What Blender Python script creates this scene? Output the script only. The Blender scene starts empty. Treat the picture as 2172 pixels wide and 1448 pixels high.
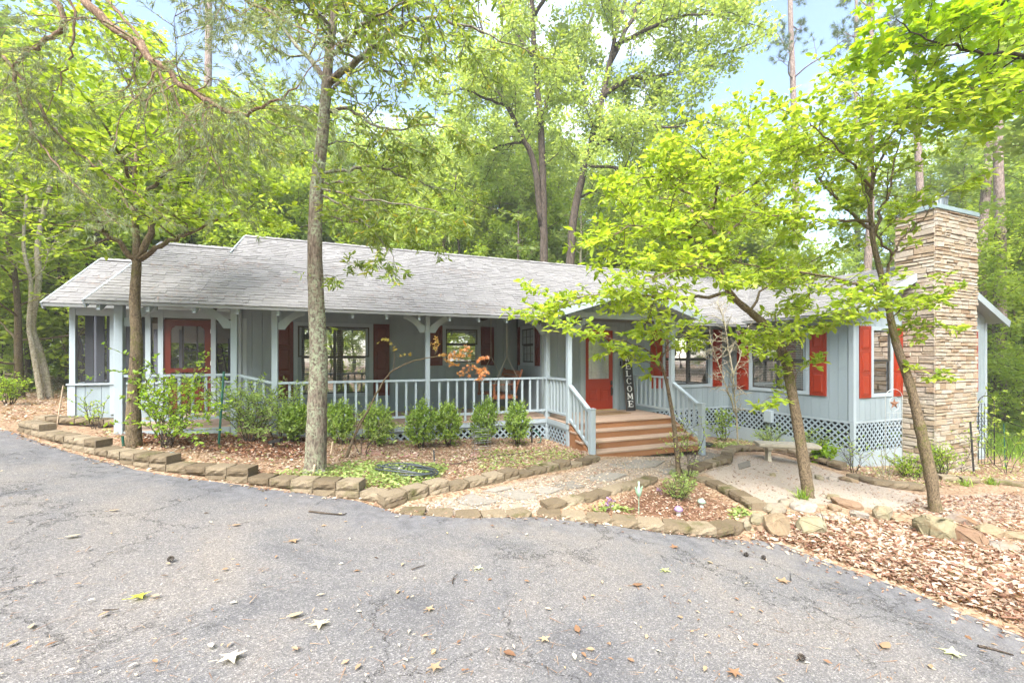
import bpy, math, random
import numpy as np
from mathutils import Matrix, Vector
R = math.radians
scene = bpy.context.scene
col = scene.collection
# ------------------------------------------------------------------ camera
TH = R(20.9); CT, ST = math.cos(TH), math.sin(TH)
F, CX, CY, ZC = 880.0, 1086.0, 758.0, 2.02          # focal length, principal point (photo pixels), eye height
cam_data = bpy.data.cameras.new('camera'); cam = bpy.data.objects.new('camera', cam_data); col.objects.link(cam)
cam.location = (0, 0, ZC); cam.rotation_euler = (R(90), 0, -TH)
cam_data.sensor_width = 36; cam_data.lens = F / 2172 * 36
cam_data.shift_y = (CY - 724) / 2172
cam_data.clip_start = 0.05; cam_data.clip_end = 2000
scene.camera = cam
# ------------------------------------------------------------------ sky and sun
SUN_EL, SUN_AZ = R(52), R(216)                       # azimuth clockwise from +Y: behind the camera, to the left
world = bpy.data.worlds.new('World'); scene.world = world; world.use_nodes = True
wn = world.node_tree.nodes; wl = world.node_tree.links; wn.clear()
wo = wn.new('ShaderNodeOutputWorld'); bg = wn.new('ShaderNodeBackground'); sk = wn.new('ShaderNodeTexSky')
sk.sky_type = 'NISHITA'; sk.sun_disc = False; sk.sun_elevation = SUN_EL; sk.sun_rotation = SUN_AZ
sk.air_density = 1.0; sk.dust_density = 1.2; sk.ozone_density = 1.0
tc = wn.new('ShaderNodeTexCoord'); mp = wn.new('ShaderNodeMapping'); mp.inputs['Scale'].default_value = (1.2, 1.2, 3.2)
mp.inputs['Location'].default_value = (0.37, 0.2, 0.0)
nz = wn.new('ShaderNodeTexNoise'); nz.inputs['Scale'].default_value = 2.3; nz.inputs['Detail'].default_value = 8; nz.inputs['Roughness'].default_value = .58
cr = wn.new('ShaderNodeValToRGB'); cr.color_ramp.elements[0].position = .50; cr.color_ramp.elements[1].position = .86; cr.color_ramp.elements[0].color = (.03, .03, .03, 1)
cr.color_ramp.elements[1].color = (.72, .72, .72, 1)
mx = wn.new('ShaderNodeMix'); mx.data_type = 'RGBA'
mx.inputs['B'].default_value = (9.0, 9.3, 9.8, 1)
wl.new(tc.outputs['Generated'], mp.inputs['Vector']); wl.new(mp.outputs[0], nz.inputs['Vector']); wl.new(nz.outputs[0], cr.inputs[0])
wl.new(cr.outputs[0], mx.inputs['Factor']); wl.new(sk.outputs[0], mx.inputs['A']); wl.new(mx.outputs['Result'], bg.inputs['Color'])
bg.inputs['Strength'].default_value = 0.11
wl.new(bg.outputs[0], wo.inputs['Surface'])
sd = bpy.data.lights.new('sun', 'SUN'); sd.energy = 3.3; sd.angle = R(40); sd.color = (1.0, .975, .94)
sun = bpy.data.objects.new('sun', sd); col.objects.link(sun)
sun.location = (0, 0, 30)
sv = Vector((math.sin(SUN_AZ) * math.cos(SUN_EL), math.cos(SUN_AZ) * math.cos(SUN_EL), math.sin(SUN_EL)))
sun.rotation_euler = sv.to_track_quat('Z', 'Y').to_euler()
vs = scene.view_settings; vs.view_transform = 'Standard'; vs.look = 'None'; vs.gamma = 1; vs.use_curve_mapping = False
vs.exposure = 2.15
cy = scene.cycles
cy.max_bounces = 6; cy.diffuse_bounces = 3; cy.glossy_bounces = 2; cy.transmission_bounces = 4; cy.transparent_max_bounces = 8
cy.use_denoising = True; cy.adaptive_threshold = .03; cy.sample_clamp_indirect = 6; cy.caustics_reflective = False; cy.caustics_refractive = False
rng = np.random.default_rng(7); random.seed(7)

# ------------------------------------------------------------------ pixel <-> world (photo pixels, 2172 wide)
def ray(px, py):
    u = (px - CX) / F; v = (CY - py) / F
    return np.array([u * CT + ST, -u * ST + CT, v])           # per unit of depth
def at_d(px, py, d): return np.array([0, 0, ZC]) + d * ray(px, py)
def at_y(px, py, Y): r = ray(px, py); return np.array([0, 0, ZC]) + r * (Y / r[1])
def at_z(px, py, z): r = ray(px, py); return np.array([0, 0, ZC]) + r * ((z - ZC) / r[2])

# ------------------------------------------------------------------ terrain
GX = [-60, -30, -12, -5.3, -3.5, -2, -1.24, -.5, 1.2, 4.1, 5.5, 8, 10.4, 14, 20, 60]
GZ = [1.3, 1.2, 1.05, .80, .72, .62, .53, .45, .29, .13, .06, -.1, -.36, -.6, -.75, -.8]
def drv(X): return np.clip(.36 - .09 * np.asarray(X, float), -.9, 1.25)
def sst(a, b, x): t = np.clip((x - a) / (b - a), 0, 1); return t * t * (3 - 2 * t)
def at_drv(px, py):
    r = ray(px, py); t = (.36 - ZC) / (r[2] + .09 * r[0]); return np.array([0, 0, ZC]) + r * t
DRIVE_PX = [(0, 908), (22, 912), (60, 926), (130, 950), (200, 970), (270, 988), (340, 1002), (420, 1014), (528, 1027), (600, 1038), (680, 1049),
            (760, 1059), (812, 1074), (840, 1084), (900, 1090), (1000, 1096), (1080, 1094), (1130, 1092), (1200, 1100), (1300, 1112), (1400, 1126), (1480, 1136), (1545, 1140),
            (1600, 1141), (1660, 1152), (1750, 1186), (1830, 1214), (1900, 1238), (2000, 1276), (2090, 1312), (2172, 1346)]
DR = [tuple(at_drv(*p)[:2]) for p in DRIVE_PX]
DRIVE_LINE = [(-40, 18), (-22, 13.5), (-12, 11), (-7.5, 9.9)] + DR + [(5.6, .7), (7.5, -1.2), (12, -5), (30, -16)]
DRIVE_POLY = DRIVE_LINE + [(30, -40), (-40, -40)]
def seg_dist(P, line):
    P = np.asarray(P, float); best = np.full(len(P), 1e9)
    for (a, b) in zip(line[:-1], line[1:]):
        a = np.array(a[:2], float); b = np.array(b[:2], float); ab = b - a
        t = np.clip(((P - a) @ ab) / (ab @ ab + 1e-12), 0, 1)
        best = np.minimum(best, np.linalg.norm(P - a - t[:, None] * ab, axis=1))
    return best
def inside(P, poly):
    P = np.asarray(P, float); x, y = P[:, 0], P[:, 1]; c = np.zeros(len(P), bool); n = len(poly)
    for i in range(n):
        x1, y1 = poly[i][:2]; x2, y2 = poly[(i + 1) % n][:2]
        if y1 == y2: continue
        m = ((y1 > y) != (y2 > y)) & (x < (x2 - x1) * (y - y1) / (y2 - y1) + x1); c ^= m
    return c
def lowfreq(X, Y):
    return .5 * np.sin(X * 1.7 + .6 * np.sin(Y * 1.1)) * np.sin(Y * 1.9 + 1.3) + .3 * np.sin(X * 4.1 + Y * 2.3) * np.sin(Y * 3.7 - X)
MODS = []
def height(X, Y):
    X = np.atleast_1d(np.asarray(X, float)); Y = np.atleast_1d(np.asarray(Y, float)); P = np.stack([X, Y], 1)
    g = np.interp(X, GX, GZ) - .09 * sst(2, 5, X) * sst(7, 5, Y)
    g = g + .25 * sst(16, 40, Y) * np.sin(X * .13 + Y * .07)
    g = g + .018 * lowfreq(X, Y)
    for poly, dz, w in MODS:
        dd = seg_dist(P, poly + [poly[0]]); g = g + dz * sst(-w, w, np.where(inside(P, poly), dd, -dd))
    d = seg_dist(P, DRIVE_LINE); ins = inside(P, DRIVE_POLY)
    D = drv(X)
    t = sst(.0, .45, d)
    return np.where(ins, D - .03, (D - .03) * (1 - t) + g * t)
def hz(x, y): return float(height([x], [y])[0])
def gat(px, py, lift=0):
    """where the view ray through a photo pixel meets the ground"""
    r = ray(px, py); ds = np.concatenate([np.arange(1.5, 14, .04), np.arange(14, 70, .4)])
    P = np.array([0, 0, ZC]) + ds[:, None] * r; g = height(P[:, 0], P[:, 1])
    i = np.argmax(P[:, 2] < g)
    if P[i, 2] >= g[i]: i = len(ds) - 1
    p = P[i].copy(); p[2] = g[i] + lift; return p

# ------------------------------------------------------------------ mesh helpers
def quick_mesh(name, V, faces, tint=None):
    """V (n,3); faces: list of int arrays each (m,k)"""
    me = bpy.data.meshes.new(name); V = np.asarray(V, np.float32)
    if isinstance(faces, np.ndarray): faces = [faces]
    faces = [np.asarray(f, np.int32) for f in faces if len(f)]
    me.vertices.add(len(V)); me.vertices.foreach_set('co', V.ravel())
    nl = sum(f.size for f in faces); npoly = sum(len(f) for f in faces)
    me.loops.add(nl); me.polygons.add(npoly)
    me.loops.foreach_set('vertex_index', np.concatenate([f.ravel() for f in faces]))
    tot = np.concatenate([np.full(len(f), f.shape[1], np.int32) for f in faces])
    me.polygons.foreach_set('loop_start', np.concatenate([[0], np.cumsum(tot)[:-1]]).astype(np.int32))
    me.polygons.foreach_set('loop_total', tot)
    if tint is not None:
        a = me.attributes.new('tint', 'FLOAT', 'POINT'); a.data.foreach_set('value', np.asarray(tint, np.float32))
    me.update(calc_edges=True)
    return me
class MB:
    def __init__(s): s.v = []; s.f = []; s.t = []
    def add(s, V, Fc, tint=None):
        n = len(s.v); s.v += [tuple(map(float, p)) for p in V]; s.f += [tuple(int(i) + n for i in f) for f in Fc]
        s.t += [rng.random() if tint is None else tint] * len(V); return s
    def box(s, x0, x1, y0, y1, z0, z1, tint=None, bev=0):
        if bev:
            b = min(bev, .45 * min(x1 - x0, y1 - y0, z1 - z0)); V = []; idx = {}
            for i, x in enumerate((x0, x1)):
                for j, y in enumerate((y0, y1)):
                    for k, z in enumerate((z0, z1)):
                        sx, sy, sz = (b if i == 0 else -b), (b if j == 0 else -b), (b if k == 0 else -b)
                        idx[i, j, k, 0] = len(V); V.append((x, y + sy, z + sz))
                        idx[i, j, k, 1] = len(V); V.append((x + sx, y, z + sz))
                        idx[i, j, k, 2] = len(V); V.append((x + sx, y + sy, z))
            Q = []
            for i in (0, 1):
                q = [idx[i, 0, 0, 0], idx[i, 1, 0, 0], idx[i, 1, 1, 0], idx[i, 0, 1, 0]]; Q.append(q if i else q[::-1])
                q = [idx[0, i, 0, 1], idx[1, i, 0, 1], idx[1, i, 1, 1], idx[0, i, 1, 1]]; Q.append(q[::-1] if i else q)
                q = [idx[0, 0, i, 2], idx[1, 0, i, 2], idx[1, 1, i, 2], idx[0, 1, i, 2]]; Q.append(q if i else q[::-1])
            for j in (0, 1):
                for k in (0, 1):
                    Q.append([idx[0, j, k, 1], idx[1, j, k, 1], idx[1, j, k, 2], idx[0, j, k, 2]])
                    Q.append([idx[j, 0, k, 0], idx[j, 1, k, 0], idx[j, 1, k, 2], idx[j, 0, k, 2]])
                    Q.append([idx[j, k, 0, 0], idx[j, k, 1, 0], idx[j, k, 1, 1], idx[j, k, 0, 1]])
            for i in (0, 1):
                for j in (0, 1):
                    for k in (0, 1): Q.append([idx[i, j, k, 0], idx[i, j, k, 1], idx[i, j, k, 2]])
            return s.add(V, Q, tint)
        V = [(x, y, z) for x in (x0, x1) for y in (y0, y1) for z in (z0, z1)]
        return s.add(V, [(0, 1, 3, 2), (4, 6, 7, 5), (0, 4, 5, 1), (2, 3, 7, 6), (0, 2, 6, 4), (1, 5, 7, 3)], tint)
    def bar(s, a, b, w, h, up=(0, 0, 1), tint=None):
        """rectangular bar from a to b, w wide, h high"""
        a = Vector(a); b = Vector(b); t = (b - a).normalized(); u = Vector(up); sd_ = t.cross(u)
        if sd_.length < 1e-5: sd_ = t.cross(Vector((1, 0, 0)))
        sd_.normalize(); u = sd_.cross(t)
        V = [p + sd_ * (w / 2 * i) + u * (h / 2 * j) for p in (a, b) for i, j in ((-1, -1), (1, -1), (1, 1), (-1, 1))]
        return s.add(V, [(3, 2, 1, 0), (4, 5, 6, 7), (0, 1, 5, 4), (1, 2, 6, 5), (2, 3, 7, 6), (3, 0, 4, 7)], tint)
    def tube(s, pts, rad, n=6, cap=True, tint=None):
        pts = [Vector(p) for p in pts]; m = len(pts)
        if not hasattr(rad, '__len__'): rad = [rad] * m
        V = []; prev = None
        for i, p in enumerate(pts):
            t = (pts[min(i + 1, m - 1)] - pts[max(i - 1, 0)])
            t = t.normalized() if t.length > 1e-9 else Vector((0, 0, 1))
            if prev is None: prev = t.orthogonal().normalized()
            u = (prev - t * prev.dot(t))
            u = u.normalized() if u.length > 1e-6 else t.orthogonal().normalized()
            w = t.cross(u); prev = u
            V += [p + (u * math.cos(2 * math.pi * k / n) + w * math.sin(2 * math.pi * k / n)) * rad[i] for k in range(n)]
        Fc = [(i * n + k, i * n + (k + 1) % n, (i + 1) * n + (k + 1) % n, (i + 1) * n + k) for i in range(m - 1) for k in range(n)]
        if cap: Fc += [tuple(range(n))[::-1], tuple((m - 1) * n + k for k in range(n))]
        return s.add(V, Fc, tint)
    def lathe(s, c, prof, n=16, tint=None):
        c = Vector(c); V = [c + Vector((r * math.cos(2 * math.pi * k / n), r * math.sin(2 * math.pi * k / n), z)) for r, z in prof for k in range(n)]
        m = len(prof)
        Fc = [(i * n + k, i * n + (k + 1) % n, (i + 1) * n + (k + 1) % n, (i + 1) * n + k) for i in range(m - 1) for k in range(n)]
        Fc += [tuple(range(n))[::-1], tuple((m - 1) * n + k for k in range(n))]
        return s.add(V, Fc, tint)
    def prism(s, poly, off, tint=None):
        """poly: 3-D points in order; off: extrusion vector"""
        n = len(poly); o = Vector(off); V = [Vector(p) for p in poly] + [Vector(p) + o for p in poly]
        return s.add(V, [tuple(range(n))[::-1], tuple(range(n, 2 * n))] + [(i, (i + 1) % n, n + (i + 1) % n, n + i) for i in range(n)], tint)
    def mesh(s, name):
        me = bpy.data.meshes.new(name); me.from_pydata(s.v, [], s.f)
        a = me.attributes.new('tint', 'FLOAT', 'POINT'); a.data.foreach_set('value', np.asarray(s.t, np.float32)); me.update(); return me
    def build(s, name, mat, parent=None, smooth=False): return obj(name, s.mesh(name), mat, parent, smooth)
def fix_normals(me):
    import bmesh
    b = bmesh.new(); b.from_mesh(me); bmesh.ops.recalc_face_normals(b, faces=b.faces); b.to_mesh(me); b.free()
def obj(name, me, mat=None, parent=None, smooth=False, loc=None, rot=None, fix=True):
    if me.users == 0:
        if mat is not None: me.materials.append(mat)
        if fix and len(me.polygons) < 5000: fix_normals(me)
        if smooth: me.polygons.foreach_set('use_smooth', np.ones(len(me.polygons), bool))
    o = bpy.data.objects.new(name, me); col.objects.link(o)
    if loc is not None: o.location = loc
    if rot is not None: o.rotation_euler = rot
    if parent is not None:
        o.parent = parent
        if parent.type == 'EMPTY': o.matrix_parent_inverse = Matrix.Translation(-Vector(parent.location))
    return o
def tag(o, label=None, cat=None, group=None, kind=None):
    if label: o['label'] = label
    if cat: o['category'] = cat
    if group: o['group'] = group
    if kind: o['kind'] = kind
    return o
def empty(name, loc, label=None, cat=None, group=None):
    o = bpy.data.objects.new(name, None); col.objects.link(o); o.location = tuple(map(float, loc)); o.empty_display_size = .2
    return tag(o, label, cat, group)

# ------------------------------------------------------------------ materials
def nodes(name):
    m = bpy.data.materials.new(name); m.use_nodes = True; nt = m.node_tree; nt.nodes.clear()
    return m, nt, nt.nodes.new, nt.links.new
def ramp(new, stops):
    r = new('ShaderNodeValToRGB'); e = r.color_ramp.elements
    e[0].position, e[0].color = stops[0][0], (*stops[0][1], 1); e[1].position, e[1].color = stops[-1][0], (*stops[-1][1], 1)
    for p, c in stops[1:-1]: k = e.new(p); k.color = (*c, 1)
    return r
def mixc(new, link, fac, a, b, mode='MIX'):
    m = new('ShaderNodeMix'); m.data_type = 'RGBA'; m.blend_type = mode
    for sock, val in (('Factor', fac), ('A', a), ('B', b)):
        if hasattr(val, 'is_linked') or hasattr(val, 'links'): link(val, m.inputs[sock])
        else: m.inputs[sock].default_value = val if sock == 'Factor' else (*val, 1)
    return m.outputs['Result']
def noise(new, link, scale, detail=4, rough=.55, vec=None, dist=0):
    n = new('ShaderNodeTexNoise'); n.inputs['Scale'].default_value = scale; n.inputs['Detail'].default_value = detail; n.inputs['Roughness'].default_value = rough
    n.inputs['Distortion'].default_value = dist
    if vec is not None: link(vec, n.inputs['Vector'])
    return n.outputs['Fac']
def paint(name, c, rough=.6, var=.25, scale=3.0, bump=.15, bscale=60, stretch=(1, 1, 1), tintvar=.15, dirt=None, spec=.3):
    """painted / stained / mineral surface: base colour with blotches, tint per piece and fine relief"""
    m, nt, new, link = nodes(name); out = new('ShaderNodeOutputMaterial'); b = new('ShaderNodeBsdfPrincipled')
    g = new('ShaderNodeNewGeometry'); mp_ = new('ShaderNodeMapping'); mp_.inputs['Scale'].default_value = stretch; link(g.outputs['Position'], mp_.inputs[0])
    n1 = noise(new, link, scale, 6, .6, mp_.outputs[0]); n2 = noise(new, link, bscale, 5, .6, mp_.outputs[0])
    dark = tuple(x * (1 - var) for x in c); lite = tuple(min(1, x * (1 + var * .6)) for x in c)
    r = ramp(new, [(.3, dark), (.55, c), (.8, lite)]); link(n1, r.inputs[0]); colr = r.outputs[0]
    at = new('ShaderNodeAttribute'); at.attribute_name = 'tint'
    mr = new('ShaderNodeMapRange'); mr.inputs['To Min'].default_value = 1 - tintvar; mr.inputs['To Max'].default_value = 1 + tintvar; link(at.outputs['Fac'], mr.inputs[0])
    vm = new('ShaderNodeVectorMath'); vm.operation = 'SCALE'; link(colr, vm.inputs[0]); link(mr.outputs[0], vm.inputs['Scale']); colr = vm.outputs[0]
    if dirt:
        n3 = noise(new, link, dirt[1], 7, .65, g.outputs['Position']); rr = ramp(new, [(dirt[2], (0, 0, 0)), (dirt[2] + .14, (1, 1, 1))]); link(n3, rr.inputs[0])
        colr = mixc(new, link, rr.outputs[0], colr, dirt[0])
    link(colr, b.inputs['Base Color']); b.inputs['Roughness'].default_value = rough; b.inputs['Specular IOR Level'].default_value = spec
    if bump:
        bp = new('ShaderNodeBump'); bp.inputs['Strength'].default_value = bump; bp.inputs['Distance'].default_value = .01; link(n2, bp.inputs['Height']); link(bp.outputs[0], b.inputs['Normal'])
    link(b.outputs[0], out.inputs[0]); return m
def multi(name, stops, rough=.85, scale=2.5, bump=.5, bscale=25, bdist=.02, extra=None, spec=.2):
    """stone-like: each piece takes its colour from its tint, with blotches on top"""
    m, nt, new, link = nodes(name); out = new('ShaderNodeOutputMaterial'); b = new('ShaderNodeBsdfPrincipled'); g = new('ShaderNodeNewGeometry')
    at = new('ShaderNodeAttribute'); at.attribute_name = 'tint'
    n1 = noise(new, link, scale, 6, .62, g.outputs['Position']); n2 = noise(new, link, bscale, 8, .65, g.outputs['Position'])
    ma = new('ShaderNodeMath'); ma.operation = 'MULTIPLY_ADD'; link(n1, ma.inputs[0]); ma.inputs[1].default_value = .5; ma.inputs[2].default_value = -.25
    ad = new('ShaderNodeMath'); link(at.outputs['Fac'], ad.inputs[0]); link(ma.outputs[0], ad.inputs[1])
    r = ramp(new, stops); link(ad.outputs[0], r.inputs[0]); colr = r.outputs[0]
    r2 = ramp(new, [(.25, (.55, .55, .55)), (.6, (1, 1, 1)), (.8, (1.0, 1.0, 1.0))]); link(n2, r2.inputs[0])
    colr = mixc(new, link, .8, colr, r2.outputs[0], 'MULTIPLY')
    if extra:
        n3 = noise(new, link, extra[1], 6, .65, g.outputs['Position']); rr = ramp(new, [(extra[2], (0, 0, 0)), (extra[2] + .12, (1, 1, 1))]); link(n3, rr.inputs[0])
        colr = mixc(new, link, rr.outputs[0], colr, extra[0])
    link(colr, b.inputs['Base Color']); b.inputs['Roughness'].default_value = rough; b.inputs['Specular IOR Level'].default_value = spec
    bp = new('ShaderNodeBump'); bp.inputs['Strength'].default_value = bump; bp.inputs['Distance'].default_value = bdist; link(n2, bp.inputs['Height']); link(bp.outputs[0], b.inputs['Normal'])
    link(b.outputs[0], out.inputs[0]); return m
def leafmat(name, stops, trans=.45, rough=.45, spec=.35):
    m, nt, new, link = nodes(name); out = new('ShaderNodeOutputMaterial'); b = new('ShaderNodeBsdfPrincipled'); t = new('ShaderNodeBsdfTranslucent'); ms = new('ShaderNodeMixShader')
    at = new('ShaderNodeAttribute'); at.attribute_name = 'tint'; oi = new('ShaderNodeObjectInfo')
    ad = new('ShaderNodeMath'); ad.operation = 'MULTIPLY_ADD'; link(oi.outputs['Random'], ad.inputs[0]); ad.inputs[1].default_value = .22; link(at.outputs['Fac'], ad.inputs[2])
    sb = new('ShaderNodeMath'); sb.operation = 'SUBTRACT'; link(ad.outputs[0], sb.inputs[0]); sb.inputs[1].default_value = .11
    r = ramp(new, stops); link(sb.outputs[0], r.inputs[0])
    link(r.outputs[0], b.inputs['Base Color']); b.inputs['Roughness'].default_value = rough; b.inputs['Specular IOR Level'].default_value = spec
    br = new('ShaderNodeVectorMath'); br.operation = 'MULTIPLY'; br.inputs[1].default_value = (1.95, 1.8, .8); link(r.outputs[0], br.inputs[0]); link(br.outputs[0], t.inputs['Color'])
    ms.inputs[0].default_value = trans; link(b.outputs[0], ms.inputs[1]); link(t.outputs[0], ms.inputs[2]); link(ms.outputs[0], out.inputs[0]); return m
def plain(name, c, rough=.5, metal=0, spec=.5):
    m, nt, new, link = nodes(name); out = new('ShaderNodeOutputMaterial'); b = new('ShaderNodeBsdfPrincipled')
    g = new('ShaderNodeNewGeometry'); n1 = noise(new, link, 14, 4, .6, g.outputs['Position'])
    r = ramp(new, [(.3, tuple(x * .82 for x in c)), (.7, tuple(min(1, x * 1.1) for x in c))]); link(n1, r.inputs[0]); link(r.outputs[0], b.inputs['Base Color'])
    b.inputs['Roughness'].default_value = rough; b.inputs['Metallic'].default_value = metal; b.inputs['Specular IOR Level'].default_value = spec
    link(b.outputs[0], out.inputs[0]); return m
def glass(name, refl=.35, tintc=(.9, .92, .9), rough=.0):
    m, nt, new, link = nodes(name); out = new('ShaderNodeOutputMaterial'); gl = new('ShaderNodeBsdfGlossy'); tr = new('ShaderNodeBsdfTransparent'); ms = new('ShaderNodeMixShader')
    gl.inputs['Roughness'].default_value = rough; gl.inputs['Color'].default_value = (.95, .97, 1, 1); tr.inputs['Color'].default_value = (*tintc, 1)
    lw = new('ShaderNodeFresnel'); lw.inputs['IOR'].default_value = 1.5; ad = new('ShaderNodeMath'); ad.use_clamp = True; link(lw.outputs[0], ad.inputs[0]); ad.inputs[1].default_value = refl
    g = new('ShaderNodeNewGeometry'); n2 = noise(new, link, 1.6, 2, .5, g.outputs['Position']); bp = new('ShaderNodeBump'); bp.inputs['Strength'].default_value = .12; bp.inputs['Distance'].default_value = .02
    link(n2, bp.inputs['Height']); link(bp.outputs[0], gl.inputs['Normal'])
    link(ad.outputs[0], ms.inputs[0]); link(tr.outputs[0], ms.inputs[1]); link(gl.outputs[0], ms.inputs[2]); link(ms.outputs[0], out.inputs[0]); return m
def screen(name, fac=.5, c=(.10, .10, .10)):
    m, nt, new, link = nodes(name); out = new('ShaderNodeOutputMaterial'); d = new('ShaderNodeBsdfDiffuse'); tr = new('ShaderNodeBsdfTransparent'); ms = new('ShaderNodeMixShader')
    d.inputs['Color'].default_value = (*c, 1); ms.inputs[0].default_value = fac; link(tr.outputs[0], ms.inputs[1]); link(d.outputs[0], ms.inputs[2]); link(ms.outputs[0], out.inputs[0]); return m
M = {}
M['siding'] = paint('painted siding', (.265, .318, .342), .6, .2, 1.4, .2, 40, (1, 1, .15), .05, ((.205, .255, .275), 1.1, .62))
M['trim'] = paint('painted trim', (.335, .39, .42), .5, .10, 2.0, .1, 50, (1, 1, .3), .05)
M['lattice'] = paint('painted lattice', (.31, .375, .415), .6, .14, 2.0, .15, 60, (1, 1, 1), .08)
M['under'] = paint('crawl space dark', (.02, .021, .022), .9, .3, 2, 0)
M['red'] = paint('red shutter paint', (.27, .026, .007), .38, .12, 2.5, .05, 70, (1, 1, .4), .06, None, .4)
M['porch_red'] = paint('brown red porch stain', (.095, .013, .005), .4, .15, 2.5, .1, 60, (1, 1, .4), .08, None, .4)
M['door_red'] = paint('red door paint', (.33, .034, .012), .35, .10, 2.5, .04, 70, (1, 1, .4), .05, None, .4)
M['deck'] = paint('stained deck boards', (.37, .265, .195), .7, .22, 2.2, .35, 45, (.6, 6, 1), .12, ((.42, .33, .27), 3, .60))
M['riser'] = paint('stained risers', (.29, .135, .062), .6, .18, 2.2, .25, 45, (.6, 4, 4), .08)
M['shingle'] = multi('asphalt shingles', [(0, (.15, .143, .137)), (.5, (.205, .196, .188)), (1, (.26, .249, .24))], .95, 1.2, .35, 90, .004)
M['stone'] = multi('ledge stone', [(0, (.26, .18, .115)), (.15, (.32, .245, .165)), (.4, (.38, .31, .225)), (.65, (.37, .32, .26)), (.88, (.43, .375, .30)), (1, (.33, .24, .165))], .9, 3.2, .8, 22, .012)
M['mortar'] = paint('stone backing', (.11, .085, .065), .95, .3, 8, .3)
M['block'] = multi('wall block concrete', [(0, (.135, .10, .062)), (.5, (.20, .155, .10)), (1, (.27, .215, .145))], .95, 4, 1.0, 55, .012, ((.085, .078, .028), 2.2, .56))
M['boulder'] = multi('field stone', [(0, (.20, .12, .078)), (.25, (.25, .175, .11)), (.5, (.235, .205, .125)), (.75, (.235, .195, .165)), (1, (.30, .265, .22))], .9, 2.6, .7, 14, .02, ((.19, .105, .05), 2.2, .58))
M['flag'] = multi('flagstone', [(0, (.20, .175, .145)), (.5, (.245, .22, .185)), (1, (.29, .26, .22))], .9, 3, .5, 20, .006)
M['drip'] = paint('roof edge', (.17, .175, .17), .6, .15)
M['metal'] = plain('brushed steel', (.45, .45, .46), .35, 1)
M['bronze'] = plain('dark bronze', (.05, .042, .036), .4, .4)
M['sash'] = plain('dark window sash', (.045, .042, .036), .45, 0)
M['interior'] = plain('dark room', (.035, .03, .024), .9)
M['blind'] = plain('faux wood blind', (.46, .43, .38), .6)
M['bamboo'] = paint('woven shade', (.42, .34, .24), .8, .45, 6, .4, 30, (2, 2, 16), .2)
M['curtain'] = plain('white curtain', (.6, .62, .66), .8)
M['glass'] = glass('window glass', .30)
M['glass_dark'] = glass('tinted reflective window glass', .36, (.85, .84, .76))
M['glass_door'] = glass('textured door glass', .22, (.95, .96, .93), .12)
M['screen'] = screen('insect screen', .45, (.05, .05, .05))
M['black'] = plain('black plastic', (.02, .02, .021), .45)
M['white'] = plain('white paint', (.75, .75, .73), .5)
M['signboard'] = paint('black sign wood', (.035, .033, .033), .6, .3, 3, .2, 50, (4, 4, .5))
M['concrete'] = paint('cast concrete', (.42, .37, .29), .9, .25, 6, .5, 50)
# ================================================================== ground and driveway
def poly_px(pts, fn=None): return [tuple((fn or gat)(*p)[:2]) for p in pts]
SAND = poly_px([(1560, 968), (1640, 966), (1720, 985), (1800, 1012), (1960, 1052), (2090, 1048), (2172, 1052), (2172, 1095), (2060, 1108), (1960, 1090), (1850, 1078), (1700, 1066), (1630, 1076), (1560, 1040), (1500, 1005)])
PATH = poly_px([(835, 1083), (900, 1066), (1000, 1044), (1120, 1018), (1235, 993), (1275, 975), (1480, 950), (1530, 955), (1560, 965), (1545, 985), (1470, 1008), (1395, 1012), (1300, 1040), (1140, 1088), (1000, 1095)])
MULCH = poly_px([(240, 915), (560, 935), (700, 930), (660, 975), (560, 975), (420, 960), (300, 945)]); TRI = poly_px([(1200, 1088), (1310, 1050), (1395, 1020), (1470, 1015), (1590, 1085), (1540, 1115), (1400, 1100)])
BED = poly_px([(200, 925), (300, 965), (545, 1012), (815, 1066), (1010, 1020), (1160, 995), (1270, 972), (1215, 950), (1150, 930), (860, 938), (600, 926), (400, 905), (255, 905)])
BANK = poly_px([(1590, 1148), (1625, 1105), (1700, 1098), (1850, 1105), (2000, 1125), (2172, 1160), (2172, 1342), (2000, 1272), (1830, 1210), (1750, 1182), (1660, 1152)])
MODS += [(PATH, -.04, .06), (TRI, -.07, .06), (BED, .03, .15)]
def axis(lo, hi, f0, f1, fine, coarse0):
    a = [f0]; st = fine
    while a[-1] > lo: st = min(st * 1.18, coarse0); a.append(a[-1] - st)
    b = [f1]; st = fine
    while b[-1] < hi: st = min(st * 1.18, coarse0); b.append(b[-1] + st)
    return np.array(sorted(a[1:]) + list(np.arange(f0, f1, fine)) + b)
gx = axis(-140, 150, -7, 12, .11, 9); gy = axis(-70, 180, -.5, 11, .11, 9)
XX, YY = np.meshgrid(gx, gy, indexing='ij'); ZZ = np.zeros_like(XX).ravel()
xf, yf = XX.ravel(), YY.ravel()
ZZ = height(xf, yf)
nx, ny = len(gx), len(gy); ii = np.arange(nx * ny).reshape(nx, ny)
quads = np.stack([ii[:-1, :-1], ii[1:, :-1], ii[1:, 1:], ii[:-1, 1:]], -1).reshape(-1, 4)
gme = quick_mesh('ground', np.stack([xf, yf, ZZ], 1), quads)
P2 = np.stack([xf, yf], 1)
def soft(poly, w=.35):
    d = seg_dist(P2, poly + [poly[0]]); s = np.where(inside(P2, poly), d, -d); return sst(-w, w, s)
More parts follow.
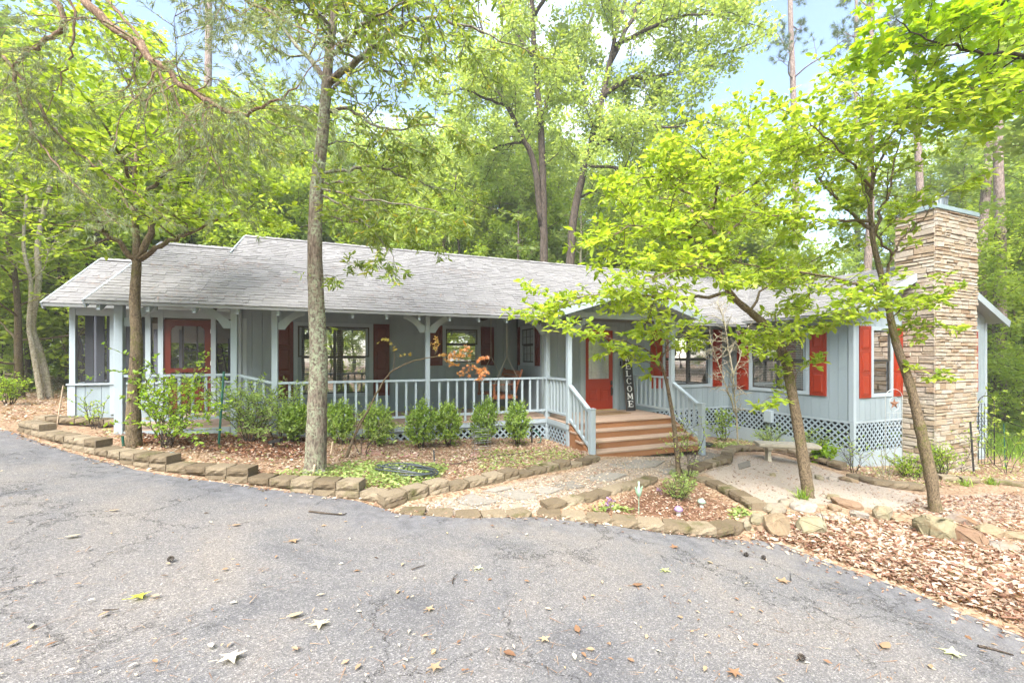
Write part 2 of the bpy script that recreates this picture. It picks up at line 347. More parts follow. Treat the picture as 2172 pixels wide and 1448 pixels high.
for nm, arr in (('sand', soft(SAND, .3)), ('path', soft(PATH, .15)), ('mulch', np.maximum(soft(MULCH, .4), .55 * soft(TRI, .2))),
                ('grass', np.maximum(sst(15.5, 19, xf) * sst(3.5, 6.5, yf), sst(14.5, 20, yf) * sst(-9, -6, xf) * .75 + sst(14.5, 18, yf) * sst(-6, -9, xf) * .55))):
    a = gme.attributes.new(nm, 'FLOAT', 'POINT'); a.data.foreach_set('value', arr.astype(np.float32))
def ground_mat():
    m, nt, new, link = nodes('leaf littered ground'); out = new('ShaderNodeOutputMaterial'); b = new('ShaderNodeBsdfPrincipled'); g = new('ShaderNodeNewGeometry'); pos = g.outputs['Position']
    n1 = noise(new, link, 16, 8, .7, pos); n2 = noise(new, link, .9, 4, .6, pos); n3 = noise(new, link, 45, 6, .7, pos)
    r1 = ramp(new, [(.25, (.075, .042, .024)), (.42, (.17, .10, .06)), (.55, (.30, .20, .125)), (.68, (.42, .31, .21)), (.8, (.20, .10, .05))]); link(n1, r1.inputs[0])
    v = new('ShaderNodeTexVoronoi'); v.inputs['Scale'].default_value = 34; v.inputs['Randomness'].default_value = 1; link(pos, v.inputs['Vector'])
    hs = new('ShaderNodeSeparateColor'); link(v.outputs['Color'], hs.inputs[0]); r2 = ramp(new, [(0, (.10, .055, .03)), (.35, (.27, .165, .095)), (.7, (.40, .29, .19)), (1, (.50, .40, .29))]); link(hs.outputs[0], r2.inputs[0])
    c = mixc(new, link, .55, r1.outputs[0], r2.outputs[0])
    def area(c, nm, cc):
        a = new('ShaderNodeAttribute'); a.attribute_name = nm; mm = new('ShaderNodeMath'); mm.operation = 'MULTIPLY_ADD'; link(n2, mm.inputs[0]); mm.inputs[1].default_value = .7; mm.inputs[2].default_value = -.35
        ad = new('ShaderNodeMath'); ad.use_clamp = True; link(a.outputs['Fac'], ad.inputs[0]); link(mm.outputs[0], ad.inputs[1])
        st = new('ShaderNodeMapRange'); st.inputs['From Min'].default_value = .3; st.inputs['From Max'].default_value = .62; link(ad.outputs[0], st.inputs[0])
        return mixc(new, link, st.outputs[0], c, cc)
    rs = ramp(new, [(.25, (.19, .14, .105)), (.45, (.32, .265, .215)), (.62, (.40, .335, .275)), (.8, (.24, .175, .13))]); link(n3, rs.inputs[0]); c = area(c, 'sand', rs.outputs[0])
    rp = ramp(new, [(.25, (.15, .11, .078)), (.45, (.26, .21, .16)), (.6, (.36, .30, .24)), (.8, (.42, .365, .30))]); link(n3, rp.inputs[0]); c = area(c, 'path', rp.outputs[0])
    rm = ramp(new, [(.28, (.05, .026, .016)), (.5, (.15, .075, .043)), (.65, (.24, .13, .08)), (.8, (.30, .19, .12))]); link(n3, rm.inputs[0]); c = area(c, 'mulch', rm.outputs[0])
    rg = ramp(new, [(.25, (.05, .075, .015)), (.5, (.12, .19, .03)), (.75, (.19, .28, .05))]); link(n1, rg.inputs[0]); c = area(c, 'grass', rg.outputs[0])
    link(c, b.inputs['Base Color']); b.inputs['Roughness'].default_value = .95; b.inputs['Specular IOR Level'].default_value = .15
    bp = new('ShaderNodeBump'); bp.inputs['Strength'].default_value = .9; bp.inputs['Distance'].default_value = .03; link(n1, bp.inputs['Height']); link(bp.outputs[0], b.inputs['Normal'])
    link(b.outputs[0], out.inputs[0]); return m
tag(obj('ground', gme, ground_mat(), smooth=True), kind='structure')

# ---- driveway: rows parallel to its ragged edge, then one flat interior
def dense(line, step):
    out = []
    for a, b in zip(line[:-1], line[1:]):
        n = max(1, int(math.hypot(b[0] - a[0], b[1] - a[1]) / step))
        out += [(a[0] + (b[0] - a[0]) * k / n, a[1] + (b[1] - a[1]) * k / n) for k in range(n)]
    return out + [line[-1]]
core = DRIVE_LINE[2:-2]
dl = np.array(dense(core, .10)); tg = np.gradient(dl, axis=0)
for _ in range(30): tg[1:-1] = (tg[:-2] + tg[1:-1] * 2 + tg[2:]) / 4
tg /= np.linalg.norm(tg, axis=1)[:, None]; nrm = np.stack([tg[:, 1], -tg[:, 0]], 1)          # towards the camera side
jit = rng.normal(0, .022, len(dl)); jit = np.convolve(jit, [.25, .5, .25], 'same')
rows = []; offs = [0, .06, .15, .3, .5, .75, 1.05]; edgev = [1, .97, .9, .72, .5, .25, 0]
V = []; T = []
for o_, e_ in zip(offs, edgev):
    p = dl + nrm * (o_ + (jit[:, None] if o_ < .2 else 0) - .01); rows.append(p)
    for x, y in p: V.append((x, y, float(drv(x)) - (.025 if o_ == 0 else 0))); T.append(e_)
n = len(dl); Fq = [(r_ * n + i, (r_ + 1) * n + i, (r_ + 1) * n + i + 1, r_ * n + i + 1) for r_ in range(len(offs) - 1) for i in range(n - 1)]
from mathutils.geometry import tessellate_polygon
last = rows[-1]; polyv = [Vector((x, y, 0)) for x, y in last] + [Vector(p) for p in ((14, -9, 0), (14, -30, 0), (-13, -30, 0), (-13, 9, 0))]
idx0 = (len(offs) - 1) * n; extra0 = len(V)
for p in polyv[n:]: V.append((p.x, p.y, float(drv(p.x)))); T.append(0)
mapi = [idx0 + i for i in range(n)] + [extra0 + i for i in range(4)]
Ft = [tuple(mapi[k] for k in t) for t in tessellate_polygon([polyv])]
dme = bpy.data.meshes.new('driveway'); dme.from_pydata(V, [], Fq + Ft); a = dme.attributes.new('edge', 'FLOAT', 'POINT'); a.data.foreach_set('value', np.array(T, np.float32)); dme.update()
def asphalt():
    m, nt, new, link = nodes('worn asphalt'); out = new('ShaderNodeOutputMaterial'); b = new('ShaderNodeBsdfPrincipled'); g = new('ShaderNodeNewGeometry'); pos = g.outputs['Position']
    v = new('ShaderNodeTexVoronoi'); v.inputs['Scale'].default_value = 130; link(pos, v.inputs['Vector']); sc = new('ShaderNodeSeparateColor'); link(v.outputs['Color'], sc.inputs[0])
    ra = ramp(new, [(0, (.108, .102, .099)), (.3, (.138, .130, .126)), (.6, (.162, .152, .146)), (.85, (.20, .187, .177)), (1, (.29, .272, .256))]); link(sc.outputs[0], ra.inputs[0])
    n1 = noise(new, link, 260, 2, .8, pos); rb = ramp(new, [(.35, (.66, .66, .66)), (.5, (1, 1, 1)), (.68, (1.22, 1.2, 1.18))]); link(n1, rb.inputs[0])
    c = mixc(new, link, .85, ra.outputs[0], rb.outputs[0], 'MULTIPLY')
    n2 = noise(new, link, .75, 6, .62, pos, .6); rc = ramp(new, [(.32, (.58, .60, .65)), (.44, (.86, .87, .89)), (.56, (1.03, 1.0, .97)), (.7, (1.14, 1.08, 1.0))]); link(n2, rc.inputs[0])
    c = mixc(new, link, .9, c, rc.outputs[0], 'MULTIPLY')
    # smooth bluish sealer along the edge, with a broken inner border
    e = new('ShaderNodeAttribute'); e.attribute_name = 'edge'; n3 = noise(new, link, 2.6, 6, .65, pos, .8)
    n6 = noise(new, link, 1.1, 6, .7, pos, 1.2); ad = new('ShaderNodeMath'); ad.operation = 'MULTIPLY_ADD'; link(n6, ad.inputs[0]); ad.inputs[1].default_value = 1.5; link(e.outputs['Fac'], ad.inputs[2]); a2 = new('ShaderNodeMath'); a2.operation = 'MULTIPLY_ADD'; link(n3, a2.inputs[0]); a2.inputs[1].default_value = .8; link(ad.outputs[0], a2.inputs[2])
    mr = new('ShaderNodeMapRange'); mr.inputs['From Min'].default_value = 1.45; mr.inputs['From Max'].default_value = 1.95; mr.inputs['To Max'].default_value = .55; link(a2.outputs[0], mr.inputs[0])
    n4 = noise(new, link, 9, 5, .7, pos); rd = ramp(new, [(.3, (.06, .06, .066)), (.5, (.108, .108, .118)), (.7, (.19, .19, .20))]); link(n4, rd.inputs[0])
    c = mixc(new, link, mr.outputs[0], c, rd.outputs[0])
    # cracks
    nd = new('ShaderNodeTexNoise'); nd.inputs['Scale'].default_value = 3.1; nd.inputs['Detail'].default_value = 7; nd.inputs['Roughness'].default_value = .68; link(pos, nd.inputs['Vector'])
    sub = new('ShaderNodeVectorMath'); sub.operation = 'SUBTRACT'; link(nd.outputs['Color'], sub.inputs[0]); sub.inputs[1].default_value = (.5, .5, .5)
    sc2 = new('ShaderNodeVectorMath'); sc2.operation = 'SCALE'; link(sub.outputs[0], sc2.inputs[0]); sc2.inputs['Scale'].default_value = .85
    av = new('ShaderNodeVectorMath'); link(pos, av.inputs[0]); link(sc2.outputs[0], av.inputs[1])
    h = None
    for scl, wid, mscale, mth in ((.8, .0075, .6, .42), (2.2, .0085, .9, .55)):
        vc = new('ShaderNodeTexVoronoi'); vc.feature = 'DISTANCE_TO_EDGE'; vc.inputs['Scale'].default_value = scl; link(av.outputs[0], vc.inputs['Vector'])
        mk = new('ShaderNodeMapRange'); mk.inputs['From Min'].default_value = 0; mk.inputs['From Max'].default_value = wid; mk.inputs['To Min'].default_value = 1; mk.inputs['To Max'].default_value = 0; link(vc.outputs['Distance'], mk.inputs[0])
        nm = noise(new, link, mscale, 3, .5, pos); th = new('ShaderNodeMapRange'); th.inputs['From Min'].default_value = mth; th.inputs['From Max'].default_value = mth + .08; link(nm, th.inputs[0])
        mu = new('ShaderNodeMath'); mu.operation = 'MULTIPLY'; link(mk.outputs[0], mu.inputs[0]); link(th.outputs[0], mu.inputs[1])
        if h is None: h = mu.outputs[0]
        else:
            mxn = new('ShaderNodeMath'); mxn.operation = 'MAXIMUM'; link(h, mxn.inputs[0]); link(mu.outputs[0], mxn.inputs[1]); h = mxn.outputs[0]
    c = mixc(new, link, h, c, (.035, .032, .030))
    link(c, b.inputs['Base Color']); b.inputs['Roughness'].default_value = .86; b.inputs['Specular IOR Level'].default_value = .3
    inv = new('ShaderNodeMath'); inv.operation = 'MULTIPLY_ADD'; link(h, inv.inputs[0]); inv.inputs[1].default_value = -2; link(v.outputs['Distance'], inv.inputs[2])
    bp = new('ShaderNodeBump'); bp.inputs['Strength'].default_value = .5; bp.inputs['Distance'].default_value = .006; link(inv.outputs[0], bp.inputs['Height']); link(bp.outputs[0], b.inputs['Normal'])
    link(b.outputs[0], out.inputs[0]); return m
dro = obj('driveway', dme, asphalt(), smooth=False); tag(dro, kind='structure')
# ================================================================== the house
FL, FLL = .65, .815
YP, YW, XS, YD, XW, YG, XG = 8.7, 10.9, 4.3, 9.2, 10.38, 5.915, 15.9
EX0, EX1, EY = 4.2, 6.97, 7.67
house = empty('house', (5, 9.5, .1), 'blue grey single storey house with covered front porch and red shutters', 'house')
def loc2w(mb, kind, c):
    mb.v = [((a, c - d, z) if kind == 'y' else (c - d, a, z)) for a, d, z in mb.v]; return mb
def part(name, mat, mb, parent=None, smooth=False): return mb.build(name, M[mat] if isinstance(mat, str) else mat, parent or house, smooth)
def strips(breaks, z0, z1f, ops):
    out = []
    for a0, a1 in zip(breaks[:-1], breaks[1:]):
        if a1 - a0 < .004: continue
        mid = (a0 + a1) / 2; segs = [(z0, None)]
        hits = sorted([(o[2], o[3]) for o in ops if o[0] - .001 < mid < o[1] + .001])
        cur = z0
        for (b0, b1) in hits:
            if b0 > cur + .01: out.append((a0, a1, cur, b0, b0))
            cur = max(cur, b1)
        if min(z1f(a0), z1f(a1)) > cur + .005: out.append((a0, a1, cur, z1f(a0), z1f(a1)))
    return out
def wall(kind, c, a0, a1, z0, z1, ops=(), step=.2, thick=.12, name='wall'):
    """backing slab with openings, and one mesh per siding plank on it"""
    z1f = z1 if callable(z1) else (lambda a: z1)
    br = sorted(set([a0, a1] + [min(max(v, a0), a1) for o in ops for v in o[:2]] + ([(a0 + a1) / 2] if callable(z1) else [])))
    s = MB()
    for p0, p1, b0, t0, t1 in strips(br, z0, z1f, ops):
        s.prism([(p0, 0, b0), (p1, 0, b0), (p1, 0, t1 - .01), (p0, 0, t0 - .01)], (0, -thick, 0), .5)
    w = part(name, 'siding', loc2w(s, kind, c))
    n = max(1, round((a1 - a0) / step)); bk = [a0 + (a1 - a0) * i / n for i in range(n + 1)]
    for p0, p1, b0, t0, t1 in strips(bk, z0, z1f, ops):
        q = MB(); g = .0035; t = rng.random()
        q.prism([(p0 + g, .013, b0), (p1 - g, .013, b0), (p1 - g, .013, t1), (p0 + g, .013, t0)], (0, -.012, 0), t)
        part('plank', 'siding', loc2w(q, kind, c), w)
    return w
def window(kind, c, a0, a1, z0, z1, cols=1, cover='blind', glassm='glass', case=.085, rail=None, grid=False):
    """glass rectangle a0..a1 x z0..z1 in a wall plane; casing, sashes, panes, blind, dark room behind"""
    k = MB(); cs = case
    for x0, x1, y0, y1 in ((a0 - cs, a0, z0 - cs, z1 + cs), (a1, a1 + cs, z0 - cs, z1 + cs), (a0, a1, z1, z1 + cs), (a0, a1, z0 - cs, z0)):
        k.box(x0, x1, .0, .034, y0, y1, .6)
    win = part('window', 'trim', loc2w(k, kind, c))
    rl = rail if rail is not None else (z0 + z1) / 2; cw = (a1 - a0) / cols
    for i in range(cols):
        p0, p1 = a0 + i * cw, a0 + (i + 1) * cw; f = .032
        for (b0, b1, dp) in ((z0, rl, .006), (rl, z1, .016)):
            s = MB()
            for x0, x1, y0, y1 in ((p0 + .001, p0 + f, b0, b1), (p1 - f, p1 - .001, b0, b1), (p0 + f, p1 - f, b0, b0 + f), (p0 + f, p1 - f, b1 - f, b1)): s.box(x0, x1, dp - .03, dp, y0, y1, .5)
            if grid:
                for q in (1, 2): xx = p0 + f + (p1 - p0 - 2 * f) * q / 3; s.box(xx - .006, xx + .006, dp - .022, dp - .012, b0 + f, b1 - f, .5)
                zz = (b0 + b1) / 2; s.box(p0 + f, p1 - f, dp - .0225, dp - .0115, zz - .006, zz + .006, .5)
            sa = part('sash', 'sash', loc2w(s, kind, c), win)
            g = MB(); g.add([(p0 + f, dp - .018, b0 + f), (p1 - f, dp - .018, b0 + f), (p1 - f, dp - .018, b1 - f), (p0 + f, dp - .018, b1 - f)], [(0, 1, 2, 3)], .5)
            part('pane', glassm, loc2w(g, kind, c), win)
    if cover == 'blind':
        s = MB(); zz = z1 - .03
        while zz > z0 + .03:
            tl = .014; s.add([(a0 + .02, -.05, zz - tl), (a1 - .02, -.05, zz - tl), (a1 - .02, -.085, zz + tl), (a0 + .02, -.085, zz + tl)], [(0, 1, 2, 3)], rng.random()); zz -= .044
        for i in range(cols):
            for q in (.2, .8): xx = a0 + cw * (i + q); s.box(xx - .008, xx + .008, -.048, -.045, z0 + .03, z1 - .03, .3)
        part('blind', 'blind', loc2w(s, kind, c), win)
    elif cover == 'bamboo':
        s = MB(); s.box(a0 + .01, a1 - .01, -.07, -.06, z0 + .02, z1 - .02, .5); zz = z0 + .04
        while zz < z1 - .03: s.box(a0 + .01, a1 - .01, -.06, -.054, zz, zz + .022, rng.random()); zz += .034
        part('woven_shade', 'bamboo', loc2w(s, kind, c), win)
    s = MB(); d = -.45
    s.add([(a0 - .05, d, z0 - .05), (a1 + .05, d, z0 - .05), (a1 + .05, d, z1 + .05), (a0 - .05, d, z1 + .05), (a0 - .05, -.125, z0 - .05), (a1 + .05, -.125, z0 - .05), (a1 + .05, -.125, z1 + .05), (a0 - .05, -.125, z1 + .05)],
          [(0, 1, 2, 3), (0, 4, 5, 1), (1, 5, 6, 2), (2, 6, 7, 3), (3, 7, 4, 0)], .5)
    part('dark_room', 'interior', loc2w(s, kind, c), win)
    return (a0, a1, z0, z1)
def shutter(kind, c, a0, a1, z0, z1, n=3):
    s = MB(); s.box(a0, a1, .0145, .040, z0, z1, rng.random(), .003)
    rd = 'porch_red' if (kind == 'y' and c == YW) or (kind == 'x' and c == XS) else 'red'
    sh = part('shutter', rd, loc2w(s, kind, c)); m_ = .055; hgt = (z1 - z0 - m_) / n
    for i in range(n):
        b0 = z0 + m_ + i * hgt; b1 = b0 + hgt - m_; p = MB(); i0, i1 = a0 + m_, a1 - m_
        # a moulded ring, then the raised field inside it
        for x0, x1, y0, y1 in ((i0, i1, b0, b0 + .014), (i0, i1, b1 - .014, b1), (i0, i0 + .014, b0 + .014, b1 - .014), (i1 - .014, i1, b0 + .014, b1 - .014)): p.box(x0, x1, .0395, .050, y0, y1, .4)
        w = .03; V = [(i0 + .02, .0405, b0 + .02), (i1 - .02, .0405, b0 + .02), (i1 - .02, .0405, b1 - .02), (i0 + .02, .0405, b1 - .02),
             (i0 + .02 + w, .052, b0 + .02 + w), (i1 - .02 - w, .052, b0 + .02 + w), (i1 - .02 - w, .052, b1 - .02 - w), (i0 + .02 + w, .052, b1 - .02 - w)]
        p.add(V, [(4, 5, 6, 7), (0, 1, 5, 4), (1, 2, 6, 5), (2, 3, 7, 6), (3, 0, 4, 7)], .6)
        part('raised_panel', rd, loc2w(p, kind, c), sh)
WT = 3.0
# ---- walls with their windows, doors and shutters
o1 = window('y', YW, -1.22, .365, 1.153, 2.764, 2, 'blind', 'glass_dark', rail=2.03)
o2 = window('y', YW, 2.28, 3.15, 1.894, 2.777, 1, 'blind', 'glass_dark', rail=2.37)
wall('y', YW, -2.35, XS, FL - .1, 3.6, (o1, o2))
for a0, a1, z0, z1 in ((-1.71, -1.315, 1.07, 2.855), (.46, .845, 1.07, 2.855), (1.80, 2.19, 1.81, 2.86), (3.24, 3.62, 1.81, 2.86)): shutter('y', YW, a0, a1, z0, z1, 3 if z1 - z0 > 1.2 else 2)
o3 = window('x', XS, 9.66, 10.46, 1.894, 2.777, 1, 'blind', 'glass', rail=2.35, grid=True)
wall('x', XS, YD + .001, YW - .135, FL - .1, 3.3, (o3,))
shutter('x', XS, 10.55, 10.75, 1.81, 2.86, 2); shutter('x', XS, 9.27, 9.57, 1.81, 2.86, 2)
DX0, DX1, DZ0, DZ1 = 5.45, 6.36, FL + .035, 2.72
o4 = (DX0, DX1, FL - .1, DZ1)
o5 = window('y', YD, 8.02, 9.64, 1.26, 2.74, 2, 'blind', 'glass', rail=1.98)
wall('y', YD, XS, XW, .594, 3.4, (o4, o5))
shutter('y', YD, 7.53, 7.92, 1.18, 2.83); shutter('y', YD, 9.735, 10.09, 1.18, 2.83)
o6 = window('x', XW, 6.93, 8.41, 1.20, 2.70, 2, 'blind', 'glass', rail=1.95)
wall('x', XW, YG + .10, YD - .014, .594, 3.1, (o6,))
shutter('x', XW, 6.455, 6.83, 1.112, 2.78); shutter('x', XW, 8.51, 8.88, 1.112, 2.78)
o7 = window('y', YG, 11.06, 11.71, 1.20, 2.64, 1, 'bamboo', 'glass', rail=1.95)
o8 = window('y', YG, 14.35, 15.05, 1.20, 2.64, 1, 'bamboo', 'glass', rail=1.95)
PW = .42; ZWE = 3.0; XR = 13.15
gable_top = lambda a: ZWE - .12 + PW * (XR - 9.9 - abs(a - XR))
wall('y', YG, XW, XG, .594, gable_top, (o7, o8))
shutter('y', YG, 10.56, 10.96, 1.11, 2.73); shutter('y', YG, 11.81, 12.16, 1.11, 2.73); shutter('y', YG, 13.9, 14.25, 1.11, 2.73); shutter('y', YG, 15.15, 15.5, 1.11, 2.73)
wall('x', XG + .12, YG + .121, 15.5, -.3, 3.0, (), .6, .12)         # far side of the wing
wall('y', 15.5, -2.35, XG, .2, 3.0, (), 1.2)                          # rear wall
wall('x', -2.35 + .12, YW + .121, 15.38, .2, lambda a: 3.0 + .58 * (3.6 - abs(a - 12.1)) * .45, (), .2)
# corner boards
for (x, y) in ((XW - .02, YG - .02), (XS - .02, YD - .02), (-2.35, YW - .021)):
    s = MB(); z0 = .594 if x > 5 else FL; s.box(x, x + .10, y, y + .022, z0, 3.0 if x > 0 else 2.9, .5); s.box(x, x + .022, y + .0225, y + .10, z0, 3.0, .5); part('corner_board', 'trim', s)
s = MB(); s.box(XG - .01, XG + .10, YG - .022, YG + .1, -.2, 2.98, .5); part('corner_board', 'trim', s)
s = MB(); s.box(XW - .012, XW + .1, YG - .0145, YG - .0005, .58, .593, .5); part('drip_board', 'trim', s)

# ---- front door
d = MB(); d.box(DX0, DX1, -.045, .0, DZ0, DZ1, .5); door = part('front_door', 'door_red', loc2w(d, 'y', YD))
k = MB()
for x0, x1, z0, z1 in ((DX0 - .1, DX0 - .004, FL, DZ1 + .1), (DX1 + .004, DX1 + .1, FL, DZ1 + .1), (DX0 - .004, DX1 + .004, DZ1 + .004, DZ1 + .1)): k.box(x0, x1, -.06, .030, z0, z1, .6)
part('door_casing', 'trim', loc2w(k, 'y', YD), door)
lx0, lx1, lz0, lz1 = DX0 + .15, DX1 - .15, 1.47, 2.55
k = MB(); n_ = 14
for ring, (g0, g1, dp) in enumerate(((-.035, .0, .014),)):
    outer = [(lx0 + g0, lz0 + g0), (lx1 - g0, lz0 + g0)] + [((lx0 + lx1) / 2 + ((lx1 - lx0) / 2 - g0) * math.cos(math.pi * i / n_), lz1 - .15 + (.15 - g0) * math.sin(math.pi * i / n_)) for i in range(n_ + 1)]
    inner = [(lx0, lz0), (lx1, lz0)] + [((lx0 + lx1) / 2 + (lx1 - lx0) / 2 * math.cos(math.pi * i / n_), lz1 - .15 + .15 * math.sin(math.pi * i / n_)) for i in range(n_ + 1)]
    m_ = len(outer)
    k.add([(x, .0005, z) for x, z in outer] + [(x, dp, z) for x, z in outer] + [(x, dp, z) for x, z in inner] + [(x, .0005, z) for x, z in inner],
          [(r_ * m_ + i, r_ * m_ + (i + 1) % m_, (r_ + 1) * m_ + (i + 1) % m_, (r_ + 1) * m_ + i) for r_ in range(3) for i in range(m_)], .5)
part('lite_frame', 'door_red', loc2w(k, 'y', YD), door)
k = MB(); k.add([(x, .004, z) for x, z in inner], [tuple(range(m_))], .5); part('pane', 'glass_door', loc2w(k, 'y', YD), door)
k = MB(); k.add([(x, .002, z) for x, z in inner], [tuple(range(m_))], .5); part('lite_backing', 'curtain', loc2w(k, 'y', YD), door)
k = MB()                                                            # leaded came pattern
cxl, czl = (lx0 + lx1) / 2, (lz0 + lz1) / 2 + .1
for rr in (.22, .12): k.tube([(cxl + rr * math.cos(t), .008, czl + 1.35 * rr * math.sin(t)) for t in np.linspace(0, 2 * math.pi, 25)], .005, 4)
for x in (lx0 + .09, lx1 - .09): k.tube([(x, .008, lz0), (x, .008, lz1 - .06)], .004, 4)
for z in (lz0 + .1, lz0 + .17): k.tube([(lx0, .008, z), (lx1, .008, z)], .004, 4)
part('leaded_came', 'metal', loc2w(k, 'y', YD), door)
for x0, x1 in ((DX0 + .13, DX0 + .40), (DX1 - .40, DX1 - .13)):
    k = MB(); z0, z1 = DZ0 + .23, DZ0 + .52
    for a, b, z_, z__ in ((x0, x1, z0, z0 + .018), (x0, x1, z1 - .018, z1), (x0, x0 + .018, z0, z1), (x1 - .018, x1, z0, z1)): k.box(a, b, .0, .012, z_, z__, .4)
    k.box(x0 + .045, x1 - .045, .0, .010, z0 + .045, z1 - .045, .5, .006); part('raised_panel', 'door_red', loc2w(k, 'y', YD), door)
k = MB(); hx = DX1 - .07
k.box(hx - .025, hx + .025, .0, .012, 1.30, 1.42, .5); k.tube([(hx, .012, 1.36), (hx, .04, 1.36)], .022, 8)
k.box(hx - .02, hx + .02, .0, .01, 1.02, 1.26, .5); k.tube([(hx, .01, 1.24), (hx, .06, 1.22), (hx, .065, 1.12), (hx, .05, 1.06), (hx, .01, 1.05)], .010, 6); part('handle', 'bronze', loc2w(k, 'y', YD), door)
k = MB(); k.box(DX0 - .05, DX1 + .05, -.06, .07, FL + .002, FL + .034, .5); part('threshold', paint('brass oak threshold', (.45, .33, .17), .5), loc2w(k, 'y', YD), door)
s = MB(); s.box(6.54, 6.58, .0135, .034, 1.80, 1.93, .5, .004); part('doorbell', 'black', loc2w(s, 'y', YD))

SLATE = paint('slate privacy boards', (.16, .175, .215), .7, .2, 2, .2, 40, (1, 1, .2))
# ---- screened porch at the left end
SCL, SCR = -5.29, -2.35
def scr_y(a0, a1, z0, z1, c=YW, kind='y'):
    s = MB(); s.add([(a0, .0, z0), (a1, .0, z0), (a1, .0, z1), (a0, .0, z1)], [(0, 1, 2, 3)], .5); part('insect_screen', 'screen', loc2w(s, kind, c))
CAPZ, SCT = 1.50, 2.87
posts_x = [SCL, -4.66, -4.08, -3.865, -2.925, SCR - .09]
for x in posts_x:
    s = MB(); s.box(x, x + .09, -.05, .04, .86, 3.0, .5); part('screen_post', 'trim', loc2w(s, 'y', YW))
for x0, x1 in ((SCL, -3.775), (-2.925, SCR)):
    s = MB(); s.box(x0 - .04, x1, -.09, .06, CAPZ - .035, CAPZ, .6); part('sill_cap', 'trim', loc2w(s, 'y', YW))
wall('y', YW - .002, SCL - .02, -3.78, .62, CAPZ - .036, (), .24, .08); wall('y', YW - .002, -2.92, SCR - .002, .8, CAPZ - .036, (), .24, .08)
s = MB(); s.box(SCL - .03, SCL + .07, .012, .035, .62, CAPZ - .036, .5); part('corner_board', 'trim', loc2w(s, 'y', YW))
s = MB(); s.box(SCL, SCR, -.05, .03, SCT, 3.25, .5); part('screen_header', 'trim', loc2w(s, 'y', YW))
for x0, x1 in ((SCL + .09, -4.66), (-4.57, -4.08), (-3.99, -3.865), (-2.835, SCR - .09)): scr_y(x0, x1, CAPZ, SCT)
s = MB(); s.box(-5.29, -2.36, YW + .1, 14.7, FLL - .12, FLL, .5); part('porch_floor', 'deck', s)
# far and side frames of the screened room (seen through the screen)
for y in (11.6, 12.35, 13.1, 13.85, 14.6):
    s = MB(); s.box(SCL, SCL + .09, y, y + .09, FLL, 3.0, .5); part('screen_post', SLATE, s)
for x in (-4.7, -4.1, -3.5, -2.9):
    s = MB(); s.box(x, x + .09, 14.6, 14.69, FLL, 3.0, .5); part('screen_post', SLATE, s)
wall('x', SCL - .002, YW + .12, 14.6, .55, CAPZ - .036, (), .3, .07)
s = MB(); s.box(SCL - .04, SCL + .09, YW + .09, 14.6, CAPZ - .035, CAPZ, .6); part('sill_cap', 'trim', s)
s = MB(); s.box(SCL + .09, -2.36, 14.61, 14.69, 1.42, 1.50, .5); s.box(SCL + .09, -2.36, 14.61, 14.69, FLL, FLL + .12, .5); part('rear_rail', 'trim', s)
SLATE = paint('slate privacy boards', (.16, .175, .215), .7, .2, 2, .2, 40, (1, 1, .2))
for px0, px1 in ((181, 195), (205, 218), (227, 239), (262, 274), (296, 306)):
    xa, xb = at_y(px0, 700, YW + .14)[0], at_y(px1, 700, YW + .14)[0]; s = MB(); s.prism([(xa, YW + .13, CAPZ - .3), (xb, YW + .19, CAPZ - .3), (xb, YW + .19, SCT + .1), (xa, YW + .13, SCT + .1)], (0, .02, 0), .5); part('privacy_board', SLATE, s)
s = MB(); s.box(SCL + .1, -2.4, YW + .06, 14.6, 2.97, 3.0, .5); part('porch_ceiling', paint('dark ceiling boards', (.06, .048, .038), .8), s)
# red screen door
k = MB(); a0, a1, z0, z1 = -3.77, -2.93, FLL + .03, 2.83; fr = .115
for x0, x1, b0, b1 in ((a0, a0 + fr, z0, z1), (a1 - fr, a1, z0, z1), (a0 + fr, a1 - fr, z1 - .13, z1), (a0 + fr, a1 - fr, z0, z0 + .2), (a0 + fr, a1 - fr, 1.70, 1.79), (a0 + fr, a1 - fr, 1.42, 1.47)): k.box(x0, x1, -.03, .005, b0, b1, .5)
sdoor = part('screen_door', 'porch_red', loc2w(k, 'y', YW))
for sx, xx in ((1, a0 + fr), (-1, a1 - fr)):
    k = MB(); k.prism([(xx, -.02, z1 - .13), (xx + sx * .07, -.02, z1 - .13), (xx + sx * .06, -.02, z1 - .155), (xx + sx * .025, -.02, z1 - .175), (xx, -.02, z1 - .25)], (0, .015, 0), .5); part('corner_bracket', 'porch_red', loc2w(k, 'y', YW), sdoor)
for x in (a0 + fr + .17, a0 + fr + .43):
    k = MB(); k.box(x, x + .03, -.10, -.085, 1.5, z1 - .1, .5); part('upright_bar', 'bronze', loc2w(k, 'y', YW), sdoor)
k = MB(); k.add([(a0 + fr, -.01, z0 + .2), (a1 - fr, -.01, z0 + .2), (a1 - fr, -.01, z1 - .13), (a0 + fr, -.01, z1 - .13)], [(0, 1, 2, 3)], .5); part('insect_screen', 'screen', loc2w(k, 'y', YW), sdoor)
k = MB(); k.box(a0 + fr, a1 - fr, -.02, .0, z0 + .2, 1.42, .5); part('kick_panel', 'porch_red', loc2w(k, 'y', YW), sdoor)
for z in (1.1, 1.85, 2.55):
    k = MB(); k.box(a1 - .01, a1 + .03, .0055, .02, z, z + .09, .5); part('hinge', 'white', loc2w(k, 'y', YW), sdoor)

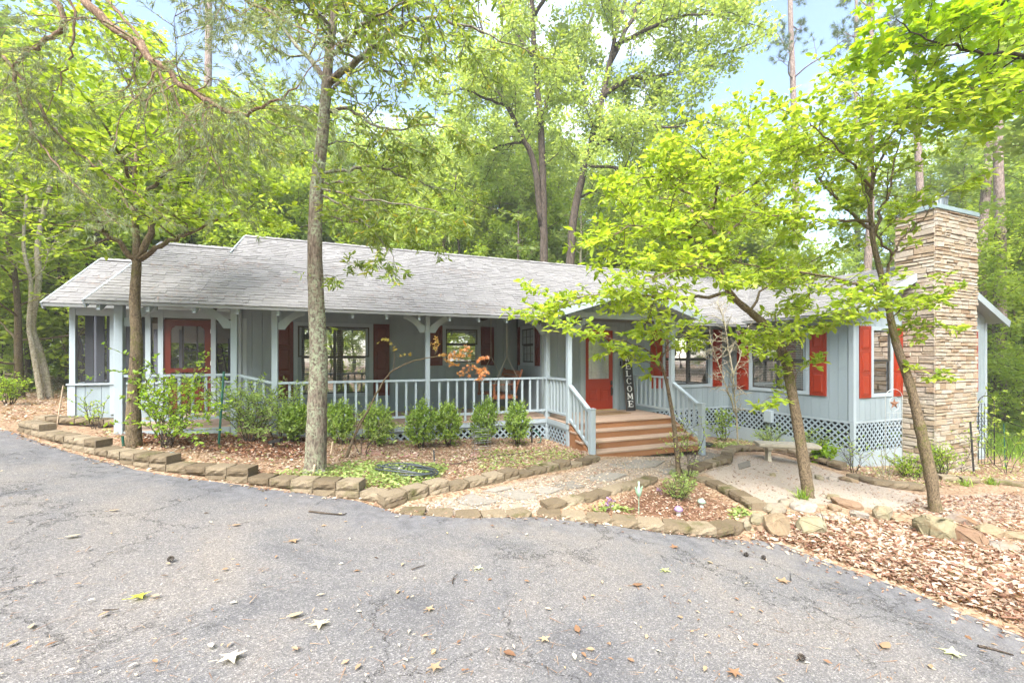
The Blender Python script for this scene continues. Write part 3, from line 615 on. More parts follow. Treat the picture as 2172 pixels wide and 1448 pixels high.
# ---- porch floor, entry deck, steps
s = MB(); s.box(-2.2, EX0, YP, YW, FL - .16, FL - .03, .5); part('porch_floor', 'deck', s)
n_ = 15
for i in range(n_):
    y0 = YP - .03 + (YW - YP + .03) * i / n_; q = MB(); q.box(-1.36 if True else 0, EX0 + .1, y0 + .003, y0 + (YW - YP + .03) / n_ - .003, FL - .0295, FL, rng.random()); part('deck_board', 'deck', q)
s = MB(); s.box(-3.62, -2.0, YP - .03, YW, FLL - .16, FLL, .5); part('porch_floor', 'deck', s)
s = MB(); s.prism([(-2.0, YP - .03, FLL - .002), (-1.36, YP - .03, FL), (-1.36, YP - .03, FL - .15), (-2.0, YP - .03, FLL - .15)], (0, 2.2, 0), .5); part('ramp', 'deck', s)
n_ = 11; EYB = YD - .06
for i in range(n_):
    y0 = EY - .03 + (EYB - EY + .03) * i / n_; q = MB(); q.box(EX0 + .11 if y0 > YP - .1 else EX0 - .02, EX1 + .03, y0 + .003, y0 + (EYB - EY + .03) / n_ - .003, FL - .035, FL + .001, rng.random(), .004); part('deck_board', 'deck', q)
s = MB(); s.box(EX0 + .02, EX1 - .01, EY + .05, YD, FL - .17, FL - .036, .5); part('deck_joists', 'deck', s)
RISE, RUN = .15, .275
for i in range(4):
    zt = FL - RISE * i; y = EY - RUN * i
    q = MB(); q.box(EX0 + .01, EX1, y - .005, y + .02, zt - RISE, zt - .036, rng.random()); part('riser', 'riser', q)
    if i < 3:
        zt -= RISE
        for j in (0, 1):
            y1 = y - .008 - j * .145; q = MB(); q.box(EX0 - .01 * (i + 1), EX1 + .03 * i, y1 - .138, y1, zt - .035, zt, rng.random(), .004); part('tread_board', 'deck', q)
for x in (EX0 + .015, EX1 - .055):
    s = MB(); s.prism([(x, EY + .3, -.1), (x, EY - RUN * 3, -.1), (x, EY - RUN * 3 + .03, FL - RISE * 3 - .04), (x, EY + .02, FL - .04), (x, EY + .3, FL - .04)], (.04, 0, 0), .5); part('stringer', 'riser', s)

# ---- posts, beam, brackets
post_x = [(-3.60, .115), (-1.99, .1), (-1.353, .1), (1.44, .09)]
for x, w in post_x:
    s = MB(); s.box(x - w / 2, x + w / 2, YP - w / 2, YP + w / 2, hz(x, YP) - .05, 2.90, .5, .006); part('porch_post', 'trim', s)
for x, y, zb in ((EX0 + .03, EY + .05, .1), (EX1 - .03, EY + .05, .1)):
    s = MB(); s.box(x - .05, x + .05, y - .05, y + .05, zb, 2.86, .5, .006); part('porch_post', 'trim', s)
s = MB(); s.box(EX0 - .06, EX0 + .05, YP - .05, YP + .06, .1, 2.9, .5, .006); part('porch_post', 'trim', s)
s = MB(); s.box(-3.66, EX0 + .05, YP - .05, YP + .05, 2.901, 3.06, .5); part('beam', 'trim', s)
s = MB(); s.box(EX0 - .02, EX1 + .02, EY, EY + .10, 2.861, 2.99, .5); part('beam', 'trim', s)
for x in (EX0 + .03, EX1 - .03): s = MB(); s.box(x - .049, x + .049, EY + .101, YD - .02, 2.862, 2.98, .5); part('beam', 'trim', s)
def bracket(px_, y, zt, dirx=0, diry=0, t=.045, sc=1.0):
    pr = [(.437, 0), (.437, -.084)] + [(.437 + (.11 - .437) * k / 6 - .035 * math.sin(math.pi * k / 6), -.084 + (-.363 + .084) * k / 6 + .035 * math.sin(math.pi * k / 6)) for k in range(1, 6)] + [(.11, -.363), (0, -.363), (0, -.233), (.30, 0)]
    q = MB()
    if dirx: q.prism([(px_ + dirx * a * sc, y - t / 2, zt + z * sc) for a, z in pr], (0, t, 0), .5)
    else: q.prism([(px_ - t / 2, y + diry * a * sc, zt + z * sc) for a, z in pr], (t, 0, 0), .5)
    part('bracket', 'trim', q)
bracket(-3.54, YP, 2.899, 1); bracket(-2.042, YP, 2.899, -1); bracket(-1.301, YP, 2.899, 1); bracket(1.393, YP, 2.899, -1); bracket(1.487, YP, 2.899, 1); bracket(EX0 - .062, YP, 2.899, -1)
bracket(EX0 + .082, EY + .05, 2.86, 1); bracket(EX1 - .082, EY + .05, 2.86, -1); bracket(EX0 + .03, EY + .102, 2.86, 0, 1); bracket(EX1 - .03, EY + .102, 2.86, 0, 1)
bracket(EX1 + .022, EY + .05, 2.86, 1, sc=.75); bracket(EX0 - .022, EY + .05, 2.86, -1, sc=.75)

# ---- railings: each a part with its balusters
def railing(p0, p1, zt0, zt1, zb0, zb1, n_bal, low=None):
    p0 = np.array(p0, float); p1 = np.array(p1, float)
    s = MB(); s.bar((*p0, zt0), (*p1, zt1), .085, .04, tint=.7); r = part('railing', 'trim', s); s = MB(); s.bar((*p0, zb0), (*p1, zb1), .05, .045, tint=.5); part('bottom_rail', 'trim', s, r)
    for i in range(n_bal):
        t = (i + 1) / (n_bal + 1); p = p0 + (p1 - p0) * t; zt = zt0 + (zt1 - zt0) * t - .02; zb = zb0 + (zb1 - zb0) * t + .0225
        q = MB(); w = .021; jx = rng.normal(0, .003); q.box(p[0] - w + jx, p[0] + w + jx, p[1] - w, p[1] + w, zb - (.17 if low and i in low else 0), zt, rng.random()); part('baluster', 'trim', q, r)
railing((-3.54, YP), (-2.04, YP), 1.715, 1.715, .965, .965, 7)
railing((-1.94, YP), (-1.40, YP), 1.71, 1.555, .96, .81, 3)
railing((-1.30, YP), (1.39, YP), 1.548, 1.548, .806, .806, 13, (4, 11))
railing((1.49, YP), (EX0 - .065, YP), 1.548, 1.548, .806, .806, 13, (3,))
railing((EX0 + .0, YP - .06), (EX0 + .03, EY + .105), 1.548, 1.548, .80, .80, 5)
railing((EX1 - .03, YD - .03), (EX1 - .03, EY + .105), 1.548, 1.548, .80, .80, 7)
NY = EY - RUN * 3 - .02
railing((EX0 + .03, EY - .01), (EX0 + .03, NY + .05), 1.43, .99, .72, .30, 4); railing((EX1 - .03, EY - .01), (EX1 - .03, NY + .05), 1.43, .99, .72, .30, 4)
for x in (EX0 + .03, EX1 - .03):
    s = MB(); s.box(x - .055, x + .055, NY - .055, NY + .055, -.05, 1.03, .6, .006); s.prism([(x - .062, NY - .062, 1.0305), (x + .062, NY - .062, 1.0305), (x + .062, NY + .062, 1.0305), (x - .062, NY + .062, 1.0305)], (0, 0, .02), .6); part('newel_post', 'trim', s)
s = MB(); s.box(-1.40, EX0 - .06, YP - .052, YP - .031, FL - .13, FL - .035, .5); s.box(-3.54, -2.05, YP - .052, YP - .031, FLL - .12, FLL - .02, .5); part('rim_board', 'trim', s)
s = MB(); s.box(EX0 - .04, EX0 - .021, EY + .02, YP - .06, FL - .13, FL - .03, .5); part('rim_board', 'trim', s)

# ---- lattice skirts
def lattice(kind, c, a0, a1, zt, zbf, dep=.0, skirt=None):
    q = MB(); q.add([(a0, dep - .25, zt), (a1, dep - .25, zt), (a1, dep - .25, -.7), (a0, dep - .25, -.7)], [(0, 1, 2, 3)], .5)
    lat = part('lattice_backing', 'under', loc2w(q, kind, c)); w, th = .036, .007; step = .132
    zb = min(zbf(a0), zbf(a1)) - .05
    for layer, sg in ((0, 1), (1, -1)):
        H = zt - zb; k = a0 - H
        while k < a1 + H:
            # slat from (k, zb) rising with slope sg
            pts = []
            x_b, x_t = (k, k + H) if sg > 0 else (k + H, k)
            lo, hi = min(x_b, x_t), max(x_b, x_t)
            if hi > a0 and lo < a1:
                t0 = max(0, ((a0 if x_t > x_b else a1) - x_b) / (x_t - x_b)); t1 = min(1, ((a1 if x_t > x_b else a0) - x_b) / (x_t - x_b))
                if t1 - t0 > .08:
                    A = (x_b + (x_t - x_b) * t0, zb + H * t0); B = (x_b + (x_t - x_b) * t1, zb + H * t1); dd = dep + .001 + layer * (th + .001)
                    nx_, nz_ = -(B[1] - A[1]), (B[0] - A[0]); L_ = math.hypot(nx_, nz_); nx_, nz_ = nx_ / L_ * w / 2, nz_ / L_ * w / 2
                    s = MB(); s.prism([(A[0] + nx_, dd, A[1] + nz_), (B[0] + nx_, dd, B[1] + nz_), (B[0] - nx_, dd, B[1] - nz_), (A[0] - nx_, dd, A[1] - nz_)], (0, th, 0), rng.random())
                    part('slat', 'lattice', loc2w(s, kind, c), lat)
            k += step * 1.12
    s = MB(); s.box(a0, a1, dep - .02, dep + .022, zt - .01, zt + .04, .5); part('lattice_rail', 'trim', loc2w(s, kind, c), lat)
    if skirt is not None:
        s = MB(); s.prism([(a0, dep - .005, -.75), (a1, dep - .005, -.75), (a1, dep - .005, skirt[1]), (a0, dep - .005, skirt[0])], (0, .027, 0), .5); part('skirt_board', 'trim', loc2w(s, kind, c), lat)
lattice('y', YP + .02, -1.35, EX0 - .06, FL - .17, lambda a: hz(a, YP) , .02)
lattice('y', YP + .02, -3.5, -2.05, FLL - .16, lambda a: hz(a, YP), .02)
lattice('x', EX0 + .0, EY + .0, YP - .06, FL - .16, lambda a: .1, .005)
lattice('y', YD, EX1 + .03, XW - .01, .55, lambda a: -.05, .0, (.12, .05))
lattice('x', XW, YG + .03, YD - .03, .55, lambda a: hz(XW, a) + .05, .0, (-.02, .06))
lattice('y', YG, XW + .0, 12.16, .55, lambda a: hz(a, YG) + .05, .0, (-.10, -.12))
lattice('y', YG, 13.9, XG, .55, lambda a: hz(a, YG) + .05, .0, (-.16, -.18))
s = MB(); s.box(XW - .028, XW + .05, YG - .028, YG + .05, -.75, .585, .5); part('corner_board', 'trim', s)
s = MB(); s.box(7.75, 7.98, .03, .13, .30, .62, .5, .01); s.tube([(7.86, .06, .3), (7.86, .06, -.1)], .018, 8); part('meter_box', 'trim', loc2w(s, 'x', XW))

# ---- roof: slopes with shingles
YE, ZE, PM = 8.2, 2.90, .58
roof_me = MB()
def slope(p00, p10, p11, p01, th=.07):
    """quad slab: eave-left, eave-right, top-right, top-left"""
    n = (Vector(p10) - Vector(p00)).cross(Vector(p01) - Vector(p00)).normalized()
    if n.z < 0: n = -n
    roof_me.prism([p00, p10, p11, p01], tuple(-n * th), .5)
YR, ZR, YR2 = 11.8, ZE + PM * 3.6, 10.86; ZR2 = ZE + PM * (YR2 - YE); XL, XM, XRT = -3.82, -2.47, 16.4
slope((XL, YE, ZE), (XM, YE, ZE), (XM, YR2, ZR2), (XL, YR2, ZR2)); slope((XM + .001, YE, ZE), (XRT, YE, ZE), (XRT, YR, ZR), (XM + .001, YR, ZR))
slope((XM, 16.4, ZR - PM * 4.6), (XRT, 16.4, ZR - PM * 4.6), (XRT, YR, ZR), (XM, YR, ZR)); slope((XL, 14.0, ZR2 - PM * 3.14), (XM, 14.0, ZR2 - PM * 3.14), (XM, YR2, ZR2), (XL, YR2, ZR2))
LX, LYE, LZE, LYR, LP = -5.47, 10.45, 3.06, 12.4, .64; LZR = LZE + LP * (LYR - LYE)
slope((LX, LYE, LZE), (XM, LYE, LZE), (XM, LYR, LZR), (LX, LYR, LZR)); slope((LX, 15.2, LZR - LP * 2.8), (XM, 15.2, LZR - LP * 2.8), (XM, LYR, LZR), (LX, LYR, LZR))
ZWR = ZWE + PW * 3.25; WY0 = 5.64
slope((9.9, WY0, ZWE), (9.9, 10.9, ZWE), (XR, 10.9, ZWR), (XR, WY0, ZWR)); slope((16.4, WY0, ZWE), (16.4, 10.9, ZWE), (XR, 10.9, ZWR), (XR, WY0, ZWR))
EGX0, EGX1, EGY, EZ, EP = 3.74, 7.41, 7.25, 2.93, .30; EXC = (EGX0 + EGX1) / 2; EZR = EZ + EP * (EXC - EGX0)
slope((EGX0, EGY, EZ), (EGX0, 9.3, EZ), (EXC, 9.3, EZR), (EXC, EGY, EZR), .05); slope((EGX1, EGY, EZ), (EGX1, 9.3, EZ), (EXC, 9.3, EZR), (EXC, EGY, EZR), .05)
roof = part('roof', 'trim', roof_me)
shing = []          # (apparent size, verts, faces, tint)
base = MB()
CAMP = np.array([0, 0, ZC])
def shingles(p00, ax, us, L, S, clip=None, expo=.122):
    p00 = np.array(p00, float); ax = np.array(ax, float); us = np.array(us, float); ax /= np.linalg.norm(ax); us /= np.linalg.norm(us); nn = np.cross(ax, us)
    if nn[2] < 0: nn = -nn
    if clip is None: base.add([p00 + nn * .003, p00 + ax * L + nn * .003, p00 + ax * L + us * S + nn * .003, p00 + us * S + nn * .003], [(0, 1, 2, 3)], .15)
    i = 0; s0 = -.02
    while s0 < S - .02:
        x = -rng.random() * .3 if i else 0
        while x < L:
            w = rng.choice([.09, .12, .16, .2, .25]); x0, x1 = max(x, 0), min(x + w, L); x += w
            if x1 - x0 < .03: continue
            th = rng.choice([.005, .006, .009, .012, .014]); e = min(s0 + expo + .02, S)
            if clip and not clip((x0 + x1) / 2, s0): continue
            Q = [p00 + ax * xx + us * ss + nn * hh for xx, ss, hh in ((x0 + .002, s0, .004), (x1 - .002, s0, .004), (x0 + .002, s0, .004 + th), (x1 - .002, s0, .004 + th), (x0 + .002, e, .005), (x1 - .002, e, .005))]
            d_ = np.linalg.norm(Q[0] - CAMP); wob = rng.normal(0, .002)
            vis = 1 if (-3.9 < Q[0][0] < 4.2 and p00[1] < 8.3 and abs(ax[0]) > .9) else 0
            shing.append(((x1 - x0) / d_ * (vis + .001), Q, [(2, 3, 5, 4), (0, 1, 3, 2), (0, 2, 4), (1, 5, 3)], float(np.clip(rng.normal(.5, .11), 0, 1))))
        s0 += expo; i += 1
cm = math.hypot(1, PM); usm = (0, 1 / cm, PM / cm)
shingles((XL, YE, ZE), (1, 0, 0), usm, XM - XL, (YR2 - YE) * cm); shingles((XM, YE, ZE), (1, 0, 0), usm, XRT - XM, (YR - YE) * cm)
cl = math.hypot(1, LP); shingles((LX, LYE, LZE), (1, 0, 0), (0, 1 / cl, LP / cl), XM - LX - .8, (LYR - LYE) * cl)
cw_ = math.hypot(1, PW); shingles((9.9, 10.9, ZWE), (0, -1, 0), (1 / cw_, 0, PW / cw_), 10.9 - WY0, 3.25 * cw_)
shingles((16.4, WY0, ZWE), (0, 1, 0), (-1 / cw_, 0, PW / cw_), 10.9 - WY0, 3.25 * cw_, None, .28)
ce = math.hypot(1, EP); shingles((EGX0, 9.3, EZ), (0, -1, 0), (1 / ce, 0, EP / ce), 9.3 - EGY, (EXC - EGX0) * ce); shingles((EGX1, EGY, EZ), (0, 1, 0), (-1 / ce, 0, EP / ce), 9.3 - EGY, (EXC - EGX0) * ce)
shing.sort(key=lambda s: -s[0])
for _, Q, Fc, t in shing[:300]: q = MB(); q.add(Q, Fc, t); part('shingle', 'shingle', q, roof)
for _, Q, Fc, t in shing[300:]: base.add(Q, Fc, t)
# ridge caps
for a, b in (((XM, YR, ZR + .02), (XRT, YR, ZR + .02)), ((XL, YR2, ZR2 + .02), (XM, YR2, ZR2 + .02)), ((XR, WY0, ZWR + .02), (XR, 10.9, ZWR + .02)), ((LX, LYR, LZR + .02), (XM, LYR, LZR + .02))):
    L_ = (Vector(b) - Vector(a)).length; n = int(L_ / .22)
    for i in range(n):
        A = Vector(a).lerp(Vector(b), i / n); B = Vector(a).lerp(Vector(b), (i + 1.15) / n); sdv = (B - A).normalized().cross(Vector((0, 0, 1))) * .14; up = Vector((0, 0, .014))
        base.add([A - sdv - Vector((0, 0, .065)), A + up, A + sdv - Vector((0, 0, .065)), B - sdv - Vector((0, 0, .07)), B, B + sdv - Vector((0, 0, .07))], [(0, 1, 4, 3), (1, 2, 5, 4)])
tag(part('shingle_field', 'shingle', base, roof), kind='stuff')
# fascia and rafter tails
s = MB(); s.box(XL, XRT - 6.5, YE - .012, YE + .012, ZE - .06, ZE - .004, .6); part('fascia', 'drip', s)
s = MB(); s.box(LX, -3.9, LYE - .012, LYE + .012, LZE - .07, LZE - .004, .6); part('fascia', 'drip', s)
s = MB(); s.box(9.888, 9.912, WY0, 8.3, ZWE - .06, ZWE - .004, .6); part('fascia', 'drip', s)
x = XL + .12
while x < 4.0:
    q = MB(); q.prism([(x, YE + .05, ZE - .055), (x, YE + .05, ZE - .145), (x, YE + .09, ZE - .15), (x, YP + .4, ZE + PM * .9 - .15), (x, YP + .4, ZE + PM * .9 - .08)], (.045, 0, 0), .8); part('rafter', 'trim', q); x += .61
y = WY0 + .35
while y < 8.3:
    q = MB(); q.prism([(9.95, y, ZWE - .06), (9.95, y, ZWE - .15), (9.99, y, ZWE - .15), (10.5, y, ZWE + PW * .6 - .16), (10.5, y, ZWE + PW * .6 - .09)], (0, .045, 0), .8); part('rafter', 'trim', q); y += .61
for x in (XL - .005, ):
    s = MB(); s.bar((x, YE, ZE - .06), (x, YR2, ZR2 - .06), .025, .13, up=(0, 0, 1)); part('rake_board', 'trim', s)
s = MB(); s.bar((LX - .013, LYE, LZE - .06), (LX - .013, LYR, LZR - .06), .025, .13); part('rake_board', 'trim', s)
s = MB(); s.bar((XM - .014, YR2 - .3, ZR2 - .2), (XM - .014, YR, ZR - .06), .025, .13); part('rake_board', 'trim', s)
for sx in (-1, 1):
    s = MB(); s.bar((XR + sx * 3.27, WY0 - .014, ZWE - .09), (XR, WY0 - .014, ZWR - .08), .026, .17); part('rake_board', 'trim', s)
    s = MB(); s.bar((EXC + sx * 1.85, EGY - .014, EZ - .045), (EXC, EGY - .014, EZR - .04), .03, .13); part('rake_board', 'trim', s)
# entry gable infill planks and its ceiling
for i in range(14):
    x0 = EX0 + (EX1 - EX0) * i / 14; x1 = EX0 + (EX1 - EX0) * (i + 1) / 14; zt = lambda a: EZR - EP * abs(a - EXC) - .06
    q = MB(); q.prism([(x0 + .003, EY + .045, 2.991), (x1 - .003, EY + .045, 2.991), (x1 - .003, EY + .045, zt(x1)), (x0 + .003, EY + .045, zt(x0))], (0, .02, 0)); part('plank', 'siding', q)
for i in range(4):
    q = MB(); q.prism([(EGX0 + .06, EGY + .25 + .5 * i, EZ - .05), (EGX0 + .06, EGY + .25 + .5 * i, EZ - .13), (EX0 - .05, EGY + .25 + .5 * i, EZ + .02), (EX0 - .05, EGY + .25 + .5 * i, EZ + .09)], (0, .045, 0), .8); part('rafter', 'trim', q)
    q = MB(); q.prism([(EGX1 - .06, EGY + .25 + .5 * i, EZ - .05), (EGX1 - .06, EGY + .25 + .5 * i, EZ - .13), (EX1 + .05, EGY + .25 + .5 * i, EZ + .02), (EX1 + .05, EGY + .25 + .5 * i, EZ + .09)], (0, .045, 0), .8); part('rafter', 'trim', q)
for x, y, z in ((-2.7, 9.9, 3.35), (3.0, 9.9, 3.35)):
    s = MB(); s.lathe((x, y, z - .42), [(.02, 0), (.12, .03), (.15, .08), (.15, .12)], 14); s.tube([(x, y, z - .3), (x, y, z + .4)], .012, 6); part('ceiling_lamp', 'bronze', s, smooth=True)

# ---- stone chimney
CX0, CX1, CY0, CY1, CZ0, CZ1 = 12.19, 13.87, 5.30, YG + .12, -.75, 5.36
s = MB(); s.box(CX0 + .02, CX1 - .02, CY0 + .02, YG - .002, CZ0, CZ1, .5); s.box(CX0 + .02, CX1 - .02, YG - .001, CY1, 3.2, CZ1, .5); chim = part('chimney', 'mortar', s)
st = []
def stone_face(kind, c, a0, a1, z0, z1, sgn=1, weight=1.0):
    z = z0; row = 0
    while z < z1 - .02:
        h = min(rng.choice([.065, .085, .105, .13, .16], p=[.2, .27, .25, .18, .1]), z1 - z); a = a0
        while a < a1 - .001:
            w = rng.uniform(.13, .44)
            if a + w > a1 - .09: w = a1 - a
            nsub = 2 if (h > .1 and w < .3 and rng.random() < .4) else 1
            for sb in range(nsub):
                b0, b1 = z + h * sb / nsub, z + h * (sb + 1) / nsub; g = .004; dp = rng.uniform(.0, .032); tl = rng.normal(0, .006)
                x0, x1, y0, y1 = a + g, a + w - g, b0 + g, b1 - g; q = .008
                j = rng.normal(0, .005, 8)
                V = [(x0, -.02, y0), (x1, -.02, y0), (x1, -.02, y1), (x0, -.02, y1),
                     (x0, dp + j[0], y0 + abs(j[1])), (x1, dp + j[2], y0 + abs(j[3])), (x1, dp + j[4], y1 - abs(j[5])), (x0, dp + j[6], y1 - abs(j[7])),
                     (x0 + q, dp + .011 + tl, y0 + q), (x1 - q, dp + .011 - tl, y0 + q + abs(j[2])), (x1 - q, dp + .011 - tl + j[1], y1 - q), (x0 + q, dp + .011 + tl + j[5], y1 - q - abs(j[4]))]
                V = [(aa, c - sgn * d_, zz) if kind == 'y' else (c - sgn * d_, aa, zz) for aa, d_, zz in V]
                Fc = [(8, 9, 10, 11), (4, 5, 9, 8), (5, 6, 10, 9), (6, 7, 11, 10), (7, 4, 8, 11), (0, 1, 5, 4), (1, 2, 6, 5), (2, 3, 7, 6), (3, 0, 4, 7)]
                st.append(((x1 - x0) * (y1 - y0) * weight * (1 if b0 > -.3 else .1), V, Fc, rng.random()))
            a += w
        z += h; row += 1
stone_face('y', CY0, CX0 - .03, CX1 + .03, CZ0, CZ1, 1, 1.0)
stone_face('x', CX0, CY0 - .0, YG - .002, CZ0, 3.6, 1, .5); stone_face('x', CX0, CY0, CY1, 3.6, CZ1, 1, .5)
stone_face('x', CX1, CY0, YG - .002, CZ0, 3.4, -1, .01); stone_face('x', CX1, CY0, CY1, 3.4, CZ1, -1, .01); stone_face('y', CY1, CX0, CX1, 4.0, CZ1, -1, .01)
st.sort(key=lambda s_: -s_[0])
for _, V, Fc, t in st[:300]: q = MB(); q.add(V, Fc, t); part('stone', 'stone', q, chim)
q = MB()
for _, V, Fc, t in st[300:]: q.add(V, Fc, t)
tag(part('small_stones', 'stone', q, chim), kind='stuff')
s = MB(); s.box(CX0 - .05, CX1 + .05, CY0 - .05, CY1 + .04, CZ1, CZ1 + .10, .6, .006); part('chimney_cap', paint('galvanised cap', (.22, .28, .29), .45, .1), s, chim)
fx, fy, fz = (CX0 + CX1) / 2 - .05, (CY0 + CY1) / 2, CZ1 + .10
s = MB(); s.lathe((fx, fy, fz), [(.17, 0), (.17, .10), (.21, .12), (.21, .30), (.245, .31), (.245, .35), (.06, .38)], 20)
for k in range(16):
    t = 2 * math.pi * k / 16; s.box(fx + .213 * math.cos(t) - .012, fx + .213 * math.cos(t) + .012, fy + .213 * math.sin(t) - .012, fy + .213 * math.sin(t) + .012, fz + .13, fz + .29)
part('flue_cap', 'metal', s, chim)
# ================================================================== tree and plant kit
def unit(v): v = np.asarray(v, float); return v / (np.linalg.norm(v, axis=-1, keepdims=True) + 1e-12)
def catmull(P, per=5):
    P = np.asarray(P, float)
    if len(P) < 3: return np.array([P[0] + (P[-1] - P[0]) * t for t in np.linspace(0, 1, per + 1)])
    Q = np.vstack([2 * P[0] - P[1], P, 2 * P[-1] - P[-2]]); out = []
    for i in range(1, len(Q) - 2):
        for t in np.linspace(0, 1, per, endpoint=False):
            a, b, c, d = Q[i - 1], Q[i], Q[i + 1], Q[i + 2]
            out.append(.5 * (2 * b + (c - a) * t + (2 * a - 5 * b + 4 * c - d) * t * t + (3 * b - a - 3 * c + d) * t ** 3))
    return np.array(out + [P[-1]])
TEMPL = {
    'oval': (np.array([(0, 0, 0), (.32, .25, .06), (.70, .20, .04), (1, 0, -.06), (.70, -.20, .04), (.32, -.25, .06)]), [np.array([(0, 5, 4, 3), (0, 3, 2, 1)])]),
    'lance': (np.array([(0, 0, 0), (.35, .12, .03), (.72, .11, .02), (1, 0, -.05), (.72, -.11, .02), (.35, -.12, .03)]), [np.array([(0, 5, 4, 3), (0, 3, 2, 1)])]),
    'round': (np.array([(0, 0, 0), (.3, .32, .05), (.75, .27, .03), (1, 0, -.04), (.75, -.27, .03), (.3, -.32, .05)]), [np.array([(0, 5, 4, 3), (0, 3, 2, 1)])]),
    'diamond': (np.array([(0, 0, 0), (.5, .3, .10), (1, 0, 0), (.5, -.3, .06)]), [np.array([(0, 3, 2, 1)])]),
    'needle': (np.array([(0, .02, 0), (0, -.02, 0), (1, 0, 0)]), [np.array([(0, 1, 2)])]),
    'grass': (np.array([(0, .03, 0), (0, -.03, 0), (.55, -.025, .0), (.55, .025, .0), (1, 0, -.18)]), [np.array([(0, 1, 2, 3)]), np.array([(3, 2, 4)])]),
    'star': (np.array([(0.42, 0, 0)] + [((.42 + .58 * (1 if k % 2 == 0 else .40) * math.cos(2 * math.pi * k / 10)), .58 * (1 if k % 2 == 0 else .40) * math.sin(2 * math.pi * k / 10), .05 if k % 2 else -.03) for k in range(10)]),
             [np.array([(0, k + 1, (k + 1) % 10 + 1) for k in range(10)])]),
    'chip': (np.array([(0, 0, 0), (.45, .22, .12), (1, .04, .02), (.55, -.2, .10)]), [np.array([(0, 3, 2), (0, 2, 1)])]),
}
def leaves_arrays(pos, dirs, nrms, size, templ, r, tint=None, wid=None):
    T, faces = TEMPL[templ]; n = len(pos); pos = np.asarray(pos, float); x = unit(dirs); z = np.asarray(nrms, float); z = unit(z - x * (x * z).sum(1, keepdims=True)); y = np.cross(z, x)
    S = np.broadcast_to(np.asarray(size, float), (n,))[:, None, None]; w = 1 if wid is None else np.asarray(wid)[:, None, None]
    V = pos[:, None, :] + S * (T[None, :, 0:1] * x[:, None] + w * T[None, :, 1:2] * y[:, None] + T[None, :, 2:3] * z[:, None])
    k = len(T); off = (np.arange(n) * k)[:, None, None]; Fs = [(f[None] + off).reshape(-1, f.shape[1]) for f in faces]
    t = (r.random(n) if tint is None else np.asarray(tint)); return V.reshape(-1, 3), Fs, np.repeat(t, k)
def merge(parts):
    V = []; F3 = []; F4 = []; T = []; o = 0
    for v, fs, t in parts:
        V.append(v); T.append(t)
        for f in fs: (F3 if f.shape[1] == 3 else F4).append(f + o)
        o += len(v)
    fs = ([np.vstack(F3)] if F3 else []) + ([np.vstack(F4)] if F4 else [])
    return np.vstack(V), fs, np.concatenate(T)
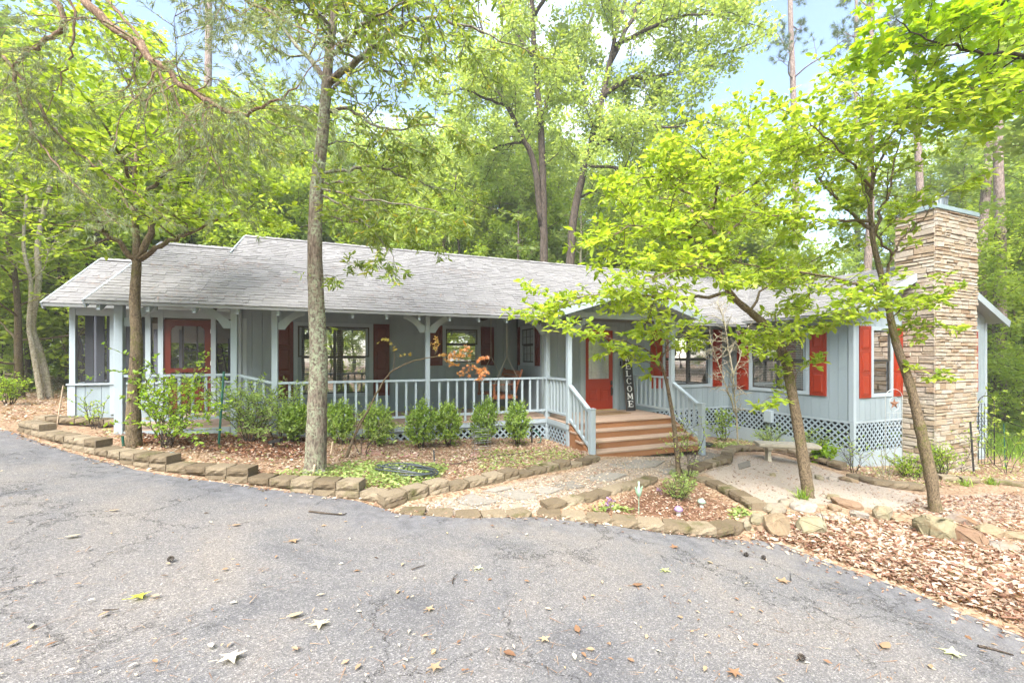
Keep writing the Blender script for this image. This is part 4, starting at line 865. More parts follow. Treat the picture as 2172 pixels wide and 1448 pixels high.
class Plant:
    """wood tubes + leaf sites grown from limbs"""
    def __init__(s, seed): s.r = np.random.default_rng(seed); s.wood = MB(); s.sites = []; s.sd = []
    def limb(s, pts, r0, r1, sides=7, per=5, wob=0.0, lump=0.0):
        P = catmull(pts, per); n = len(P); rad = r0 + (r1 - r0) * (np.linspace(0, 1, n) ** .85)
        if wob: P[1:-1] += s.r.normal(0, wob, (n - 2, 3))
        if lump: rad = rad * (1 + s.r.normal(0, lump, n))
        s.wood.tube(P, list(np.maximum(rad, .002)), sides, tint=s.r.random()); return P, rad
    def twig(s, p, d, L, r, level, o):
        n = max(3, int(L / o.get('seg', .12))); p = np.array(p, float); d = unit(d); pts = [p.copy()]; ds = [d]
        for i in range(n):
            d = unit(d + s.r.normal(0, o['wig'], 3) + np.array([0, 0, o['up'] * (1 - .5 * i / n)])); p = p + d * L / n; pts.append(p.copy()); ds.append(d)
        if r > o.get('rmin', .0015): s.wood.tube(pts, list(np.linspace(r, max(r * .4, .0012), n + 1)), 4 if r < .012 else 5, cap=False, tint=s.r.random())
        if level > 0:
            nc = o['nch']; a0 = s.r.random() * 6.28
            for k in range(nc):
                t = .25 + .75 * (k + s.r.random()) / nc; i = min(int(t * n), n - 1); q = pts[i] + (pts[i + 1] - pts[i]) * (t * n - i)
                dd = ds[i]; side = unit(np.cross(dd, [0, 0, 1]) + 1e-6) * (1 if (k % 2) else -1)
                nd = unit(dd * .55 + side * o.get('spread', .9) * s.r.uniform(.6, 1.2) + s.r.normal(0, .22, 3) + np.array([0, 0, o.get('cup', .0)]))
                s.twig(q, nd, L * o['lr'] * s.r.uniform(.6, 1.15) * (1.15 - .5 * t), r * .55, level - 1, o)
        if level <= o.get('leaf_lv', 0):
            m = max(1, int(L * o['dens'])); ts = s.r.uniform(o.get('l0', .15), 1.0, m)
            for t in ts:
                i = min(int(t * n), n - 1); s.sites.append(pts[i] + (pts[i + 1] - pts[i]) * (t * n - i)); s.sd.append(ds[i])
            for _ in range(o.get('tip', 2)): s.sites.append(pts[-1]); s.sd.append(ds[-1])
    def clothe(s, P, rad, t0, t1, n, L, level, o, bias=(0, 0, 0)):
        """n side branches along a limb"""
        m = len(P)
        for k in range(n):
            t = t0 + (t1 - t0) * (k + s.r.random()) / n; i = min(int(t * (m - 1)), m - 2); p = P[i] + (P[i + 1] - P[i]) * (t * (m - 1) - i); ax = unit(P[i + 1] - P[i])
            v = s.r.normal(0, 1, 3); v[2] *= o.get('flat', .45); v = unit(v - ax * (v @ ax) * .8); d = unit(v + ax * .55 + np.array(bias) * .6)
            s.twig(p, d, L * s.r.uniform(.55, 1.2) * (1.1 - .35 * t), min(rad[i] * .5, .02), level, o)
    def leaves(s, templ, size, var=.25, per=1, splay=.8, up=1.0, nz=.5, droop=0, keep=None, tmul=1.0):
        P = np.repeat(np.array(s.sites), per, 0); D = np.repeat(np.array(s.sd), per, 0)
        if keep is not None: m = keep(P); P, D = P[m], D[m]
        n = len(P); v = s.r.normal(0, 1, (n, 3)); v[:, 2] *= .5
        dirs = unit(D * .6 + splay * unit(v) + np.array([0, 0, -droop])); nr = np.array([0, 0, up]) + s.r.normal(0, nz, (n, 3))
        return leaves_arrays(P, dirs, nr, size * np.clip(s.r.normal(1, var, n), .4, 1.7), templ, s.r, np.clip(s.r.beta(2, 2, n) * tmul, 0, 1))
def pxd(path): return [at_d(*p) for p in path]
BARK = {}
def barkmat(name, c0, c1, scale=(9, 9, 2.0), bump=1.0, moss=None):
    m, nt, new, link = nodes(name); out = new('ShaderNodeOutputMaterial'); b = new('ShaderNodeBsdfPrincipled'); g = new('ShaderNodeNewGeometry'); mp_ = new('ShaderNodeMapping'); mp_.inputs['Scale'].default_value = scale
    link(g.outputs['Position'], mp_.inputs[0]); n1 = noise(new, link, 4.5, 7, .68, mp_.outputs[0], .6); n0 = noise(new, link, 2.1, 4, .6, g.outputs['Position'])
    r = ramp(new, [(.3, tuple(x * .35 for x in c0)), (.45, c0), (.62, c1), (.8, tuple(min(1, x * 1.25) for x in c1))]); link(n1, r.inputs[0]); c = r.outputs[0]
    if moss:
        rr = ramp(new, [(moss[1], (0, 0, 0)), (moss[1] + .15, (1, 1, 1))]); link(n0, rr.inputs[0]); n5 = noise(new, link, 30, 5, .7, g.outputs['Position']); r5 = ramp(new, [(.45, (0, 0, 0)), (.56, (1, 1, 1))]); link(n5, r5.inputs[0])
        mm = new('ShaderNodeMath'); mm.operation = 'MULTIPLY'; link(rr.outputs[0], mm.inputs[0]); link(r5.outputs[0], mm.inputs[1]); c = mixc(new, link, mm.outputs[0], c, moss[0])
    link(c, b.inputs['Base Color']); b.inputs['Roughness'].default_value = .95; b.inputs['Specular IOR Level'].default_value = .1
    bp = new('ShaderNodeBump'); bp.inputs['Strength'].default_value = bump; bp.inputs['Distance'].default_value = .025; link(n1, bp.inputs['Height']); link(bp.outputs[0], b.inputs['Normal']); link(b.outputs[0], out.inputs[0]); return m
BARK['oak'] = barkmat('oak bark', (.13, .10, .078), (.27, .22, .17), (9, 9, 2.2), 1.0, ((.30, .33, .22), .42))
BARK['dogwood'] = barkmat('dogwood bark', (.125, .093, .06), (.25, .19, .12), (14, 14, 7), .8, ((.11, .12, .022), .50))
BARK['dark'] = barkmat('dark bark', (.055, .043, .034), (.12, .094, .072), (6, 6, 1.6), .8)
BARK['pine'] = barkmat('pine bark', (.17, .125, .105), (.33, .26, .225), (5, 5, 1.6), 1.0)
BARK['pale'] = barkmat('pale bark', (.27, .23, .16), (.44, .39, .29), (6, 6, 5), .6, ((.25, .26, .10), .5))
BARK['cedar'] = barkmat('cedar bark', (.19, .125, .085), (.34, .235, .165), (18, 18, 4), .8)
LEAF = {
    'dogwood': leafmat('dogwood leaves', [(0, (.15, .24, .028)), (.5, (.27, .37, .045)), (1, (.42, .49, .09))], .5),
    'oak': leafmat('oak leaves', [(0, (.09, .145, .03)), (.5, (.17, .24, .045)), (.9, (.28, .34, .075)), (1, (.42, .33, .06))], .42, .35, .5),
    'forest': leafmat('forest leaves', [(0, (.14, .21, .055)), (.5, (.23, .31, .08)), (1, (.34, .42, .12))], .58),
    'forest_light': leafmat('light forest leaves', [(0, (.16, .24, .04)), (.5, (.26, .35, .06)), (1, (.38, .46, .10))], .52),
    'tall_oak': leafmat('tall oak leaves', [(0, (.17, .24, .08)), (.5, (.26, .34, .11)), (1, (.38, .44, .17))], .5),
    'maple': leafmat('maple leaves', [(0, (.11, .21, .012)), (.5, (.22, .35, .016)), (1, (.35, .46, .025))], .5),
    'cedar': leafmat('cedar needles', [(0, (.11, .145, .075)), (.5, (.19, .23, .125)), (.93, (.29, .325, .20)), (.97, (.46, .30, .13)), (1, (.50, .32, .15))], .35, .6),
    'pine': leafmat('pine needles', [(0, (.07, .11, .04)), (.5, (.11, .16, .06)), (1, (.18, .22, .10))], .2, .6),
    'box': leafmat('boxwood leaves', [(0, (.11, .18, .035)), (.5, (.19, .29, .055)), (.8, (.29, .40, .07)), (1, (.39, .49, .09))], .4, .4, .5),
    'nandina': leafmat('nandina leaves', [(0, (.16, .25, .08)), (.5, (.27, .38, .12)), (1, (.41, .49, .15))], .45),
    'abelia': leafmat('bright shrub leaves', [(0, (.13, .24, .02)), (.5, (.24, .37, .035)), (1, (.38, .46, .07))], .45),
    'jmaple': leafmat('orange maple leaves', [(0, (.36, .30, .07)), (.25, (.42, .28, .10)), (.5, (.56, .27, .12)), (.8, (.60, .25, .15)), (1, (.56, .24, .20))], .45),
    'groundcover': leafmat('ground cover leaves', [(0, (.13, .19, .045)), (.5, (.23, .31, .085)), (1, (.40, .46, .17))], .3),
    'grass': leafmat('grass blades', [(0, (.11, .19, .02)), (.5, (.19, .30, .035)), (1, (.30, .40, .06))], .4),
    'litter': leafmat('dry leaf litter', [(0, (.10, .047, .03)), (.22, (.23, .118, .078)), (.45, (.35, .225, .155)), (.7, (.45, .345, .265)), (.9, (.53, .445, .36)), (1, (.58, .52, .44))], .18, .6, .3),
    'fallen': leafmat('fallen leaves', [(0, (.14, .065, .035)), (.35, (.30, .175, .10)), (.7, (.42, .315, .20)), (.9, (.52, .44, .32)), (1, (.56, .51, .42))], .2, .6, .3),
    'fallen_green': leafmat('fallen green leaves', [(0, (.45, .47, .06)), (.5, (.42, .50, .10)), (1, (.58, .60, .36))], .25, .5),
}
def tree(name, base, label, cat, pl, crown, leafm, bark, group=None, smooth=True):
    e = empty(name, base, label, cat, group)
    pl.wood.build('trunk', BARK[bark], e, smooth)
    me = quick_mesh('crown', crown[0], crown[1], crown[2]); obj('crown', me, LEAF[leafm], e, fix=False); return e
# ================================================================== trees standing in front of the house
# -- oak with a lichened trunk in the bed
b0 = gat(668, 1004); D1 = float((b0[:2] @ np.array([ST, CT])))
pl = Plant(11)
TR = pxd([(668, 1012, D1), (670, 960, D1), (673, 860, D1), (676, 760, D1), (671, 640, D1), (668, 520, D1), (672, 400, D1), (685, 280, D1), (692, 190, D1), (700, 100, D1), (712, 0, D1), (722, -140, D1), (728, -330, D1)])
Pt, rt = pl.limb(TR, .150, .030, 12, 5, 0, .02)
pl.wood.tube([TR[0] - np.array([0, 0, .1]), TR[0] + np.array([0, 0, .02]), TR[0] + np.array([0, 0, .14])], [.21, .175, .146], 12)
oo = dict(wig=.20, up=.02, nch=5, lr=.55, dens=46, spread=.8, seg=.10, leaf_lv=1, tip=3, flat=.8, rmin=.0022)
limbs = [
    ([(694, 180, 0), (740, 140, -.1), (800, 92, -.3), (860, 52, -.5), (905, 36, -.6), (1000, 58, -.7), (1075, 92, -.8)], .050, .008, 15, .85),
    ([(690, 170, 0), (655, 122, .1), (600, 62, .2), (570, 10, .3), (545, -70, .4)], .040, .010, 9, .8),
    ([(697, 205, 0), (735, 165, .4), (800, 132, .8), (870, 140, 1.2)], .026, .006, 7, .8),
    ([(700, 236, 0), (735, 228, -.1), (790, 264, -.3), (840, 275, -.4), (900, 265, -.5), (960, 270, -.6)], .026, .005, 10, .6),
    ([(688, 368, 0), (740, 361, .1), (800, 355, .2), (845, 370, .3), (880, 384, .35), (945, 402, .4), (1040, 442, .5)], .028, .004, 10, .6),
    ([(686, 385, 0), (740, 392, -.2), (790, 422, -.4), (840, 470, -.5)], .018, .004, 7, .5),
    ([(676, 245, 0), (635, 224, .2), (585, 232, .4)], .016, .004, 5, .5),
    ([(672, 275, 0), (618, 268, -.3), (560, 285, -.5)], .014, .004, 5, .5),
    ([(706, 60, 0), (650, 10, -.5), (600, -60, -.9)], .03, .008, 8, .9), ([(712, 10, 0), (790, -40, .4), (880, -70, .7)], .035, .008, 10, .9),
    ([(716, -40, 0), (700, -120, -.9), (690, -200, -1.7)], .035, .008, 8, 1.0), ([(700, 120, 0), (760, 60, -.9), (830, 20, -1.6)], .03, .006, 8, .8),
    ([(704, 80, 0), (690, 40, 1.0), (700, 0, 1.9)], .03, .008, 8, .9), ([(722, -140, 0), (820, -190, .5), (920, -160, 1.0)], .03, .008, 8, 1.0),
    ([(684, 415, 0), (735, 440, -.35), (790, 490, -.6), (835, 545, -.7)], .018, .004, 9, .45), ([(682, 455, 0), (745, 470, .2), (820, 480, .4), (900, 500, .5)], .016, .004, 9, .5), ([(680, 400, 0), (760, 420, -.6), (850, 430, -1.0), (930, 450, -1.2)], .018, .004, 9, .5), ([(672, 575, 0), (710, 585, -.2), (745, 575, -.3)], .006, .002, 3, .2),
    ([(682, 310, 0), (720, 300, .4), (770, 310, .9), (810, 330, 1.3)], .016, .004, 7, .55), ([(680, 330, 0), (655, 320, .4), (620, 335, .7)], .012, .003, 4, .45)]
for path, r0, r1, nb, L in limbs:
    P_, r_ = pl.limb(pxd([(x, y, D1 + dd) for x, y, dd in path]), r0, r1, 7, 5, .012, .03); pl.clothe(P_, r_, .2, 1.0, int(nb * 1.4), L, 1, oo)
    pl.twig(P_[-1], P_[-1] - P_[-2], L * .8, r1, 1, oo)
for py, sx in ((592, 1), (580, -1), (690, 1), (740, 1), (600, 1)):          # little shoots straight off the trunk
    i = int(np.argmin(abs(np.array([CY - F * (p[2] - ZC) / D1 for p in Pt]) - py))); pl.twig(Pt[i], (sx, -.5, .1), .22, .004, 0, dict(oo, dens=30))
tree('oak_tree', b0, 'tall oak with lichen covered trunk rising from the leafy porch bed', 'tree', pl, pl.leaves('lance', .080, .25, 1, .9, .7, .8, .25), 'oak', 'oak')

# -- slim dogwood at the left end of the porch
b0 = gat(285, 948); D2 = float(b0[:2] @ np.array([ST, CT])); pl = Plant(12)
Pt, rt = pl.limb(pxd([(285, 955, D2), (283, 860, D2), (290, 740, D2), (286, 640, D2), (290, 560, D2), (289, 500, D2 + .05), (283, 420, D2 + .1), (290, 330, D2 + .2), (300, 230, D2 + .3)]), .098, .02, 10, 5, 0, .04)
od = dict(wig=.13, up=.0, nch=7, lr=.62, dens=26, spread=1.0, seg=.12, leaf_lv=1, tip=3, flat=.25, cup=.02)
for path, r0, r1, nb, L in [
    ([(289, 556, 0), (255, 520, -.1), (222, 490, -.2), (190, 440, -.4), (150, 380, -.6), (90, 340, -.8)], .045, .008, 11, .9),
    ([(291, 552, 0), (325, 480, .1), (345, 430, .2), (352, 380, .3), (345, 300, .4), (360, 220, .5)], .05, .008, 11, .95),
    ([(298, 550, 0), (350, 516, -.15), (400, 496, -.3), (470, 462, -.5), (530, 440, -.7)], .04, .006, 9, .8),
    ([(287, 480, 0), (250, 400, .5), (200, 330, .9), (160, 280, 1.2)], .03, .006, 9, .95), ([(290, 440, 0), (340, 380, -.5), (400, 330, -1.0), (450, 290, -1.3)], .03, .006, 9, .95),
    ([(285, 400, 0), (250, 320, -.6), (210, 250, -1.1)], .025, .006, 9, 1.0), ([(292, 320, 0), (350, 260, .4), (420, 210, .8)], .022, .005, 8, .9), ([(300, 240, 0), (260, 160, .0), (230, 90, .1)], .02, .005, 8, .9)]:
    P_, r_ = pl.limb(pxd([(x, y, D2 + dd) for x, y, dd in path]), r0, r1, 7, 5, .012, .03); pl.clothe(P_, r_, .3, 1.0, nb, L, 1, od); pl.twig(P_[-1], P_[-1] - P_[-2], L * .8, r1, 1, od)
tree('dogwood_tree', b0, 'slim forked dogwood beside the screened porch at the left end', 'tree', pl, pl.leaves('oval', .082, .33, 1, 1.0, 1.4, .45), 'dogwood', 'dogwood')

# -- leaning dogwood right of the steps
b0 = gat(1715, 1054); D3 = float(b0[:2] @ np.array([ST, CT])); pl = Plant(13)
Pt, rt = pl.limb(pxd([(1717, 1062, D3), (1706, 990, D3), (1690, 890, D3), (1667, 770, D3), (1642, 708, D3 - .05), (1597, 666, D3 - .1), (1552, 626, D3 - .2), (1526, 570, D3 - .25), (1516, 500, D3 - .3), (1511, 448, D3 - .3)]), .086, .030, 10, 5, 0, .05)
for path, r0, r1, nb, L in [
    ([(1511, 450, -.3), (1490, 425, -.4), (1440, 398, -.6), (1390, 375, -.8), (1345, 385, -1.0)], .024, .005, 12, .75), ([(1512, 455, -.3), (1548, 420, -.1), (1592, 398, .1), (1640, 350, .3), (1690, 300, .5)], .026, .005, 13, .8),
    ([(1522, 555, -.25), (1470, 505, -.6), (1410, 480, -.9), (1345, 480, -1.2), (1300, 500, -1.4)], .028, .005, 15, .75), ([(1545, 622, -.2), (1480, 630, -.5), (1430, 634, -.7), (1370, 625, -.9), (1300, 622, -1.1), (1215, 632, -1.2), (1170, 640, -1.3)], .028, .004, 17, .6),
    ([(1590, 660, -.1), (1625, 610, .2), (1685, 572, .4), (1750, 540, .5)], .022, .005, 10, .7), ([(1518, 520, -.3), (1560, 480, .4), (1600, 440, .9), (1640, 400, 1.3)], .022, .005, 11, .8),
    ([(1516, 490, -.3), (1460, 440, .3), (1410, 420, .9), (1370, 430, 1.3)], .022, .005, 12, .8), ([(1513, 460, -.3), (1520, 400, -.7), (1510, 350, -1.1), (1480, 320, -1.5)], .02, .005, 11, .75),
    ([(1530, 585, -.25), (1480, 560, .4), (1420, 550, 1.0), (1370, 560, 1.4)], .02, .005, 12, .75), ([(1525, 565, -.3), (1500, 560, -.9), (1440, 570, -1.4), (1380, 590, -1.7)], .02, .005, 12, .65),
    ([(1670, 780, 0), (1640, 740, .3), (1620, 730, .5)], .010, .003, 5, .35), ([(1660, 745, 0), (1690, 700, -.3), (1710, 690, -.4)], .010, .003, 6, .4), ([(1650, 720, 0), (1620, 700, -.35), (1600, 720, -.5)], .010, .003, 7, .4),
    ([(1640, 705, 0), (1650, 660, .3), (1670, 640, .5)], .010, .003, 6, .4), ([(1680, 830, 0), (1690, 790, -.2), (1720, 780, -.3)], .007, .002, 3, .25), ([(1684, 860, 0), (1655, 840, -.1), (1620, 850, -.2)], .007, .002, 3, .25),
    ([(1511, 450, -.3), (1530, 380, .2), (1580, 310, .5), (1620, 260, .7)], .022, .005, 12, .8)]:
    P_, r_ = pl.limb(pxd([(x, y, D3 + dd) for x, y, dd in path]), r0, r1, 7, 5, .012, .03); pl.clothe(P_, r_, .25, 1.0, nb, L, 1, od); pl.twig(P_[-1], P_[-1] - P_[-2], L * .8, r1, 1, od)
tree('dogwood_tree', b0, 'dogwood leaning left over the front steps, mossy trunk beside the stone bench', 'tree', pl, pl.leaves('oval', .080, .33, 1, 1.0, 1.4, .45), 'dogwood', 'dogwood')

# -- second dogwood, bent, in front of the chimney
b0 = gat(1985, 1087); D4 = float(b0[:2] @ np.array([ST, CT])); pl = Plant(14)
Pt, rt = pl.limb(pxd([(1986, 1096, D4), (1974, 1010, D4), (1960, 945, D4), (1946, 880, D4), (1930, 815, D4), (1903, 735, D4), (1892, 690, D4), (1880, 625, D4), (1862, 555, D4), (1850, 500, D4), (1846, 430, D4 + .05), (1852, 370, D4 + .1)]), .078, .020, 10, 5, 0, .04)
for path, r0, r1, nb, L in [
    ([(1858, 622, 0), (1842, 618, -.05), (1789, 593, -.15), (1700, 577, -.25), (1640, 570, -.3), (1560, 555, -.4), (1480, 530, -.5)], .030, .004, 16, .55), ([(1868, 600, 0), (1888, 562, -.1), (1895, 537, -.15), (1920, 500, -.2), (1955, 465, -.3), (2000, 412, -.4), (2055, 382, -.5)], .022, .003, 5, .25),
    ([(1893, 540, -.15), (1862, 502, -.3), (1850, 450, -.4), (1830, 400, -.5)], .018, .004, 8, .6), ([(1846, 485, 0), (1790, 440, .1), (1732, 370, .2), (1740, 320, .3), (1700, 270, .3)], .026, .005, 12, .7), ([(1850, 510, 0), (1872, 440, .2), (1888, 395, .3), (1908, 300, .4), (1930, 230, .4)], .026, .005, 13, .7),
    ([(1848, 470, 0), (1760, 466, -.4), (1660, 462, -.8), (1600, 450, -1.0)], .022, .004, 12, .6), ([(1850, 400, .05), (1800, 340, -.4), (1750, 290, -.8), (1700, 250, -1.1)], .02, .005, 13, .75), ([(1852, 380, .1), (1880, 300, -.4), (1920, 240, -.8), (1980, 220, -1.1)], .02, .005, 12, .75),
    ([(1850, 420, .05), (1810, 350, .7), (1780, 300, 1.2)], .02, .005, 11, .8), ([(1852, 375, .1), (1850, 300, .3), (1840, 230, .5), (1810, 190, .6)], .02, .005, 12, .75),
    ([(1892, 690, 0), (1850, 650, -.2), (1815, 660, -.35)], .010, .003, 7, .4), ([(1890, 680, 0), (1930, 640, -.2), (1975, 640, -.3)], .010, .003, 7, .4), ([(1900, 725, 0), (1940, 690, -.1), (1980, 690, -.15)], .008, .003, 5, .35), ([(1882, 640, 0), (1840, 600, -.4), (1800, 640, -.6)], .010, .003, 6, .4),
    ([(1930, 812, 0), (1970, 790, -.1), (2000, 800, -.1)], .006, .002, 3, .22)]:
    P_, r_ = pl.limb(pxd([(x, y, D4 + dd) for x, y, dd in path]), r0, r1, 7, 5, .012, .03); pl.clothe(P_, r_, .3, 1.0, nb, L, 1, od); pl.twig(P_[-1], P_[-1] - P_[-2], L * .8, r1, 1, od)
tree('dogwood_tree', b0, 'bent grey brown dogwood standing in front of the stone chimney', 'tree', pl, pl.leaves('oval', .078, .33, 1, 1.0, 1.4, .45), 'dogwood', 'dogwood')

# -- dogwood sapling in the triangular bed
b0 = gat(1440, 1012); D5 = float(b0[:2] @ np.array([ST, CT])); pl = Plant(15)
Pt, rt = pl.limb(pxd([(1440, 1018, D5), (1436, 960, D5), (1428, 890, D5), (1418, 830, D5), (1411, 800, D5), (1402, 772, D5 - .05), (1385, 752, D5 - .1), (1360, 735, D5 - .2)]), .045, .010, 8, 5, 0, .05)
os_ = dict(od, dens=15, nch=4)
for path, nb, L in [([(1360, 735, -.2), (1310, 722, -.35), (1250, 712, -.5), (1200, 705, -.6)], 8, .4), ([(1380, 750, -.1), (1330, 745, -.3), (1290, 750, -.5)], 6, .35), ([(1402, 770, 0), (1420, 725, -.1), (1460, 700, -.2)], 7, .4), ([(1395, 762, 0), (1385, 715, -.3), (1370, 690, -.45)], 6, .4), ([(1408, 790, 0), (1380, 770, -.4), (1345, 765, -.6)], 4, .3), ([(1395, 760, 0), (1440, 720, .3), (1470, 690, .5)], 5, .35)]:
    P_, r_ = pl.limb(pxd([(x, y, D5 + dd) for x, y, dd in path]), .011, .003, 5, 4, .01); pl.clothe(P_, r_, .2, 1.0, nb, L, 1, os_); pl.twig(P_[-1], P_[-1] - P_[-2], L * .7, .003, 0, os_)
tree('dogwood_sapling', b0, 'thin dogwood sapling in the triangular bed before the steps', 'tree', pl, pl.leaves('oval', .115, .22, 1, 1.0, 1.8, .3), 'dogwood', 'dogwood')

# -- cedar: its trunk stands left of the view, its long limbs hang into it
pl = Plant(16); tb = (-5.6, 1.9); DZ = hz(*tb); top = np.array([tb[0], tb[1], 9.5])
Pt, rt = pl.limb([(tb[0], tb[1], DZ - .1), (tb[0] + .05, tb[1], 3.0), (tb[0] + .1, tb[1] + .1, 6.0), tuple(top)], .24, .06, 10, 5, 0, .04)
oc = dict(wig=.16, up=-.10, nch=5, lr=.6, dens=15, spread=.7, seg=.09, leaf_lv=1, tip=2, flat=.9, rmin=.0022)
def tpt(z): return np.array([tb[0] + .08, tb[1] + .05, z])
for z, path, r0, r1, t0, nb, L in [
    (7.2, [(60, -170, 4.1), (180, 0, 4.0), (265, 75, 3.95), (345, 145, 3.9), (420, 200, 3.85), (485, 238, 3.8), (560, 230, 3.75), (640, 172, 3.7)], .06, .006, .38, 42, .78),
    (6.6, [(-40, -120, 4.4), (125, 15, 4.3), (110, 80, 4.3), (42, 125, 4.3), (36, 190, 4.3), (60, 260, 4.3), (120, 350, 4.3), (190, 420, 4.3)], .035, .005, .35, 26, .62),
    (7.8, [(100, -260, 4.0), (300, -120, 3.9), (450, -40, 3.8), (560, 20, 3.7), (640, 60, 3.6)], .045, .006, .4, 24, .65),
    (6.0, [(-200, -20, 4.6), (-60, 60, 4.6), (40, 160, 4.6), (120, 280, 4.6), (210, 360, 4.6), (300, 420, 4.6)], .035, .005, .4, 24, .6),
    (7.0, [(40, -140, 4.3), (140, -20, 4.3), (155, 90, 4.3), (130, 170, 4.3), (110, 210, 4.3)], .022, .004, .4, 12, .5),
    (7.4, [(100, -120, 4.5), (280, 60, 4.5), (380, 220, 4.5), (450, 330, 4.5), (480, 400, 4.5)], .028, .004, .45, 20, .6)]:
    P_, r_ = pl.limb([tpt(z)] + pxd(path), r0, r1, 7, 6, .012, .05); pl.clothe(P_, r_ * .45, t0, 1.0, nb, L, 1, oc, (0, 0, -.7)); pl.twig(P_[-1], P_[-1] - P_[-2], .5, r1, 1, oc)
P = np.array(pl.sites); Dd = np.array(pl.sd); nn_ = 6
P = np.repeat(P, nn_, 0) + pl.r.normal(0, .010, (len(P) * nn_, 3)); Dd = np.repeat(Dd, nn_, 0); dirs = unit(Dd * .9 + pl.r.normal(0, .42, P.shape) + np.array([0, 0, -.25]))
sel = pl.r.random(len(P) // nn_) ** 1.0; tn = np.clip(np.repeat(sel, nn_) * .9 + pl.r.random(len(P)) * .1, 0, 1); tn = np.where(np.repeat(pl.r.random(len(sel)) < .03, nn_), 1.0, tn * .92)
crown = leaves_arrays(P, dirs, pl.r.normal(0, 1, P.shape), .062 * pl.r.uniform(.6, 1.4, len(P)), 'needle', pl.r, tn, np.full(len(P), 2.5))
tree('cedar_tree', (tb[0], tb[1], DZ), 'cedar with hanging grey green sprays across the upper left', 'tree', pl, crown, 'cedar', 'cedar')

# -- maple: trunk right of the view, branches reach in at the upper right
pl = Plant(17); tb = (9.2, 1.3); DZ = hz(*tb)
Pt, rt = pl.limb([(tb[0], tb[1], DZ - .1), (tb[0], tb[1], 2.5), (tb[0] - .1, tb[1] + .1, 5.0), (tb[0], tb[1], 8.0)], .17, .05, 10, 5, 0, .03)
om = dict(wig=.14, up=-.01, nch=6, lr=.6, dens=12, spread=.9, seg=.1, leaf_lv=1, tip=3, flat=.5)
for z, path, nb, L in [(4.3, [(2260, 190, 5.2), (2172, 118, 5.0), (2090, 112, 4.8), (2010, 95, 4.7), (1940, 70, 4.6), (1900, 40, 4.5)], 20, .65), (4.6, [(2260, 80, 5.2), (2160, 20, 5.0), (2050, 0, 4.8), (1950, -30, 4.7)], 18, .7), (4.0, [(2270, 250, 5.3), (2180, 200, 5.2), (2100, 190, 5.1), (2040, 180, 5.0)], 13, .55),
                       (5.0, [(2280, -80, 5.0), (2160, -110, 4.8), (2020, -120, 4.6)], 14, .7)]:
    P_, r_ = pl.limb([np.array([tb[0], tb[1], z])] + pxd(path), .03, .004, 6, 5, .01); pl.clothe(P_, r_, .3, 1.0, nb, L, 1, om)
tree('maple_tree', (tb[0], tb[1], DZ), 'maple with star shaped leaves reaching in at the upper right corner', 'tree', pl, pl.leaves('star', .125, .25, 1, .9, 1.2, .55, .15), 'maple', 'dark')
# ================================================================== woods behind and around the house
def gen_tree(seed, H, r0, crown0, spread, nlimb, dens, leaf, templ='diamond', lean=.04, tw=1.0):
    """returns (trunk mesh, crown mesh) standing at the origin"""
    pl = Plant(seed); r = pl.r; P = [np.array([0, 0, -.3])]; d = np.array([r.normal(0, lean), r.normal(0, lean), 1.0])
    for k in range(8): d = unit(d + r.normal(0, .05, 3) * np.array([1, 1, .2])); P.append(P[-1] + d * (H + .3) / 8)
    Pt, rt = pl.limb(P, r0, r0 * .18, 8, 3, 0, .03)
    pl.wood.tube([P[0], P[0] + np.array([0, 0, .35]), P[0] + np.array([0, 0, .8])], [r0 * 1.5, r0 * 1.2, r0 * .98], 8)
    o = dict(wig=.17, up=.05, nch=5, lr=.5, dens=dens, spread=.85, seg=.35, leaf_lv=1, tip=3, flat=.6, rmin=.007)
    for k in range(nlimb):
        t = crown0 + (1 - crown0) * (k + r.random()) / nlimb; i = min(int(t * (len(Pt) - 1)), len(Pt) - 2); p = Pt[i]; a = 2.4 * k + r.random(); e = .25 + .55 * t
        L = spread * (1.15 - .65 * abs(t - .45)) * r.uniform(.65, 1.2)
        pts = [p]; dd = unit(np.array([math.cos(a), math.sin(a), e]))
        for _ in range(4): dd = unit(dd + r.normal(0, .16, 3) + np.array([0, 0, .03])); pts.append(pts[-1] + dd * L / 4)
        Pl, rl = pl.limb(pts, max(rt[i] * .45, .02), .012, 5, 3, .01); pl.clothe(Pl, rl, .25, 1.0, max(4, int(L * 2.6 * tw)), L * .36, 1, o); pl.twig(Pl[-1], dd, L * .3, .012, 1, o)
    P_ = np.array(pl.sites); n = len(P_); per = 3; P_ = np.repeat(P_, per, 0) + r.normal(0, leaf * .9, (n * per, 3)); m = len(P_)
    v = r.normal(0, 1, (m, 3)); v[:, 2] *= .5; nr = np.array([0, 0, 1.0]) + r.normal(0, .55, (m, 3)); tn = np.repeat(r.beta(2, 2, n), per) * .7 + r.random(m) * .3
    V, Fs, T = leaves_arrays(P_, v, nr, leaf * np.clip(r.normal(1, .3, m), .4, 1.8), templ, r, tn)
    cr_ = quick_mesh('crown', V, Fs, T); tr_ = pl.wood.mesh('trunk'); tr_.polygons.foreach_set('use_smooth', np.ones(len(tr_.polygons), bool)); return tr_, cr_
VAR = {}
def variant(key, leafm, bark, *a, **k):
    t, c = gen_tree(*a, **k); t.materials.append(BARK[bark]); c.materials.append(LEAF[leafm]); VAR[key] = (t, c)
variant('tall_a', 'forest', 'dark', 21, 15, .22, .28, 4.2, 22, 8, .19)
variant('tall_b', 'forest_light', 'dark', 22, 13, .17, .22, 3.8, 22, 8, .18)
variant('tall_c', 'tall_oak', 'pine', 23, 17, .26, .36, 4.6, 22, 8, .19)
variant('mid_a', 'forest_light', 'dogwood', 24, 7.0, .10, .18, 2.7, 18, 11, .14)
